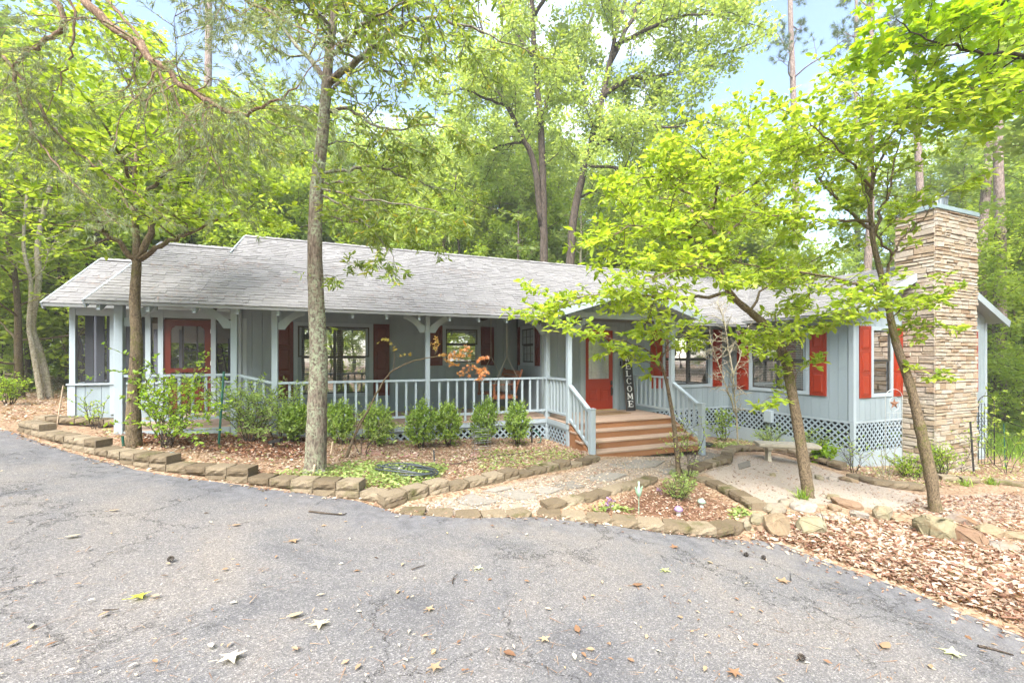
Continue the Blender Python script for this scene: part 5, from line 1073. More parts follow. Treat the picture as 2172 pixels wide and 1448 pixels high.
variant('mid_b', 'forest', 'dark', 25, 6.0, .09, .15, 2.4, 18, 11, .13)
variant('low', 'forest', 'dark', 26, 2.6, .04, .05, 1.4, 14, 12, .10)
variant('low_b', 'forest_light', 'dark', 27, 3.4, .05, .06, 1.7, 15, 11, .11)
def plant_tree(key, name, x, y, label, cat='tree', group='woods behind the house', s=1.0, rz=None, squash=1.0):
    t, c = VAR[key]; e = empty(name, (x, y, hz(x, y) - .05), label, cat, group)
    e.rotation_euler = (0, 0, rng.random() * 6.28 if rz is None else rz); e.scale = (s, s, s * squash)
    for nm, me in (('trunk', t), ('crown', c)):
        o = bpy.data.objects.new(nm, me); col.objects.link(o); o.parent = e
    return e
def px_xy(px, d): r = ray(px, 800); return r[0] * d, r[1] * d
# the two great oaks whose dark limbs show over the roof
def big_oak(seed, name, label, base_px, d, limbs, leafm='tall_oak', leaf=.125, dens=13, bark='dark', per=4):
    pl = Plant(seed); o = dict(wig=.17, up=.03, nch=6, lr=.55, dens=dens, spread=.85, seg=.3, leaf_lv=1, tip=3, flat=.8, rmin=.006)
    x, y = px_xy(base_px, d); b = (x, y, hz(x, y))
    for path, r0, r1, nb, L in limbs:
        pts = pxd([(a, c, d + e) for a, c, e in path])
        if path[0][1] > 540: pts = [np.array([x, y, b[2] - .2])] + pts
        P_, r_ = pl.limb(pts, r0, r1, 8, 4, .02, .03); pl.clothe(P_, r_, .32 if r0 > .12 else .15, 1.0, nb, L, 1, o); pl.twig(P_[-1], P_[-1] - P_[-2], L * .8, r1, 1, o)
    P_ = np.array(pl.sites); n = len(P_); P_ = np.repeat(P_, per, 0) + pl.r.normal(0, .13, (n * per, 3)); m = len(P_); v = pl.r.normal(0, 1, (m, 3)); v[:, 2] *= .6
    cr_ = leaves_arrays(P_, v, np.array([0, 0, 1.0]) + pl.r.normal(0, .6, (m, 3)), leaf * np.clip(pl.r.normal(1, .3, m), .4, 1.8), 'diamond', pl.r, np.repeat(pl.r.beta(2, 2, n), per) * .7 + pl.r.random(m) * .3)
    return tree(name, b, label, 'tree', pl, cr_, leafm, bark)
big_oak(31, 'tall_oak_tree', 'tall oak with a straight dark trunk and a left curving limb above the roof', 1155, 17, [
    ([(1155, 555, 0), (1152, 400, 0), (1148, 280, 0), (1141, 200, 0), (1130, 40, 0), (1120, -160, 0), (1110, -420, 0)], .20, .07, 16, 2.3),
    ([(1150, 480, 0), (1133, 350, -.2), (1113, 300, -.3), (1075, 225, -.5), (1046, 180, -.7), (1030, 120, -.8), (1015, 20, -1.0)], .15, .03, 16, 2.0),
    ([(1146, 250, 0), (1180, 170, .5), (1225, 110, 1.0), (1260, 20, 1.5)], .10, .03, 12, 2.0), ([(1136, 130, 0), (1090, 60, .8), (1050, -20, 1.5)], .09, .03, 10, 2.0), ([(1130, 40, 0), (1180, -40, -1), (1230, -120, -1.6)], .09, .03, 10, 2.0),
    ([(1075, 225, -.5), (1030, 210, -1), (985, 190, -1.5), (940, 200, -2)], .06, .02, 9, 1.6), ([(1115, 300, -.3), (1060, 310, .4), (1000, 330, 1.0)], .06, .02, 9, 1.7)])
big_oak(32, 'tall_oak_tree', 'tall oak with a dark trunk leaning right above the roof ridge', 1212, 16, [
    ([(1210, 555, 0), (1219, 450, 0), (1240, 350, 0), (1262, 270, 0), (1279, 205, 0), (1291, 140, 0), (1310, 60, 0), (1335, -40, 0), (1350, -200, 0)], .19, .05, 16, 2.2),
    ([(1281, 205, 0), (1310, 180, -.2), (1340, 166, -.4), (1392, 164, -.6), (1450, 150, -.8), (1520, 120, -1)], .11, .03, 14, 1.9), ([(1262, 270, 0), (1300, 258, -.6), (1360, 262, -1.0), (1430, 270, -1.4), (1500, 260, -1.8)], .08, .02, 14, 1.9),
    ([(1240, 350, 0), (1270, 305, .3), (1330, 290, .5), (1400, 305, .8), (1460, 320, 1.0)], .08, .02, 14, 1.8), ([(1295, 130, 0), (1340, 40, .6), (1375, -20, 1.0), (1440, -60, 1.3)], .11, .03, 13, 2.1), ([(1300, 100, 0), (1380, 60, -1), (1460, 30, -1.8), (1540, 40, -2.4)], .09, .02, 14, 1.9),
    ([(1270, 240, 0), (1240, 180, .8), (1220, 130, 1.4)], .06, .02, 9, 1.7), ([(1240, 350, 0), (1340, 360, -1), (1420, 380, -1.6), (1490, 390, -2)], .06, .02, 12, 1.7), ([(1225, 420, 0), (1290, 400, .6), (1350, 420, 1.2)], .05, .02, 10, 1.5)])
# loblolly pines, bare below, with sparse needle tufts
def pine(seed, px, d, top_py, r0, lean_px, label, nlimb=12, low=.62):
    pl = Plant(seed); x, y = px_xy(px, d); b = np.array([x, y, hz(x, y)]); t = at_d(px + lean_px, top_py, d)
    P = [b - np.array([0, 0, .3])] + [b + (t - b) * k / 6 + (pl.r.normal(0, .08, 3) if k < 6 else 0) for k in range(1, 7)]
    Pt, rt = pl.limb(P, r0, r0 * .25, 9, 4, 0, .02); o = dict(wig=.2, up=.05, nch=4, lr=.5, dens=2.6, spread=.9, seg=.3, leaf_lv=0, tip=2, flat=.6, rmin=.004)
    for k in range(nlimb):
        q = low + (1 - low) * (k + pl.r.random()) / nlimb; i = min(int(q * (len(Pt) - 1)), len(Pt) - 2); a = pl.r.random() * 6.28; L = pl.r.uniform(1.2, 3.2) * (1.25 - q)* 1.6; dd = unit(np.array([math.cos(a), math.sin(a), pl.r.uniform(-.05, .6)])); pts = [Pt[i]]
        for _ in range(4): dd = unit(dd + pl.r.normal(0, .2, 3)); pts.append(pts[-1] + dd * L / 4)
        Pl, rl = pl.limb(pts, .05, .012, 5, 3); pl.clothe(Pl, rl, .35, 1.0, 5, L * .35, 1, o)
    P_ = np.array(pl.sites); D_ = np.array(pl.sd); n = 26; P_ = np.repeat(P_, n, 0); D_ = np.repeat(D_, n, 0)
    cr_ = leaves_arrays(P_, unit(D_ + pl.r.normal(0, .65, P_.shape)), pl.r.normal(0, 1, P_.shape), .26 * pl.r.uniform(.7, 1.3, len(P_)), 'needle', pl.r, None, np.full(len(P_), 1.2))
    return tree('pine_tree', b, label, 'tree', pl, cr_, 'pine', 'pine', 'pines at the right')
pine(41, 1690, 24, -420, .26, -20, 'pine with forked bare branches against the open sky, left of the other pines', 16, .55)
pine(42, 1820, 22, -330, .24, 50, 'leaning pale pine trunk with a tufted top right of the open sky')
pine(43, 1945, 20, -400, .22, 0, 'straight pine trunk rising behind the chimney, flue cap beside it', 12, .6)
pine(44, 2068, 19, -250, .26, 50, 'thick pine trunk just right of the chimney top', 9, .7)
pine(45, 2116, 17, -300, .25, 8, 'thickest pine trunk at the far right of the house', 9, .72)
pine(46, 1815, 30, -200, .24, 0, 'slim distant pine trunk behind the wing roof', 10, .6)
pine(47, 440, 22, -500, .30, 10, 'reddish pine trunk above the screened porch roof', 9, .7)
# named near trunks at the left edge
def stem(seed, name, label, path, d, r0, r1, bark, nb, L, leafm='forest_light', leaf=.13, dens=8):
    pl = Plant(seed); pts = pxd([(a, c, d + e) for a, c, e in path]); b = gat(*path[0][:2]); pts[0] = pts[0] - np.array([0, 0, .15])
    P_, r_ = pl.limb(pts, r0, r1, 9, 5, .0, .04); o = dict(wig=.15, up=.01, nch=5, lr=.55, dens=dens, spread=.9, seg=.15, leaf_lv=1, tip=2, flat=.4, rmin=.003); pl.clothe(P_, r_, .5, 1.0, nb, L, 1, o)
    return tree(name, b, label, 'tree', pl, pl.leaves('oval', leaf, .25, 1, 1, 1.5, .4), leafm, bark)
def dep(px, py): p = gat(px, py); return float(p[:2] @ np.array([ST, CT]))
dd = dep(105, 845); stem(51, 'pale_tree', 'pale twisting trunk at the wood edge left of the screened porch', [(108, 848, 0), (88, 760, 0), (68, 690, 0), (82, 600, 0), (80, 520, 0), (95, 440, 0), (120, 330, 0), (110, 200, 0)], dd, .10, .04, 'pale', 12, 1.1)
dd = dep(70, 850); stem(52, 'pale_tree', 'thinner pale trunk crossing in front of its neighbour at the left wood edge', [(92, 856, 0), (70, 740, 0), (62, 690, 0), (66, 600, 0), (50, 520, 0), (58, 400, 0)], dd + .3, .07, .03, 'pale', 9, 1.0)
dd = dep(12, 775); stem(53, 'old_pine_tree', 'thick rough trunk at the far left edge', [(10, 785, 0), (12, 640, 0), (10, 480, 0), (6, 300, 0), (0, 60, 0)], dd, .42, .28, 'pine', 8, 2.0, 'forest')
dd = 13.5; stem(54, 'leaning_tree', 'dark leaning trunk behind the screened porch roof', [(170, 700, 0), (195, 570, 0), (215, 505, 0), (245, 450, 0), (275, 380, 0), (300, 250, 0)], dd, .24, .10, 'dark', 14, 1.7)
dd = dep(128, 800); stem(55, 'slim_tree', 'slim green brown trunk beside the corner of the screened porch', [(128, 808, 0), (120, 700, 0), (122, 600, 0), (105, 500, 0), (110, 380, 0), (130, 250, 0)], dd, .09, .04, 'dogwood', 10, 1.2)
# slim bare trunks that show between the crowns behind the roof
SLIM = [(980, 21, 'slim trunk behind the roof left of the two great oaks'), (1095, 24, 'thin trunk just left of the straight great oak'), (1256, 19, 'short looking trunk right of the leaning great oak'), (1330, 23, 'thin trunk behind the roof above the front door'), (1105, 19, 'slim grey trunk close behind the roof ridge'), (610, 22, 'slim trunk behind the roof left of the bed oak'), (830, 24, 'thin pale trunk behind the roof above the wide window'), (1420, 24, 'thin trunk behind the leaning dogwood crown'), (2110, 24, 'slim trunk in the clearing right of the house'), (2150, 20, 'slim pale trunk near the right edge'), (150, 18, 'slim trunk left of the screened porch, deep in the wood'), (45, 20, 'slim dark trunk deep in the wood at the left')]
for k, (px, d, lb) in enumerate(SLIM):
    pl = Plant(500 + k); x, y = px_xy(px, d); H = 9 + 4 * pl.r.random(); b = np.array([x, y, hz(x, y)]); P = [b - np.array([0, 0, .2])]
    for q in range(6): P.append(P[-1] + np.array([pl.r.normal(0, .14), pl.r.normal(0, .14), H / 6]))
    Pt, rt = pl.limb(P, .13, .03, 7, 4, 0, .03); o_ = dict(wig=.17, up=.05, nch=4, lr=.5, dens=5, spread=.9, seg=.3, leaf_lv=1, tip=2, flat=.5, rmin=.005); pl.clothe(Pt, rt, .5, 1, 14, 1.6, 1, o_)
    tree('slim_tree', b, lb, 'tree', pl, pl.leaves('diamond', .17, .3, 3, 1.2, 1, .6), 'tall_oak', ['dark', 'pine', 'pale'][k % 3], 'slim trunks in the wood')
# the rest of the wood
kinds = {'tall_a': 'dark leaved tall tree in the wood', 'tall_b': 'light leaved tall tree in the wood', 'tall_c': 'tall oak in the wood with high pale crown', 'mid_a': 'bright understorey tree in the wood', 'mid_b': 'dark understorey tree in the wood', 'low': 'low dark bush under the trees', 'low_b': 'low bright bush under the trees'}
WOODS = []
def wood(px, d, key, s=1.0, sq=1.0): WOODS.append((px, d, key, s, sq))
def wood_old(px, d, key, s=1.0, sq=1.0):
    px = float(px); x, y = px_xy(px, d); grp = 'bushes in the wood' if key.startswith('low') else 'trees of the wood'
    plant_tree(key, 'woodland_bush' if key.startswith('low') else 'woodland_tree', x, y, kinds[key], 'bush' if key.startswith('low') else 'tree', kinds[key] + 's', s * rng.uniform(.9, 1.1), None, sq)
W = [(-160, 13, 'tall_b', 1), (-60, 17, 'tall_a', 1), (20, 24, 'tall_b', 1.0), (60, 16, 'mid_a', 1.1), (130, 30, 'tall_b', 1), (150, 19, 'mid_a', 1.2), (215, 21, 'tall_b', 1), (300, 27, 'tall_a', 1), (330, 18, 'mid_a', 1.2), (390, 23, 'tall_b', .95), (470, 20, 'mid_a', 1.3), (520, 27, 'tall_a', .85),
     (600, 22, 'mid_b', 1.3), (640, 30, 'tall_b', .8), (700, 24, 'mid_a', 1.25), (760, 31, 'tall_c', .75), (800, 21, 'mid_a', 1.0), (870, 25, 'mid_b', 1.3), (930, 30, 'tall_b', .75), (960, 22, 'mid_a', 1.1), (1030, 27, 'mid_b', 1.4), (1090, 22, 'mid_a', 1.15), (1170, 30, 'tall_b', .7), (1180, 23, 'mid_b', 1.2), (1270, 25, 'mid_a', 1.3), (1330, 31, 'tall_a', .65),
     (1360, 24, 'mid_b', 1.2), (1440, 27, 'mid_a', 1.3), (1520, 25, 'mid_b', 1.2), (1580, 31, 'tall_c', .55), (1610, 26, 'mid_a', 1.2), (1700, 30, 'mid_b', 1.3), (1780, 27, 'mid_a', 1.1), (1850, 25, 'mid_b', 1.3), (1900, 32, 'tall_b', .6), (1960, 26, 'mid_a', 1.2), (2020, 27, 'tall_b', .7), (2060, 30, 'tall_c', .7), (2110, 22, 'mid_a', 1.35), (2150, 27, 'tall_b', .8), (2165, 17.5, 'mid_a', 1.0), (2230, 21, 'tall_b', .8), (2300, 17, 'mid_a', 1.1), (2330, 22, 'tall_b', 1), (2450, 17, 'tall_a', 1),
     (-350, 12, 'tall_a', 1), (-500, 16, 'tall_b', 1.0), (2090, 17, 'low', 1.2), (2140, 18, 'low_b', 1.1), (2180, 13.5, 'low_b', .8), (5, 13, 'low', .9), (50, 16, 'low_b', 1.0), (100, 19, 'low', 1.3), (180, 19, 'low_b', 1.3), (260, 22, 'low', 1.4), (340, 21, 'low_b', 1.5), (420, 22, 'low', 1.5), (500, 23, 'low_b', 1.4)]
for w_ in W: wood(*w_)
for k, px in enumerate(range(540, 1720, 74)): wood(px + rng.uniform(-20, 20), rng.uniform(20.5, 25), ['tall_b', 'mid_a', 'tall_c', 'tall_b', 'tall_c'][k % 5], [.80, 1.35, .74, .85, .70][k % 5])
for px, d_, s_ in ((560, 29, 1.0), (650, 33, 1.05), (770, 28, .95), (860, 33, 1.0), (930, 27, .8), (1020, 32, .95), (1105, 29, .9), (1240, 33, 1.0), (1330, 29, .9), (1420, 33, .9), (1500, 30, .75), (1030, 25, .95), (1930, 27, .85), (2000, 25, .9), (2075, 27, .95), (2150, 24, .85)): wood(px, d_, 'tall_c', s_)
for px, d_, key, s_ in ((40, 11.5, 'mid_a', 1.1), (330, 15.5, 'tall_b', .8), (480, 17, 'tall_b', .85), (560, 19, 'mid_a', 1.5), (180, 14.5, 'tall_b', .8), (2120, 17, 'mid_a', 1.1), (2040, 21, 'tall_b', .75), (1970, 22, 'mid_a', 1.3), (2085, 17.5, 'low_b', 1.0)): wood(px, d_, key, s_)
for k in range(26):                                                  # far back rows that close the view
    wood(-250 + 104 * k + rng.uniform(-30, 30), rng.uniform(36, 46), str(rng.choice(['tall_a', 'tall_b', 'mid_b'])), .62 if 800 < -250 + 104 * k < 2050 else 1.0)
ORD = ['leftmost', 'second', 'third', 'fourth', 'fifth', 'sixth', 'seventh', 'eighth', 'ninth', 'tenth', 'eleventh', 'twelfth', 'thirteenth', 'fourteenth', 'fifteenth', 'sixteenth', 'seventeenth', 'eighteenth', 'nineteenth', 'twentieth'] + ['twenty ' + w for w in ('first', 'second', 'third', 'fourth', 'fifth', 'sixth', 'seventh', 'eighth', 'ninth')] + ['thirtieth'] + ['thirty ' + w for w in ('first', 'second', 'third', 'fourth', 'fifth', 'sixth', 'seventh', 'eighth', 'ninth')]
GRP = {'tall_a': 'dark leaved tall trees of the wood', 'tall_b': 'light leaved tall trees of the wood', 'tall_c': 'pale crowned oaks of the wood', 'mid_a': 'bright understorey trees', 'mid_b': 'dark understorey trees', 'low': 'dark woodland bushes', 'low_b': 'bright woodland bushes'}
cnt = {}
for px, d, key, s_, sq in sorted(WOODS):
    i = cnt.get(key, 0); cnt[key] = i + 1; x, y = px_xy(px, d); low = key.startswith('low'); where = kinds[key]
    lb = (('leftmost ' if i == 0 else ORD[i] + ' from the left: ') + where)
    plant_tree(key, 'woodland_bush' if low else 'woodland_tree', x, y, lb, 'bush' if low else 'tree', GRP[key], s_ * rng.uniform(.9, 1.1), None, sq)
BEH = [(-18, -14), (22, -8), (17, 2.5), (-17, 3), (-20, 9), (-14, -27), (6, -29), (26, -20), (-28, -10), (-6, -28), (0, -30), (14, -28)]
for k, (x, y) in enumerate(BEH):                                     # the wood goes on behind the driveway (mirrored in the windows)
    key = ['tall_a', 'tall_b', 'tall_c'][k % 3]; plant_tree(key, 'woodland_tree', x, y, 'tall tree across the driveway, mirrored in the windows', 'tree', 'trees across the driveway', rng.uniform(.85, 1.1))
for k in range(16):
    a = math.pi * (1.05 + .9 * k / 15); x, y = 3 + 17 * math.cos(a), 1 + 16 * math.sin(a); key = ['mid_a', 'mid_b', 'low_b'][k % 3]
    plant_tree(key, 'woodland_tree', x, y, 'understorey tree across the driveway, mirrored in the windows', 'tree', 'understorey across the driveway', rng.uniform(.9, 1.3))
# ================================================================== block walls, rocks, paving
BLOCKS = []
for k in range(8):
    r = np.random.default_rng(100 + k); nx_, nz_ = 5, 3; V = []; W_, H_, D_ = .290, .1, .2
    for j in range(nz_ + 1):
        for i in range(nx_ + 1):
            x = (i / nx_ - .5) * W_; z = (j / nz_) * H_; edge = (i in (0, nx_)) or (j in (0, nz_))
            y = -(.0 if edge else r.uniform(.010, .028)) - (r.uniform(0, .006)); V.append((x + (0 if edge else r.normal(0, .006)), y, z))
    n0 = len(V); Fc = [(j * (nx_ + 1) + i, j * (nx_ + 1) + i + 1, (j + 1) * (nx_ + 1) + i + 1, (j + 1) * (nx_ + 1) + i) for j in range(nz_) for i in range(nx_)]
    V += [(-W_ / 2 * .86, D_, 0), (W_ / 2 * .86, D_, 0), (W_ / 2 * .86, D_, H_), (-W_ / 2 * .86, D_, H_)]
    bl, br_, tl, tr_ = 0, nx_, nz_ * (nx_ + 1), nz_ * (nx_ + 1) + nx_
    Fc += [tuple(range(tl, tr_ + 1)) + (n0 + 2, n0 + 3), tuple(range(br_, bl - 1, -1)) + (n0, n0 + 1), tuple(j * (nx_ + 1) for j in range(nz_, -1, -1))[::-1] + (n0 + 3, n0), tuple(j * (nx_ + 1) + nx_ for j in range(nz_ + 1)) + (n0 + 2, n0 + 1), (n0 + 1, n0, n0 + 3, n0 + 2)]
    q = MB(); q.add(V, Fc, k / 7.0); me = q.mesh('block'); me.materials.append(M['block']); fix_normals(me); BLOCKS.append(me)
def resample(line, step):
    L = np.array(line, float); sg = np.linalg.norm(np.diff(L, axis=0), axis=1); cum = np.concatenate([[0], np.cumsum(sg)]); n = max(1, int(round(cum[-1] / step))); s = np.linspace(0, cum[-1], n + 1)
    return np.stack([np.interp(s, cum, L[:, 0]), np.interp(s, cum, L[:, 1])], 1)
def block_wall(label, line, levels=None, follow=None, back=0.0, name='retaining_wall', e_max=.165, tilt=0):
    fine = catmull([(x, y, 0) for x, y in line], 6)[:, :2]; pts = resample(fine, .302); c0 = (pts[0] + pts[-1]) / 2
    w = empty(name, (c0[0], c0[1], hz(*c0)), label, 'garden wall')
    def put(a, b, zt, setb):
        t = (b - a) / np.linalg.norm(b - a); nrm_ = np.array([t[1], -t[0]]); c = (a + b) / 2 - nrm_ * setb
        o = bpy.data.objects.new('block', BLOCKS[rng.integers(8)]); col.objects.link(o); o.location = (c[0], c[1], zt - .1); o.rotation_euler = (rng.normal(0, .008), rng.normal(0, .01) + (0), math.atan2(t[1], t[0]) + rng.normal(0, .018))
        o.parent = w; o.matrix_parent_inverse = Matrix.Translation(-w.location)
    m = len(pts) - 1
    for i in range(m):
        a, b = pts[i], pts[i + 1]; t = (b - a) / np.linalg.norm(b - a); nrm_ = np.array([t[1], -t[0]]); c = (a + b) / 2; low = hz(*(c + nrm_ * .10))
        if inside(np.array([c + nrm_ * .1]), DRIVE_POLY)[0]: low += .03
        if follow is not None: put(a, b, low + follow[0] + (follow[1] - follow[0]) * i / max(1, m - 1), back)
        else:
            for k, zt in enumerate(levels):
                if .004 < zt - low < e_max: put(a, b, zt, back + .012 * k)
    return w
shift = lambda line, d: [tuple(p) for p in line]
LV = [.22 + .105 * k for k in range(8)]
block_wall('stepped concrete block wall curving along the driveway below the porch bed', poly_px([(24, 909), (60, 923), (130, 947), (200, 967), (270, 985), (340, 999), (420, 1011), (528, 1025), (600, 1036), (680, 1047), (760, 1057), (806, 1066)], at_drv), LV)
block_wall('short mossy block wall before the base of the screened porch', poly_px([(70, 896), (130, 902), (190, 906), (248, 908)]), None, (.13, .16))
block_wall('block wall climbing beside the stone path on its house side', poly_px([(818, 1083), (872, 1067), (935, 1050), (1000, 1037), (1060, 1025), (1120, 1012), (1180, 1000), (1240, 988), (1274, 977)]), [.12 + .08 * k for k in range(6)], e_max=.15)
block_wall('curved row of blocks between the driveway and the triangular bed', poly_px([(1138, 1091), (1200, 1099), (1300, 1111), (1400, 1125), (1480, 1135), (1545, 1137), (1580, 1124)], at_drv), None, (.025, .105))
block_wall('block wall on the path side of the triangular bed', poly_px([(1160, 1086), (1230, 1068), (1300, 1047), (1395, 1019)]), None, (.10, .12))
block_wall('smooth sided block row on the right side of the triangular bed', poly_px([(1471, 1014), (1510, 1033), (1550, 1056), (1596, 1084)]), None, (.10, .15))
block_wall('short block row between the path and the sandy seat', poly_px([(1478, 1003), (1515, 992), (1548, 983)]), None, (.07, .10))
block_wall('curved block wall behind the stone bench', poly_px([(1550, 985), (1556, 966), (1580, 958), (1640, 959), (1700, 974), (1745, 987), (1788, 1000)]), None, (.11, .14))
block_wall('low block edging between the sand and the shrubs', poly_px([(1796, 1012), (1870, 1032), (1962, 1043)]), None, (.06, .10))
block_wall('low straight block edging before the chimney', poly_px([(1948, 1014), (2010, 1022), (2083, 1030)]), None, (.09, .12))
block_wall('low block edging at the far right of the chimney bed', poly_px([(2112, 1026), (2160, 1033), (2230, 1042)]), None, (.08, .08))
# flush row where the path meets the asphalt
block_wall('flush row of pavers where the path meets the driveway', poly_px([(842, 1087), (900, 1092), (1000, 1097), (1080, 1095), (1130, 1091)], at_drv), None, (.012, .018), name='paver_row')

def rock_mesh(seed, sx, sy, sz, tint):
    import bmesh
    r = np.random.default_rng(seed); bm = bmesh.new(); n = 26
    P = unit(r.normal(0, 1, (n, 3))) * r.uniform(.78, 1.05, (n, 1)); P[:, 2] = np.clip(P[:, 2], -.7, .62 + .15 * r.random())
    for p in P: bm.verts.new((p[0] * sx, p[1] * sy, p[2] * sz))
    res = bmesh.ops.convex_hull(bm, input=bm.verts); bmesh.ops.delete(bm, geom=[v for v in bm.verts if not v.link_faces], context='VERTS')
    bmesh.ops.bevel(bm, geom=list(bm.edges), offset=.10 * min(sx, sy, sz), segments=2, affect='EDGES', profile=.6)
    for v in bm.verts: v.co += Vector(r.normal(0, .012 * min(sx, sy, sz) * 2, 3))
    me = bpy.data.meshes.new('boulder'); bm.to_mesh(me); bm.free(); a = me.attributes.new('tint', 'FLOAT', 'POINT'); a.data.foreach_set('value', np.full(len(me.vertices), tint, np.float32)); return me
ROCKS = [(1650, 1136, 66, 56, .30, 'big pink and tan slab boulder at the corner of the block row'), (1722, 1136, 60, 52, .55, 'big mossy yellow boulder among the leaves by the driveway'), (1583, 1128, 22, 36, .58, 'narrow greenish rock standing on end against the block row'), (1607, 1112, 34, 30, .52, 'squat greenish rock behind the big slab boulder'),
         (1612, 1133, 22, 20, .20, 'small orange rock at the foot of the slab boulder'), (1645, 1090, 56, 26, .62, 'flat grey green rock behind the block corner'), (1702, 1084, 56, 26, .95, 'white weathered rock at the foot of the leaning dogwood'), (1770, 1085, 26, 20, .25, 'small tan rock beside a long brown one'), (1795, 1078, 62, 26, .15, 'long low brown rock above the leaf bank'),
         (1768, 1062, 32, 17, .5, 'small khaki rock on the edge of the sand'), (1823, 1108, 36, 36, .92, 'pale grey angular rock amid the dry leaves'), (1872, 1104, 42, 44, .55, 'yellowish upright rock below the sand'), (1905, 1110, 28, 14, .35, 'little brown rock left of the great mossy boulder'), (1985, 1150, 84, 76, .50, 'largest mossy boulder in the leaf bank by the bent dogwood'),
         (2055, 1162, 64, 56, .06, 'rust brown cracked boulder right of the mossy one'), (2040, 1110, 52, 24, .75, 'flat grey rock half buried behind the rust brown boulder'), (2095, 1136, 50, 26, .38, 'flat tan rock near the right edge'), (2130, 1175, 62, 34, .72, 'long pale rock at the right edge'), (2150, 1145, 44, 20, .4, 'thin tan slab near the right frame edge'),
         (1745, 1105, 26, 16, .8, 'small lavender grey rock beside the mossy yellow boulder'), (1780, 1108, 30, 18, .85, 'grey rock in leaves left of the angular one'), (1575, 1150, 40, 14, .1, 'flat brown rock on the asphalt edge'), (1670, 1072, 36, 16, .65, 'low grey rock behind the white weathered one'), (1738, 1018, 26, 14, .55, 'brown rock on the sand behind the leaning dogwood'), (1765, 1020, 26, 14, .9, 'white rock on the sand beside the brown one'), (1800, 1022, 34, 15, .3, 'tan rock at the end of the curved wall'), (1640, 1011, 13, 10, .4, 'fist sized stone alone on the sand')]
for k, (px, py, w, h, t, lb) in enumerate(ROCKS):
    p = gat(px, py - h * .12); d = float(p[:2] @ np.array([ST, CT])); sx = w / F * d / 2 * 1.06; sz = h / F * d * .6
    o = obj('boulder', rock_mesh(200 + k, sx * 1.08, sx * rng.uniform(.75, 1.0), sz, t), M['boulder'], smooth=False, loc=(p[0], p[1], p[2] + sz * .34), rot=(rng.normal(0, .12), rng.normal(0, .12), rng.random() * .8 - .4 - TH)); tag(o, lb, 'rock', 'rocks edging the sand and leaf bank')
def flagstone(pxs, label, lift=.018, tint=None, cat='paving stone', grp='flagstones of the path'):
    P = [gat(*q) for q in pxs]; c = np.mean(P, 0); q = MB(); z = max(p[2] for p in P) * .5 + c[2] * .5 + lift
    V = [(p[0], p[1], p[2] * .6 + c[2] * .4 + lift) for p in P]; q.prism([(x, y, z_) for x, y, z_ in V], (0, 0, -.05), rng.random() if tint is None else tint); tag(q.build('flagstone', M['flag']), label, cat, grp)
flagstone([(968, 1062), (1000, 1050), (1030, 1062), (1062, 1065), (1040, 1072), (1005, 1074), (975, 1070)], 'oval grey flagstone nearest the driveway on the path')
flagstone([(1050, 1048), (1100, 1042), (1135, 1052), (1140, 1060), (1095, 1062)], 'large grey flagstone in the middle of the path')
flagstone([(1022, 1043), (1060, 1034), (1090, 1038), (1052, 1046)], 'narrow flagstone against the house side path wall')
flagstone([(1122, 1042), (1160, 1034), (1195, 1040), (1160, 1050)], 'flagstone beside the mossy block corner')
flagstone([(1170, 1030), (1215, 1024), (1240, 1034), (1205, 1040)], 'flagstone in pale gravel halfway to the steps')
flagstone([(1240, 1012), (1290, 1004), (1330, 1010), (1300, 1022), (1255, 1022)], 'broad flagstone left of the sapling before the steps')
flagstone([(1290, 985), (1350, 977), (1410, 980), (1390, 992), (1320, 996)], 'broad flagstone at the foot of the wooden steps')
flagstone([(1395, 998), (1425, 994), (1440, 1002), (1410, 1008)], 'small square flagstone at the tip of the triangular bed')
flagstone([(1455, 965), (1500, 960), (1530, 968), (1500, 980), (1460, 980)], 'flagstone right of the steps in pinkish dust')
flagstone([(1565, 985), (1590, 978), (1592, 990), (1568, 996)], 'pale flat stone in the seat area by the curved wall')
PINK = paint('pinkish paver', (.42, .24, .19), .9, .2, 5, .4)
for pxs, lb in (([(765, 955), (815, 957), (812, 966), (770, 964)], 'pinkish paver in the bed left of the trimmed boxwoods'), ([(842, 963), (885, 963), (884, 971), (846, 971)], 'pinkish paver below the round boxwood'), ([(1000, 961), (1040, 959), (1042, 970), (998, 972)], 'pinkish paver under the wire plant frame')):
    P = [gat(*q) for q in pxs]; q = MB(); q.prism([(p[0], p[1], p[2] + .02) for p in P], (0, 0, -.05)); tag(q.build('paver', PINK), lb, 'paving stone')

# ================================================================== loose stuff on the ground
def sample(poly, n, r):
    P = np.array(poly); lo, hi = P.min(0), P.max(0); out = np.zeros((0, 2))
    while len(out) < n: q = r.uniform(lo, hi, (n * 2, 2)); out = np.vstack([out, q[inside(q, poly)]])
    return out[:n]
def lay(xy, size, templ, r, lift=.012, nz_=.45, tint=None, var=.3):
    n = len(xy); z = height(xy[:, 0], xy[:, 1]); a = r.random(n) * 6.28; P = np.column_stack([xy, z + lift * r.random(n) + .003]); d = np.stack([np.cos(a), np.sin(a), r.normal(0, .25, n)], 1)
    return leaves_arrays(P, d, np.array([0, 0, 1.0]) + r.normal(0, nz_, (n, 3)), size * np.clip(r.normal(1, var, n), .35, 2), templ, r, tint)
def stuff(name, parts, mat, label, cat):
    V, Fs, T = merge(parts); o = obj(name, quick_mesh(name, V, Fs, T), mat, fix=False); tag(o, label, cat, None, 'stuff'); return o
r = np.random.default_rng(5)
RIGHTBED = poly_px([(1800, 1000), (1960, 1035), (2172, 1020), (2172, 985), (2080, 985), (1920, 1000), (1815, 985)])
SANDR = poly_px([(1960, 1055), (2172, 1042), (2172, 1150), (2060, 1125), (1990, 1098), (1900, 1088)])
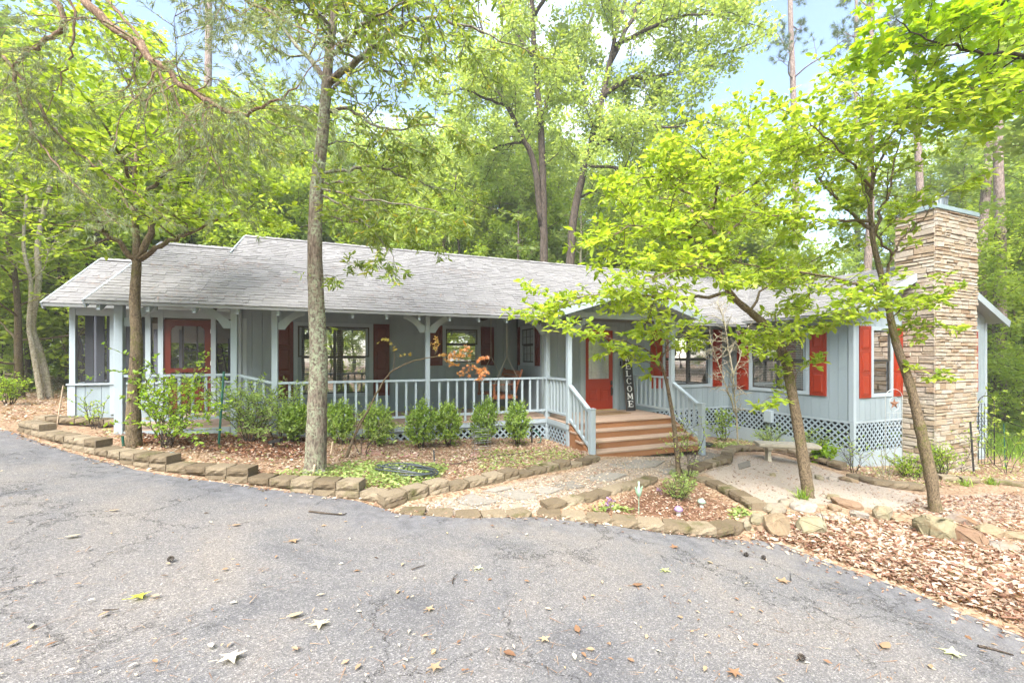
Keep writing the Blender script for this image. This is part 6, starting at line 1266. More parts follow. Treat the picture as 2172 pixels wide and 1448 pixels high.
LEFTW = poly_px([(0, 900), (0, 792), (135, 800), (146, 884), (60, 900)])
SHRB = poly_px([(1500, 948), (1560, 955), (1640, 955), (1790, 995), (1815, 985), (1640, 940), (1520, 930)])
bt = lambda n, a, b: r.beta(a, b, n)
BANK2 = [DR[-1], (5.6, .7), (7.5, -1.2), (10, .5), (8.5, 2.4), tuple(BANK[5])]
parts = [lay(sample(BANK, 23000, r), .05, 'chip', r, .045, .75, bt(23000, 1.5, 1.5), .45), lay(sample(BANK2, 9000, r), .05, 'chip', r, .045, .75, bt(9000, 1.5, 1.5), .45), lay(sample(BED, 16000, r), .038, 'chip', r, .035, .7, bt(16000, 1.7, 1.3), .45),
         lay(sample(RIGHTBED, 3000, r), .05, 'chip', r, .03, .6), lay(sample(SANDR, 2600, r), .05, 'chip', r, .02, .5, bt(2600, 1.2, 1.6)), lay(sample(LEFTW, 7000, r), .07, 'chip', r, .03, .5, bt(7000, 1.8, 1.2)), lay(sample(PATH, 5000, r), .038, 'chip', r, .016, .5, bt(5000, 3, 1.1)),
         lay(sample(SAND, 1500, r), .034, 'chip', r, .012, .5, bt(1500, 1, 2.5)), lay(sample(TRI, 2200, r), .04, 'chip', r, .03, .6, bt(2200, 1.2, 1.6)), lay(sample(SHRB, 2500, r), .045, 'chip', r, .03, .6)]
# EDGE_DRIFT: litter blown against the asphalt edge, thickest on the bank side
ed = dl[(dl[:, 0] > -6) & (dl[:, 1] > -1)]; en = nrm[(dl[:, 0] > -6) & (dl[:, 1] > -1)]; k_ = r.integers(0, len(ed), 2600); right = ed[k_, 0] > 4.0
off = np.abs(r.normal(0, 1, 2600)) * np.where(right, .16, .07); keep_ = right | (r.random(2600) < .35); exy = (ed[k_] + en[k_] * off[:, None])[keep_]; m_ = len(exy); a_ = r.random(m_) * 6.28
parts.append(leaves_arrays(np.column_stack([exy, drv(exy[:, 0]) + .004 + .014 * r.random(m_)]), np.stack([np.cos(a_), np.sin(a_), r.normal(0, .2, m_)], 1), np.array([0, 0, 1.]) + r.normal(0, .5, (m_, 3)), .04 * np.clip(r.normal(1, .4, m_), .3, 2), 'chip', r, bt(m_, 1.4, 1.5)))
stuff('leaf_litter', parts, LEAF['litter'], 'dry brown and tan leaf litter on the beds and the bank', 'leaf litter')
mu = np.vstack([sample(MULCH, 6500, r), sample(BED, 1200, r)])
stuff('bark_mulch', [lay(mu, .045, 'chip', r, .03, .7, None)], leafmat('bark mulch', [(0, (.07, .03, .018)), (.5, (.20, .085, .045)), (1, (.35, .19, .11))], .0, .8, .2), 'reddish bark mulch under the porch shrubs', 'mulch')
GC = poly_px([(560, 1018), (660, 1005), (740, 985), (860, 985), (950, 992), (930, 1025), (860, 1045), (800, 1050), (700, 1040)]); GC2 = poly_px([(1420, 1000), (1480, 1005), (1480, 1030), (1430, 1030)]); GC3 = poly_px([(1500, 948), (1560, 940), (1600, 952), (1560, 958)]); GC4 = poly_px([(1010, 960), (1200, 955), (1240, 975), (1120, 1000), (1020, 1005)]); GC5 = poly_px([(1300, 1075), (1350, 1090), (1240, 1090)])
parts = []
for poly, n in ((GC, 3600), (GC2, 350), (GC3, 900), (GC4, 900), (GC5, 160), (poly_px([(1560, 1080), (1600, 1090), (1545, 1105)]), 160), (BED, 700), (RIGHTBED, 700), (SHRB, 900)):
    xy = sample(poly, n, r); parts.append(lay(xy, .045, 'oval', r, .07, .5, None))
stuff('ground_cover', parts, LEAF['groundcover'], 'pale green trailing ground cover in the beds', 'ground cover')
GRS = [(15.5, 3.6), (30, 5), (32, 16), (19, 15), (16.5, 8)]; xy = np.vstack([sample(GRS, 16000, r), sample(poly_px([(2090, 955), (2172, 948), (2172, 905), (2100, 915)]), 9000, r)]); n = len(xy); P = np.column_stack([xy, height(xy[:, 0], xy[:, 1])]); d = np.stack([r.normal(0, .35, n), r.normal(0, .35, n), np.ones(n)], 1)
stuff('tall_grass', [leaves_arrays(P, d, r.normal(0, 1, (n, 3)), r.uniform(.14, .38, n), 'grass', r)], LEAF['grass'], 'bright grass in the clearing right of the house', 'grass')
# small scattered leaves on the asphalt, then the ones big enough to point at
xy = np.array([tuple(at_drv(r.uniform(-100, 2250), 960 + 490 * r.random() ** .8)[:2]) for _ in range(520)]); xy = xy[inside(xy, DRIVE_POLY)]
def layd(xy, size, templ, lift=.012, nz_=.25, tint=None):
    n = len(xy); a = r.random(n) * 6.28; P = np.column_stack([xy, drv(xy[:, 0]) + .004 + lift * r.random(n)]); return leaves_arrays(P, np.stack([np.cos(a), np.sin(a), np.zeros(n)], 1), np.array([0, 0, 1.0]) + r.normal(0, nz_, (n, 3)), size * np.clip(r.normal(1, .35, n), .3, 2), templ, r, tint)
k = len(xy); stuff('fallen_leaf_scraps', [layd(xy[:k // 3], .036, 'chip'), layd(xy[k // 3:k // 2], .045, 'oval'), layd(xy[k // 2:], .018, 'chip')], LEAF['fallen'], 'scattered dry leaf scraps on the grey asphalt', 'leaf litter')
nn = 900; xy = np.array([tuple(at_drv(r.uniform(-100, 2250), 980 + 460 * r.random() ** .8)[:2]) for _ in range(nn)]); xy = xy[inside(xy, DRIVE_POLY)]; V, Fs, T = layd(xy, .07, 'needle', .006, .1)
stuff('pine_straw', [(V, Fs, T)], leafmat('pine straw', [(0, (.14, .07, .035)), (.6, (.28, .15, .08)), (1, (.40, .27, .16))], 0), 'thin brown pine needles strewn on the asphalt', 'pine straw')
BIG = [(548, 780, 0, 'star', .12, 'fallen_green', .1, None)]
def fallen(px, py, templ, size, mat, tint, label, rz=0.0, curl=.2):
    p = at_drv(px, py); V, Fs, T = leaves_arrays(np.array([[0, 0, .006]]), np.array([[1., 0, .04]]), np.array([[0, .1, 1.]]), size, templ, r, [tint]); V[:, 2] += curl * size * (np.abs(V[:, 0] / size - .4) ** 2) + .003
    parts_ = [(V, Fs, T)]; st = MB(); st.tube([(-.35 * size, .02 * size, .01), (0, 0, .008)], .0018, 4, tint=tint); me = quick_mesh('fallen_leaf', np.vstack([V, np.array(st.v)]), [f for f in Fs] + [np.array(st.f[:4]) + len(V)], np.concatenate([T, [tint] * len(st.v)]))
    o = obj('fallen_leaf', me, LEAF[mat], fix=False, loc=tuple(p), rot=(0, math.atan(.09), rz)); tag(o, label, 'leaf', 'large leaves lying on the driveway')
for a in [(275, 1271, 'star', .13, 'fallen_green', .1, 'yellow green star leaf on the left of the driveway', .3), (463, 1402, 'star', .16, 'fallen', .88, 'big pale star leaf at the bottom left', .1), (660, 1325, 'star', .14, 'fallen', .97, 'whitish lobed leaf right of the big pale star leaf', -.3), (606, 1312, 'oval', .12, 'fallen', .8, 'tan leaf just left of the whitish lobed leaf', .2), (1010, 1210, 'star', .1, 'fallen_green', 1., 'whitish green star leaf in the middle of the driveway', .8),
          (2020, 1394, 'star', .15, 'fallen_green', .95, 'white green star leaf at the bottom right', .4), (1405, 1213, 'star', .11, 'fallen_green', .8, 'cream star leaf below the triangular bed', .2), (1340, 1243, 'oval', .12, 'fallen', .3, 'brown curled leaf left of the cream star leaf', -.2), (1660, 1238, 'star', .14, 'fallen', .35, 'brown lobed leaf near the driveway edge', .5), (1433, 1165, 'star', .12, 'fallen', .15, 'dark brown crumpled leaf below the block row', 1.2), (1228, 1345, 'oval', .1, 'fallen', .2, 'dark brown leaf standing on edge near the bottom', 1.3),
          (1550, 1434, 'star', .11, 'fallen', .4, 'brown leaf at the bottom edge of the picture', .2), (912, 1425, 'star', .1, 'fallen', .5, 'tan leaf at the bottom edge left of centre', .6), (1145, 1360, 'star', .09, 'fallen', .6, 'small tan star leaf below the middle', .1), (904, 1298, 'star', .09, 'fallen', .45, 'small crumpled tan leaf in the middle', .7), (610, 1150, 'star', .13, 'fallen', .55, 'crumpled tan leaf in front of the bed wall', .1), (490, 1116, 'oval', .1, 'fallen', .5, 'brown leaf left of the crumpled tan one', .0), (135, 1142, 'oval', .12, 'fallen', .85, 'yellow pointed leaf at the left', .3), (230, 1085, 'oval', .1, 'fallen', .6, 'tan leaf near the left wall', .1), (1872, 1378, 'oval', .14, 'fallen', .4, 'long brown leaf near the bottom right', .2)]:
    fallen(a[0], a[1], a[2], a[3] * .82, a[4], a[5], a[6], a[7], .45)
for px, py, lb in ((1583, 1180, 'small dark pine cone by the driveway edge'), (1620, 1186, 'round black pine cone right of its neighbour'), (362, 1191, 'dark pine cone on the left of the driveway'), (1700, 1401, 'dark pine cone near the bottom right')):
    p = at_drv(px, py); q = MB(); 
    for k in range(7):
        for j in range(8): t = 2 * math.pi * (j + .5 * (k % 2)) / 8; rr = .022 * math.sin(math.pi * (k + 1) / 8.5); q.add([(rr * .4 * math.cos(t), rr * .4 * math.sin(t), .006 * k), (rr * math.cos(t - .3), rr * math.sin(t - .3), .006 * k + .003), (rr * 1.15 * math.cos(t), rr * 1.15 * math.sin(t), .006 * k + .008), (rr * math.cos(t + .3), rr * math.sin(t + .3), .006 * k + .003)], [(0, 1, 2, 3)])
    tag(q.build('pine_cone', BARK['dark']), lb, 'pine cone').location = tuple(p)
def twigs(path, rad, label, name='fallen_twig', bark='dark'):
    q = MB(); P = catmull([at_drv(*p) + np.array([0, 0, .012]) for p in path], 5); q.tube(P, list(np.linspace(rad, rad * .5, len(P))), 5); tag(q.build(name, BARK[bark]), label, 'twig')
twigs([(655, 1086), (690, 1090), (725, 1093), (735, 1090)], .010, 'thin broken stick in front of the bed wall'); twigs([(873, 1210), (890, 1204), (903, 1200)], .005, 'short dark twig left of centre'); twigs([(960, 1240), (962, 1228), (970, 1220)], .005, 'curved dark twig right of centre'); twigs([(218, 1297), (240, 1296), (253, 1294)], .005, 'thin straight twig on the left'); twigs([(2075, 1372), (2110, 1380), (2150, 1392)], .010, 'dark stick at the lower right edge')
# ================================================================== shrubs
def shrub(name, px, py, hpx, wpx, label, leafm, templ, leaf, seed, nst=9, dens=26, up=.12, cat='shrub', group=None, level=1, bark='dark', wig=.14, l0=.2, per=1, base=None, splay=.9, nzr=.6, lr=.5, nch=5):
    b = gat(px, py) if base is None else np.array(base); d = float(b[:2] @ np.array([ST, CT])); H = hpx / F * d; Wd = wpx / F * d; pl = Plant(seed)
    o = dict(wig=wig, up=up, nch=nch, lr=lr, dens=dens, spread=.8, seg=.06, leaf_lv=1, tip=3, flat=.8, l0=l0, rmin=.0012)
    for k in range(nst):
        a = 2.4 * k + pl.r.random(); sp = Wd / 2 / max(H, .01) * pl.r.uniform(.2, 1.0); dr = unit(np.array([math.cos(a) * sp, math.sin(a) * sp, 1.0])); L = H * pl.r.uniform(.7, 1.02) / max(dr[2], .5) * .8
        pl.twig(b + np.array([math.cos(a), math.sin(a), 0]) * .04 - np.array([0, 0, .03]), dr, L, .007, level, o)
    return tree(name, b, label, cat, pl, pl.leaves(templ, leaf, .3, per, splay, .9, nzr), leafm, bark, group)
def boxwood(px, py, hpx, wpx, label, seed, leafs=5000):
    b = gat(px, py); d = float(b[:2] @ np.array([ST, CT])); H = hpx / F * d; Wd = wpx / F * d / 2 * .88; pl = Plant(seed); r_ = pl.r
    for k in range(7): a = k * .9; pl.wood.tube([b + np.array([.03 * math.cos(a), .03 * math.sin(a), -.03]), b + np.array([.5 * Wd * math.cos(a), .5 * Wd * math.sin(a), H * .55])], [.008, .004], 5)
    n = leafs // 9; u = unit(r_.normal(0, 1, (n, 3))); rad = r_.uniform(.35, 1.0, n) ** .5; lump = 1 + .24 * np.sin(u[:, 0] * 5 + seed) * np.sin(u[:, 2] * 6 + seed * 2)
    C = b + np.stack([u[:, 0] * Wd * rad * lump, u[:, 1] * Wd * rad * lump, H * .56 + u[:, 2] * H * .44 * rad * lump], 1)
    D = unit(u * .7 + np.array([0, 0, .7]) + r_.normal(0, .25, (n, 3))); t = np.linspace(0, 1, 9)[None, :, None]; L = r_.uniform(.05, .18, (n, 1, 1)) * (.6 + .7 * r_.random((n, 1, 1))); P = (C[:, None] + D[:, None] * L * t).reshape(-1, 3); DD = np.repeat(D, 9, 0); m = len(P)
    dirs = unit(DD * .5 + r_.normal(0, .7, (m, 3))); nr = DD + r_.normal(0, .5, (m, 3)); tn = np.clip(np.tile(np.linspace(.1, .95, 9), n) * .6 + r_.random(m) * .35, 0, 1)
    cr_ = leaves_arrays(P, dirs, nr, .032 * r_.uniform(.7, 1.3, m), 'round', r_, tn)
    return tree('boxwood_bush', b, label, 'bush', pl, cr_, 'box', 'dark', 'clipped boxwoods along the porch')
for a in [(625, 940, 78, 56, 'boxwood just left of the oak trunk', 61), (722, 942, 80, 50, 'small boxwood right of the oak trunk', 62), (801, 946, 78, 58, 'boxwood beside the leaning maple stem', 63), (893, 952, 88, 62, 'largest round boxwood left of the middle porch post', 64), (951, 948, 90, 52, 'tall narrow boxwood right of the middle porch post', 65), (1028, 945, 90, 52, 'boxwood behind the wire plant frame', 66), (1097, 946, 90, 48, 'boxwood nearest the steps, beside the spigot', 67)]: boxwood(*a)
shrub('bright_shrub', 352, 950, 235, 270, 'yellow green arching shrub in front of the screen door', 'abelia', 'oval', .046, 71, 20, 40, .0, wig=.16, lr=.6)
shrub('young_shrub', 205, 910, 90, 110, 'sparse pale shrub before the screened porch wall', 'abelia', 'oval', .038, 72, 5, 26, .02)
shrub('nandina_shrub', 530, 940, 170, 190, 'feathery blue green nandina between two porch posts', 'nandina', 'lance', .058, 73, 20, 44, .02, lr=.6, nch=6)
shrub('nandina_shrub', 590, 938, 175, 80, 'tall nandina stem before the second porch post', 'nandina', 'lance', .055, 74, 6, 36, .06, nch=6)
shrub('nandina_shrub', 770, 965, 150, 110, 'leggy nandina beside the leaning maple stem', 'nandina', 'lance', .055, 75, 6, 28, .03, l0=.5)
shrub('hydrangea_shrub', 1535, 935, 82, 95, 'dark leaved shrub against the lattice right of the steps', 'box', 'oval', .07, 76, 9, 20, .05)
shrub('shade_shrub', 1635, 950, 62, 80, 'dark green shrub behind the left end of the bench', 'nandina', 'lance', .06, 77, 11, 30, .04)
shrub('shade_shrub', 1715, 968, 70, 80, 'dark green shrub behind the leaning dogwood trunk', 'box', 'lance', .06, 78, 11, 30, .04)
shrub('hosta_plant', 1745, 984, 48, 62, 'bright green leafy clump at the end of the bench', 'maple', 'round', .07, 79, 12, 24, .0, cat='plant')
shrub('bright_shrub', 1765, 975, 70, 60, 'yellow green shrub against the lattice corner', 'abelia', 'oval', .05, 80, 8, 24, .04)
shrub('sparse_shrub', 1810, 1002, 110, 100, 'thin twiggy shrub with few yellow leaves at the house corner', 'abelia', 'oval', .036, 81, 7, 9, .05)
shrub('bare_shrub', 1880, 1025, 110, 90, 'nearly leafless grey shrub beside the block edging', 'abelia', 'oval', .02, 82, 6, 3, .05, bark='pale')
shrub('azalea_bush', 1925, 1012, 62, 100, 'rounded lime green azalea at the foot of the chimney', 'abelia', 'oval', .036, 83, 18, 46, .02)
shrub('azalea_bush', 1998, 1012, 90, 80, 'lime green azalea half behind the bent trunk', 'abelia', 'oval', .036, 84, 14, 40, .05)
shrub('arching_shrub', 2035, 1000, 165, 150, 'arching yellow green shrub across the chimney base', 'abelia', 'oval', .036, 85, 9, 22, .0, wig=.2, lr=.6)
shrub('young_tree', 2135, 1005, 220, 130, 'thin stemmed young tree right of the chimney', 'forest_light', 'oval', .07, 86, 5, 10, .08, cat='tree', l0=.4)
shrub('nandina_shrub', 1455, 1012, 150, 90, 'thin nandina canes beside the sapling', 'nandina', 'lance', .05, 87, 6, 22, .06, l0=.45)
shrub('fern_plant', 1436, 1060, 62, 60, 'feathery light green plant in the triangular bed', 'nandina', 'lance', .035, 88, 16, 60, .03, cat='plant')
shrub('low_shrub', 20, 860, 75, 60, 'low rounded light green shrub at the left edge', 'abelia', 'oval', .05, 89, 14, 26, .03)
shrub('seedling', 1262, 958, 32, 30, 'little green seedling at the left newel post', 'nandina', 'lance', .04, 90, 6, 40, .05, cat='plant')
for k, (px, py, lb) in enumerate([(1700, 1058, 'grassy tuft at the foot of the leaning dogwood'), (2045, 1030, 'grassy tuft on the block edging'), (2102, 1028, 'grassy tuft in the gap of the block edging')]):
    b = gat(px, py); r_ = np.random.default_rng(300 + k); n = 60; d_ = unit(np.stack([r_.normal(0, .55, n), r_.normal(0, .55, n), np.ones(n) * .8], 1)); V, Fs, T = leaves_arrays(np.repeat(b[None], n, 0) + r_.normal(0, .05, (n, 3)) * np.array([1, 1, 0]), d_, np.array([0, 0, 1.]) + r_.normal(0, .3, (n, 3)), r_.uniform(.1, .24, n), 'grass', r_)
    tag(obj('grass_tuft', quick_mesh('grass_tuft', V, Fs, T), LEAF['grass'], fix=False), lb, 'grass tuft')
# orange japanese maple: one long bowed stem
b0 = gat(733, 972); D6 = float(b0[:2] @ np.array([ST, CT])); pl = Plant(91)
Pt, rt = pl.limb(pxd([(730, 978, D6), (745, 940, D6), (780, 870, D6), (810, 815, D6), (835, 785, D6), (880, 765, D6), (940, 755, D6 - .1), (990, 765, D6 - .2), (1030, 790, D6 - .25)]), .020, .004, 6, 5, .004)
oj = dict(wig=.12, up=-.02, nch=4, lr=.5, dens=34, spread=.9, seg=.06, leaf_lv=1, tip=2, flat=.4)
pl.clothe(Pt, rt, .72, 1.0, 10, .32, 1, oj); P2_, r2_ = pl.limb(pxd([(835, 786, D6), (836, 750, D6), (830, 725, D6), (815, 715, D6)]), .006, .002, 5, 4); pl.clothe(P2_, r2_, .2, 1, 6, .22, 0, oj); P3_, r3_ = pl.limb(pxd([(920, 757, D6 - .1), (930, 735, D6 - .1), (925, 718, D6 - .1)]), .004, .002, 4, 4); pl.clothe(P3_, r3_, .1, 1, 6, .2, 0, oj)
pl.limb(pxd([(735, 975, D6), (760, 900, D6 - .1), (775, 880, D6 - .15)]), .014, .004, 6, 4); pl.limb(pxd([(732, 974, D6), (720, 930, D6 + .1), (700, 880, D6 + .1)]), .006, .002, 5, 4)
V, Fs, T = pl.leaves('star', .05, .35, 1, .9, .8, .8); pos = np.repeat(np.array(pl.sites), 11, 0); T = np.clip((F * ((pos @ np.array([CT, -ST, 0])) / (pos @ np.array([ST, CT, 0]))) + CX - 800) / 260 * .75 + pl.r.normal(0, .12, len(T)), 0, 1)
tree('japanese_maple', b0, 'japanese maple with one bowed stem and orange leaves before the railing', 'tree', pl, (V, Fs, T), 'jmaple', 'dogwood')
# bare twiggy shrub against the inside corner
b0 = gat(1565, 945); D7 = float(b0[:2] @ np.array([ST, CT])); pl = Plant(92); ob = dict(wig=.24, up=.03, nch=5, lr=.55, dens=0.1, spread=.9, seg=.07, leaf_lv=-1, tip=0, flat=.9)
for path, nb in (([(1566, 950, 0), (1562, 880, 0), (1556, 800, 0), (1575, 740, 0), (1588, 690, 0)], 14), ([(1562, 880, 0), (1540, 820, -.1), (1520, 760, -.15), (1505, 720, -.2)], 12), ([(1556, 800, 0), (1545, 740, .1), (1535, 680, .1), (1520, 640, .1)], 12)):
    P_, r_ = pl.limb(pxd([(x, y, D7 + e) for x, y, e in path]), .026, .010, 6, 5, .006, .05); pl.clothe(P_, r_ * 1.3, .25, 1.0, nb * 2, .5, 1, ob)
e = empty('bare_shrub', b0, 'leafless pinkish twiggy shrub in the inside corner right of the steps', 'shrub'); pl.wood.build('trunk', BARK['pale'], e, True)

# ================================================================== garden and porch objects
def thing1(name, mb, mat, label, cat, smooth=False, group=None): return tag(mb.build(name, M[mat] if isinstance(mat, str) else mat, None, smooth), label, cat, group)
# concrete bench
A = gat(1629, 977); B = gat(1708, 991); ax = unit(B - A); pr = np.array([-ax[1], ax[0], 0]); bz = min(A[2], B[2])
bench = empty('garden_bench', (A + B) / 2, 'weathered concrete bench before the curved block wall', 'bench')
HT = .42
q = MB(); c0 = A - ax * .22; c1 = B + ax * .22; q.prism([(*(c0 - pr * .19)[:2], bz + HT), (*(c1 - pr * .19)[:2], bz + HT), (*(c1 + pr * .19)[:2], bz + HT), (*(c0 + pr * .19)[:2], bz + HT)], (0, 0, .055)); q.prism([(*(c0 + ax * .03 - pr * .16)[:2], bz + HT - .03), (*(c1 - ax * .03 - pr * .16)[:2], bz + HT - .03), (*(c1 - ax * .03 + pr * .16)[:2], bz + HT - .03), (*(c0 + ax * .03 + pr * .16)[:2], bz + HT - .03)], (0, 0, .029)); q.build('seat', M['concrete'], bench)
for C_ in (A, B):
    q = MB(); prof = [(.17, -.03), (.17, .05), (.12, .08), (.085, .20), (.10, .30), (.15, .36), (.15, HT - .03)]
    for (w0, z0), (w1, z1) in zip(prof[:-1], prof[1:]):
        V = [(*(C_ + ax * sx * .05 * (w / .15) + pr * sy * w)[:2], bz + z) for w, z in ((w0, z0), (w1, z1)) for sx, sy in ((-1, -1), (1, -1), (1, 1), (-1, 1))]; q.add(V, [(3, 2, 1, 0), (4, 5, 6, 7), (0, 1, 5, 4), (1, 2, 6, 5), (2, 3, 7, 6), (3, 0, 4, 7)], .5)
    q.build('leg', M['concrete'], bench)
# welcome sign
bot = np.array([6.66, 8.86, FL + .003]); top = at_y(1329, 744, YD - .05); upv = unit(top - bot); Ls = 1.52; rt_ = unit(np.array([1., 0, 0]) - upv * upv[0]); nv = np.cross(rt_, upv); nv = nv if nv[1] < 0 else -nv
sign = empty('welcome_sign', bot, 'tall black board lettered WELCOME in white, leaning by the front door', 'sign')
q = MB(); q.prism([bot + rt_ * a + upv * b for a, b in ((-.135, .0), (.135, .0), (.135, Ls), (-.135, Ls))], tuple(-nv * .018)); q.build('board', M['signboard'], sign)
q = MB()
for a0, a1, b0_, b1_ in ((-.14, -.128, -.002, Ls), (.128, .14, -.002, Ls)): q.prism([bot + rt_ * a + upv * b + nv * .004 for a, b in ((a0, b0_), (a1, b0_), (a1, b1_), (a0, b1_))], tuple(-nv * .026))
q.build('edge_trim', paint('sign edge', (.10, .08, .06)), sign)
def letter(ch, cx_, cz_, w, h):
    q = MB(); L = []
    def bar(x0, y0, x1, y1, t=.030):
        dx, dy = x1 - x0, y1 - y0; l = math.hypot(dx, dy); nx_, ny_ = -dy / l * t / 2, dx / l * t / 2; L.append([(x0 + nx_, y0 + ny_), (x1 + nx_, y1 + ny_), (x1 - nx_, y1 - ny_), (x0 - nx_, y0 - ny_)])
    W2, H2 = w / 2, h / 2; s = .012
    if ch in 'EL':
        bar(-W2 * .5, -H2, -W2 * .5, H2, .036); bar(-W2 * .95, -H2 + s / 2, W2 * .9, -H2 + s / 2, s * 1.2); bar(W2 * .82, -H2, W2 * .82, -H2 + .045, s); bar(-W2 * .95, H2 - s / 2, -W2 * .1, H2 - s / 2, s)
        if ch == 'E': bar(-W2 * .95, H2 - s / 2, W2 * .9, H2 - s / 2, s * 1.2); bar(W2 * .82, H2, W2 * .82, H2 - .04, s); bar(-W2 * .5, 0, W2 * .4, 0, s * 1.2); bar(W2 * .4, -.02, W2 * .4, .02, s)
    elif ch == 'M':
        bar(-W2 * .75, -H2, -W2 * .75, H2, .014); bar(W2 * .75, -H2, W2 * .75, H2, .034); bar(-W2 * .75, H2, 0, -H2 * .55, .032); bar(0, -H2 * .55, W2 * .75, H2, .014)
        for x in (-W2 * .75, W2 * .75): bar(x - .026, -H2 + s / 2, x + .026, -H2 + s / 2, s); bar(x - .026, H2 - s / 2, x + .026, H2 - s / 2, s)
    elif ch == 'W':
        bar(-W2 * .95, H2, -W2 * .42, -H2, .030); bar(-W2 * .42, -H2, 0, H2 * .6, .014); bar(0, H2 * .6, W2 * .45, -H2, .030); bar(W2 * .45, -H2, W2 * .95, H2, .014)
        for x in (-W2 * .95, W2 * .95): bar(x - .024, H2 - s / 2, x + .024, H2 - s / 2, s)
    else:
        n = 28; a0, a1 = (0, 2 * math.pi) if ch == 'O' else (.22 * math.pi, 1.78 * math.pi)
        for k in range(n):
            t0, t1 = a0 + (a1 - a0) * k / n, a0 + (a1 - a0) * (k + 1) / n
            f = lambda t: .012 + .022 * abs(math.cos(t))
            L.append([(W2 * .9 * math.cos(t0), H2 * math.sin(t0)), (W2 * .9 * math.cos(t1), H2 * math.sin(t1)), ((W2 * .9 - f(t1)) * math.cos(t1), (H2 - .012) * math.sin(t1)), ((W2 * .9 - f(t0)) * math.cos(t0), (H2 - .012) * math.sin(t0))])
        if ch == 'C': bar(W2 * .72, H2 * .45, W2 * .72, H2 * 1.0, s); bar(W2 * .72, -H2 * .4, W2 * .72, -H2 * .85, s)
    for k, pg in enumerate(L): q.prism([bot + rt_ * (cx_ + x) + upv * (cz_ + y) + nv * (.0015 + .0002 * (k % 4)) for x, y in pg], tuple(nv * .003), .5)
    q.build('letter', M['white'], sign)
for k, ch in enumerate('WELCOME'): letter(ch, 0, 1.36 - .197 * k, .17, .155)
# doormat
q = MB(); q.box(5.36, 6.32, 8.42, 8.86, FL + .0015, FL + .018, .5)
for k in range(11): q.box(5.40 + .083 * k, 5.44 + .083 * k, 8.44, 8.84, FL + .0182, FL + .023, rng.random())
tag(q.build('doormat', paint('coir mat', (.26, .17, .09), .95, .4, 20, .5)), 'tan striped doormat before the red front door', 'doormat')
# porch swing with cushions
SW = paint('swing wood', (.27, .10, .045), .5, .2, 3, .2, 40, (1, 6, 6)); swing = empty('porch_swing', (3.5, 10.0, 1.05), 'reddish wooden swing hanging at the right end of the porch', 'swing')
for k in range(5): q = MB(); q.box(3.12 + .1 * k, 3.205 + .1 * k, 9.38, 10.62, 1.10, 1.125); q.build('seat_slat', SW, swing)
for k in range(4): q = MB(); x = 3.64 + .045 * k; z = 1.22 + .125 * k; q.prism([(x, 9.38, z), (x + .02, 9.38, z - .005), (x + .055, 9.38, z + .10), (x + .035, 9.38, z + .105)], (0, 1.24, 0)); q.build('back_slat', SW, swing)
for y in (9.36, 10.60):
    q = MB(); q.box(3.08, 3.72, y, y + .04, 1.03, 1.099); q.box(3.10, 3.15, y, y + .04, 1.0995, 1.36); q.prism([(3.62, y, 1.0995), (3.67, y, 1.0995), (3.86, y, 1.72), (3.82, y, 1.74)], (0, .04, 0)); q.box(3.06, 3.74, y - .03, y + .06, 1.361, 1.385); q.build('arm', SW, swing)
    q = MB(); t = (3.45, y + .02, 2.05); q.tube([(3.12, y + .02, 1.36), t], .007, 5); q.tube([(3.74, y + .02, 1.5), t], .007, 5); q.tube([t, (3.45, y + .02, 3.2)], .008, 5); q.build('rope', paint('rope', (.5, .45, .35)), swing)
def pillow(c, w, h, t, rz, lean, mat, label):
    q = MB(); n = 9; V = []
    for s in (-1, 1):
        for i in range(n):
            for j in range(n):
                u, v = i / (n - 1) * 2 - 1, j / (n - 1) * 2 - 1; f = max(0, (1 - u ** 4) * (1 - v ** 4)) ** .6; k = 1 - .06 * (u * u + v * v) + .04 * (u * u * v * v); V.append((u * w / 2 * k, s * t / 2 * f, v * h / 2 * k))
    Fc = [(s * n * n + i * n + j, s * n * n + (i + 1) * n + j, s * n * n + (i + 1) * n + j + 1, s * n * n + i * n + j + 1) for s in (0, 1) for i in range(n - 1) for j in range(n - 1)]; q.add(V, Fc, .5)
    o = tag(q.build('cushion', mat, None, True), label, 'cushion'); o.location = c; o.rotation_euler = (lean, 0, rz)
def stripes(name, c0, c1, sc):
    m, nt, new, link = nodes(name); out = new('ShaderNodeOutputMaterial'); b = new('ShaderNodeBsdfPrincipled'); t = new('ShaderNodeTexCoord'); w = new('ShaderNodeTexWave'); w.inputs['Scale'].default_value = sc; w.inputs['Distortion'].default_value = 1.5; link(t.outputs['Object'], w.inputs['Vector']); r_ = ramp(new, [(.4, c0), (.6, c1)]); link(w.outputs['Fac'], r_.inputs[0]); link(r_.outputs[0], b.inputs['Base Color']); b.inputs['Roughness'].default_value = .9; link(b.outputs[0], out.inputs[0]); return m
pillow((3.58, 10.1, 1.34), .42, .42, .13, R(90), R(-0), stripes('beige stripes', (.46, .40, .33), (.56, .51, .43), 9), 'beige striped cushion on the porch swing'); pillow((3.56, 9.62, 1.33), .38, .38, .12, R(80), 0, stripes('black and white print', (.04, .04, .045), (.62, .6, .58), 6), 'black and white patterned cushion on the porch swing')
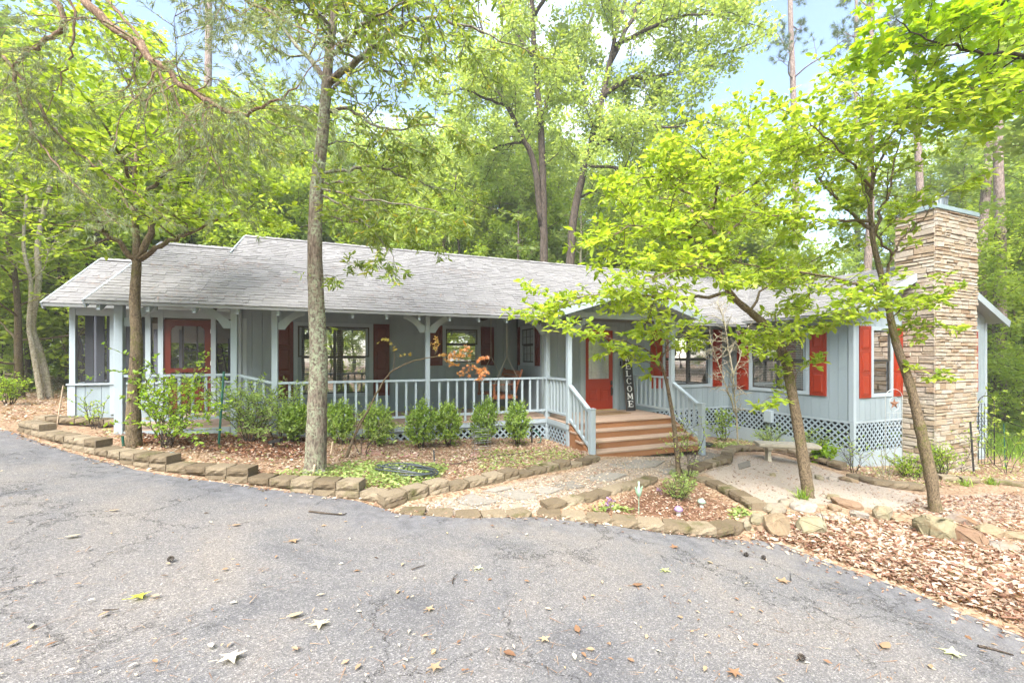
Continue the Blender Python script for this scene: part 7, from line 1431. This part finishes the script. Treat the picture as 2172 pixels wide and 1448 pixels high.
# stakes, lights, hose
def stake(name, px, py, top, rad, mat, label, cat='stake', flat=False):
    b = gat(px, py); d = float(b[:2] @ np.array([ST, CT])); t = at_d(*top, d); q = MB(); q.tube([b - np.array([0, 0, .08]), t], rad, 6); return tag(q.build(name, mat), label, cat), b, t
GREEN = plain('green steel', (.02, .11, .075), .4); PALEW = paint('bare pine lath', (.52, .40, .28)); DARKG = plain('dark hose', (.05, .06, .065), .4)
stake('garden_stake', 463, 945, (475, 788), .018, GREEN, 'dark green metal post between the left shrubs'); stake('garden_stake', 119, 905, (134, 818), .010, PALEW, 'thin pale wooden stake at the left block wall'); stake('garden_stake', 661, 1010, (668, 985), .016, PALEW, 'short split wooden stake at the foot of the oak'); stake('garden_stake', 700, 962, (706, 936), .014, PALEW, 'short wooden lath right of the oak trunk'); stake('garden_stake', 2066, 1004, (2058, 893), .018, M['black'], 'black metal post at the right foot of the chimney'); stake('garden_stake', 2133, 995, (2129, 898), .010, GREEN, 'thin green stake beside the young tree'); stake('sprinkler_riser', 922, 978, (920, 955), .012, DARKG, 'small grey sprinkler pipe below the tall narrow boxwood', 'pipe'); stake('marker_stake', 263, 945, (260, 925), .018, GREEN, 'small green marker left of the slim dogwood foot')
# solar spot
b = gat(574, 952); sol = empty('solar_light', b, 'black solar spotlight tilted in the mulch left of the oak', 'garden light'); d = float(b[:2] @ np.array([ST, CT])); t = at_d(583, 936, d)
q = MB(); q.tube([b - np.array([0, 0, .05]), t], .012, 6); q.build('spike', M['black'], sol); q = MB(); q.bar(t + np.array([-.08, .02, -.01]), t + np.array([.10, -.04, .03]), .10, .045); q.build('lamp_head', M['black'], sol); q = MB(); q.bar(t + np.array([-.07, .02, .016]), t + np.array([.09, -.04, .055]), .085, .004); q.build('solar_panel', glass('panel', .5), sol)
b = gat(365, 982); pth = empty('path_light', b, 'small dark path light behind the bed wall', 'garden light'); q = MB(); q.tube([b - np.array([0, 0, .05]), b + np.array([0, 0, .10])], .008, 6); q.build('spike', M['black'], pth); q = MB(); q.lathe(b + np.array([0, 0, .10]), [(.012, 0), (.032, .01), (.032, .03), (.008, .045)], 10); q.build('lamp_head', M['metal'], pth)
# hose coil and drip line
c = gat(862, 1008); P = []
for k in range(150): t = k / 150 * 2 * math.pi * 4.3; rr = 1 + .15 * math.sin(k * .13); x = c[0] + (.40 * rr) * math.cos(t) * CT * 1 + .1 * math.sin(k * .05); y = c[1] - .15 * math.cos(t) + .24 * rr * math.sin(t); P.append((x, y, hz(x, y) + .05 + .035 * math.sin(k * .21) + .0002 * k))
q = MB(); q.tube(P, .011, 6); tag(q.build('garden_hose', DARKG, None, True), 'dark garden hose coiled on the ground cover', 'hose')
P = [gat(*p) + np.array([0, 0, .02]) for p in [(872, 984), (930, 986), (975, 985), (1000, 976), (1040, 970), (1080, 966), (1110, 961), (1148, 957)]]; q = MB(); q.tube(catmull(P, 6), .009, 6); tag(q.build('drip_hose', plain('brown drip hose', (.06, .04, .035), .5), None, True), 'thin brown drip hose crossing the bed to the steps', 'hose')
# wire plant frame
b = gat(1021, 966); d = float(b[:2] @ np.array([ST, CT])); fr = empty('wire_plant_frame', b, 'rounded wire plant frame standing before a boxwood', 'plant support'); hw = 19 / F * d
for z in (.14, .25, .36, .46):
    q = MB(); rr = .06; loop = []
    for sx, sy, a0 in ((1, 1, 0), (-1, 1, 90), (-1, -1, 180), (1, -1, 270)):
        for k in range(5): a = R(a0 + 22.5 * k); loop.append((b[0] + sx * (hw - rr) + rr * math.cos(a), b[1] + sy * (hw * .6 - rr) + rr * math.sin(a), b[2] + z))
    q.tube(loop + [loop[0]], .004, 5); q.build('wire_ring', M['metal'], fr, True)
for sx in (-1, 1):
    for sy in (-1, 1): q = MB(); q.tube([(b[0] + sx * hw * .93, b[1] + sy * hw * .5, b[2] - .05), (b[0] + sx * hw * .95, b[1] + sy * hw * .52, b[2] + .46)], .004, 5); q.build('wire_leg', M['metal'], fr)
# spigot with hose end, tray
b = gat(1128, 938); sp = empty('water_spigot', b, 'black standpipe with a short green hose by the lattice', 'spigot'); q = MB(); q.tube([b - np.array([0, 0, .05]), b + np.array([0, 0, .30])], .02, 8); q.tube([b + np.array([0, 0, .30]), b + np.array([.0, 0, .34])], .028, 8); q.build('pipe', M['black'], sp); q = MB(); q.tube(catmull([b + np.array(v) for v in ((.02, -.02, .28), (.12, -.06, .2), (.17, -.1, .08), (.12, -.16, .03), (.05, -.2, .025))], 5), .013, 6); q.build('hose_end', GREEN, sp, True)
b = gat(1497, 946); q = MB(); q.lathe(b, [(.01, .004), (.13, .005), (.155, .075), (.165, .075), (.14, -.01), (.01, -.012)], 20); tag(q.build('plant_tray', M['black'], None, True), 'round black plastic tray right of the bottom step', 'tray')
# arched star stake
b = gat(1896, 1005); d = float(b[:2] @ np.array([ST, CT])); hw = 18 / F * d; ar = empty('star_stake', b, 'arched white metal garden stake with a rusty star', 'garden ornament'); zt = at_d(1896, 843, d)[2]; PALE = plain('pale metal', (.5, .52, .50), .5, .3); U = np.array([CT, -ST, 0])
q = MB(); arc = [b - U * hw - np.array([0, 0, .1])] + [np.array([*(b + U * hw * -math.cos(t))[:2], zt + hw * math.sin(t)]) for t in np.linspace(0, math.pi, 13)] + [b + U * hw - np.array([0, 0, .1])]; q.tube(arc, .006, 5); q.build('arch', PALE, ar, True)
cc = at_d(1897, 856, d); q = MB(); q.tube([cc + U * .105 * math.cos(t) + np.array([0, 0, .15 * math.sin(t)]) for t in np.linspace(0, 2 * math.pi, 25)], .005, 5); q.build('ring', PALE, ar, True)
nv2 = np.array([-ST, -CT, 0]); q = MB(); V = [cc + nv2 * .03] + [cc + U * (.11 if k % 2 == 0 else .045) * math.sin(2 * math.pi * k / 10) + np.array([0, 0, (.12 if k % 2 == 0 else .05) * math.cos(2 * math.pi * k / 10)]) for k in range(10)] + [cc - nv2 * .03]; q.add(V, [(0, k + 1, (k + 1) % 10 + 1) for k in range(10)] + [(11, (k + 1) % 10 + 1, k + 1) for k in range(10)]); q.build('star', plain('rusty star', (.22, .10, .05), .7, .2), ar)
for z in (zt - .02 - .3, zt - .6): q = MB(); q.tube([np.array([*(b - U * hw)[:2], z]), np.array([*(b + U * hw)[:2], z])], .004, 5); q.build('cross_wire', PALE, ar)
for k in range(1, 4): q = MB(); p_ = b - U * hw + U * 2 * hw * k / 4; q.tube([np.array([*p_[:2], zt - .32]), np.array([*p_[:2], zt - .6])], .003, 5); q.build('upright_wire', PALE, ar)
# black arched trellis right of the chimney
b = gat(2092, 985); d = float(b[:2] @ np.array([ST, CT])); hw = 17 / F * d; tr = empty('garden_trellis', b, 'black wire arch trellis right of the chimney', 'trellis'); zt = at_d(2092, 856, d)[2]
q = MB(); arc = [b - U * hw - np.array([0, 0, .1])] + [np.array([*(b + U * hw * -math.cos(t))[:2], zt + hw * math.sin(t)]) for t in np.linspace(0, math.pi, 13)] + [b + U * hw - np.array([0, 0, .1])]; q.tube(arc, .012, 5); q.build('arch', M['black'], tr, True)
for k in range(1, 5): q = MB(); p_ = b - U * hw + U * 2 * hw * k / 5; q.tube([np.array([*p_[:2], b[2] - .1]), np.array([*p_[:2], zt + .02])], .006, 5); q.build('upright_wire', M['black'], tr)
for k in range(6): z = b[2] + .2 + (zt - b[2] - .2) * k / 6; q = MB(); q.tube([np.array([*(b - U * hw)[:2], z]), np.array([*(b + U * hw)[:2], z])], .006, 5); q.build('cross_wire', M['black'], tr)
# ornaments in the triangular bed
b = gat(1355, 1090); d = float(b[:2] @ np.array([ST, CT])); PG = plain('pale green metal', (.28, .42, .30), .45, .2); tu = empty('tulip_stake', b, 'pale green metal flower stake in the triangular bed', 'garden ornament'); h_ = 68 / F * d
q = MB(); q.tube([b - np.array([0, 0, .05]), b + np.array([0, 0, h_ * .55])], .005, 6); q.build('stem', PG, tu); q = MB(); q.lathe(b + np.array([0, 0, h_ * .52]), [(.005, 0), (.028, .03), (.034, .07), (.022, .12), (.010, .15), (.014, .20)], 10); q.build('flower_head', PG, tu, True)
for s in (-1, 1): q = MB(); q.tube(catmull([b + np.array([0, 0, h_ * .6]), b + np.array([s * .035, 0, h_ * .68]), b + np.array([s * .045, 0, h_ * .8]), b + np.array([s * .055, 0, h_ * .86])], 4), [.008] * 12 + [.004], 5); q.build('petal', PG, tu, True)
for px, py, c1, c2, lb in ((1488, 1077, (.55, .55, .48), (.30, .42, .32), 'pale mushroom ornament with a green cap in the triangular bed'), (1439, 1094, (.7, .7, .7), (.30, .19, .36), 'purple capped mushroom ornament behind the block row')):
    b = gat(px, py); e = empty('mushroom_ornament', b, lb, 'garden ornament'); q = MB(); q.lathe(b, [(.03, -.02), (.026, .03), (.022, .06), (.05, .065), (.055, .075)], 12); q.build('stalk', plain('ornament stalk', c1), e, True); q = MB(); q.lathe(b + np.array([0, 0, .0751]), [(.058, 0), (.05, .02), (.035, .04), (.012, .052)], 12); q.build('cap', plain('ornament cap', c2), e, True)
for k, (px, py) in enumerate(((1397, 1048), (1295, 1070), (1290, 1082))):
    b = gat(px, py); r_ = np.random.default_rng(400 + k); n = 14; V, Fs, T = leaves_arrays(np.repeat((b + np.array([0, 0, .05]))[None], n, 0) + r_.normal(0, .02, (n, 3)), unit(r_.normal(0, 1, (n, 3)) + np.array([0, 0, .5])), r_.normal(0, 1, (n, 3)), .045, 'oval', r_)
    tag(obj('purple_flower', quick_mesh('purple_flower', V, Fs, T), leafmat('purple petals', [(0, (.22, .12, .34)), (1, (.38, .26, .5))], .3), fix=False), ['purple flower left of the feathery plant', 'purple flower at the path side of the triangular bed', 'purple flower nearest the left tip of the triangular bed'][k], 'flower')
# twigs and straw fallen on the roof
r = np.random.default_rng(77); parts = []
for cx_, cy_, n in ((-2.9, 9.6, 60), (-2.2, 9.9, 70), (-2.5, 8.45, 50), (-1.2, 9.2, 50), (0.2, 10.2, 60), (1.2, 9.0, 40), (2.6, 8.5, 60), (4.2, 8.4, 120), (-5.0, 11.3, 40), (2.5, 10.4, 60), (6.4, 9.4, 50), (0.6, 8.6, 30)):
    xy = np.column_stack([r.normal(cx_, .35, n), r.normal(cy_, .16, n)]); z = np.where(xy[:, 0] < -4, LZE + LP * (xy[:, 1] - LYE), ZE + PM * (xy[:, 1] - YE)); ok = (xy[:, 1] > YE + .05) | (xy[:, 0] < -4); xy, z = xy[ok], z[ok]; m = len(xy); a = r.random(m) * 6.28; sl = np.where(xy[:, 0] < -4, LP, PM)
    d_ = np.stack([np.cos(a), np.sin(a), np.sin(a) * sl], 1); parts.append(leaves_arrays(np.column_stack([xy, z + .03]), d_, np.stack([np.zeros(m), -sl, np.ones(m)], 1), r.uniform(.08, .22, m), 'needle', r, None, np.full(m, 1.3)))
stuff('roof_debris', parts, leafmat('roof straw', [(0, (.10, .06, .04)), (.6, (.22, .13, .09)), (1, (.34, .22, .15))], 0), 'twigs and pine straw lying on the roof', 'debris')

# ================================================================== haze volume added to lift the dark gaps in the wood
hm = bpy.data.materials.new('haze'); hm.use_nodes = True; hn = hm.node_tree.nodes; hn.clear(); ho = hn.new('ShaderNodeOutputMaterial'); hv = hn.new('ShaderNodeVolumePrincipled')
hv.inputs['Color'].default_value = (.95, .97, .95, 1); hv.inputs['Density'].default_value = .0020; hv.inputs['Anisotropy'].default_value = .2; hm.node_tree.links.new(hv.outputs[0], ho.inputs['Volume'])
q = MB(); q.box(-152, 162, -84, 194, -2.6, 24.0, .5); tag(q.build('haze', hm), 'thin haze added to lighten the dark gaps between the trees', 'haze', None, 'stuff')
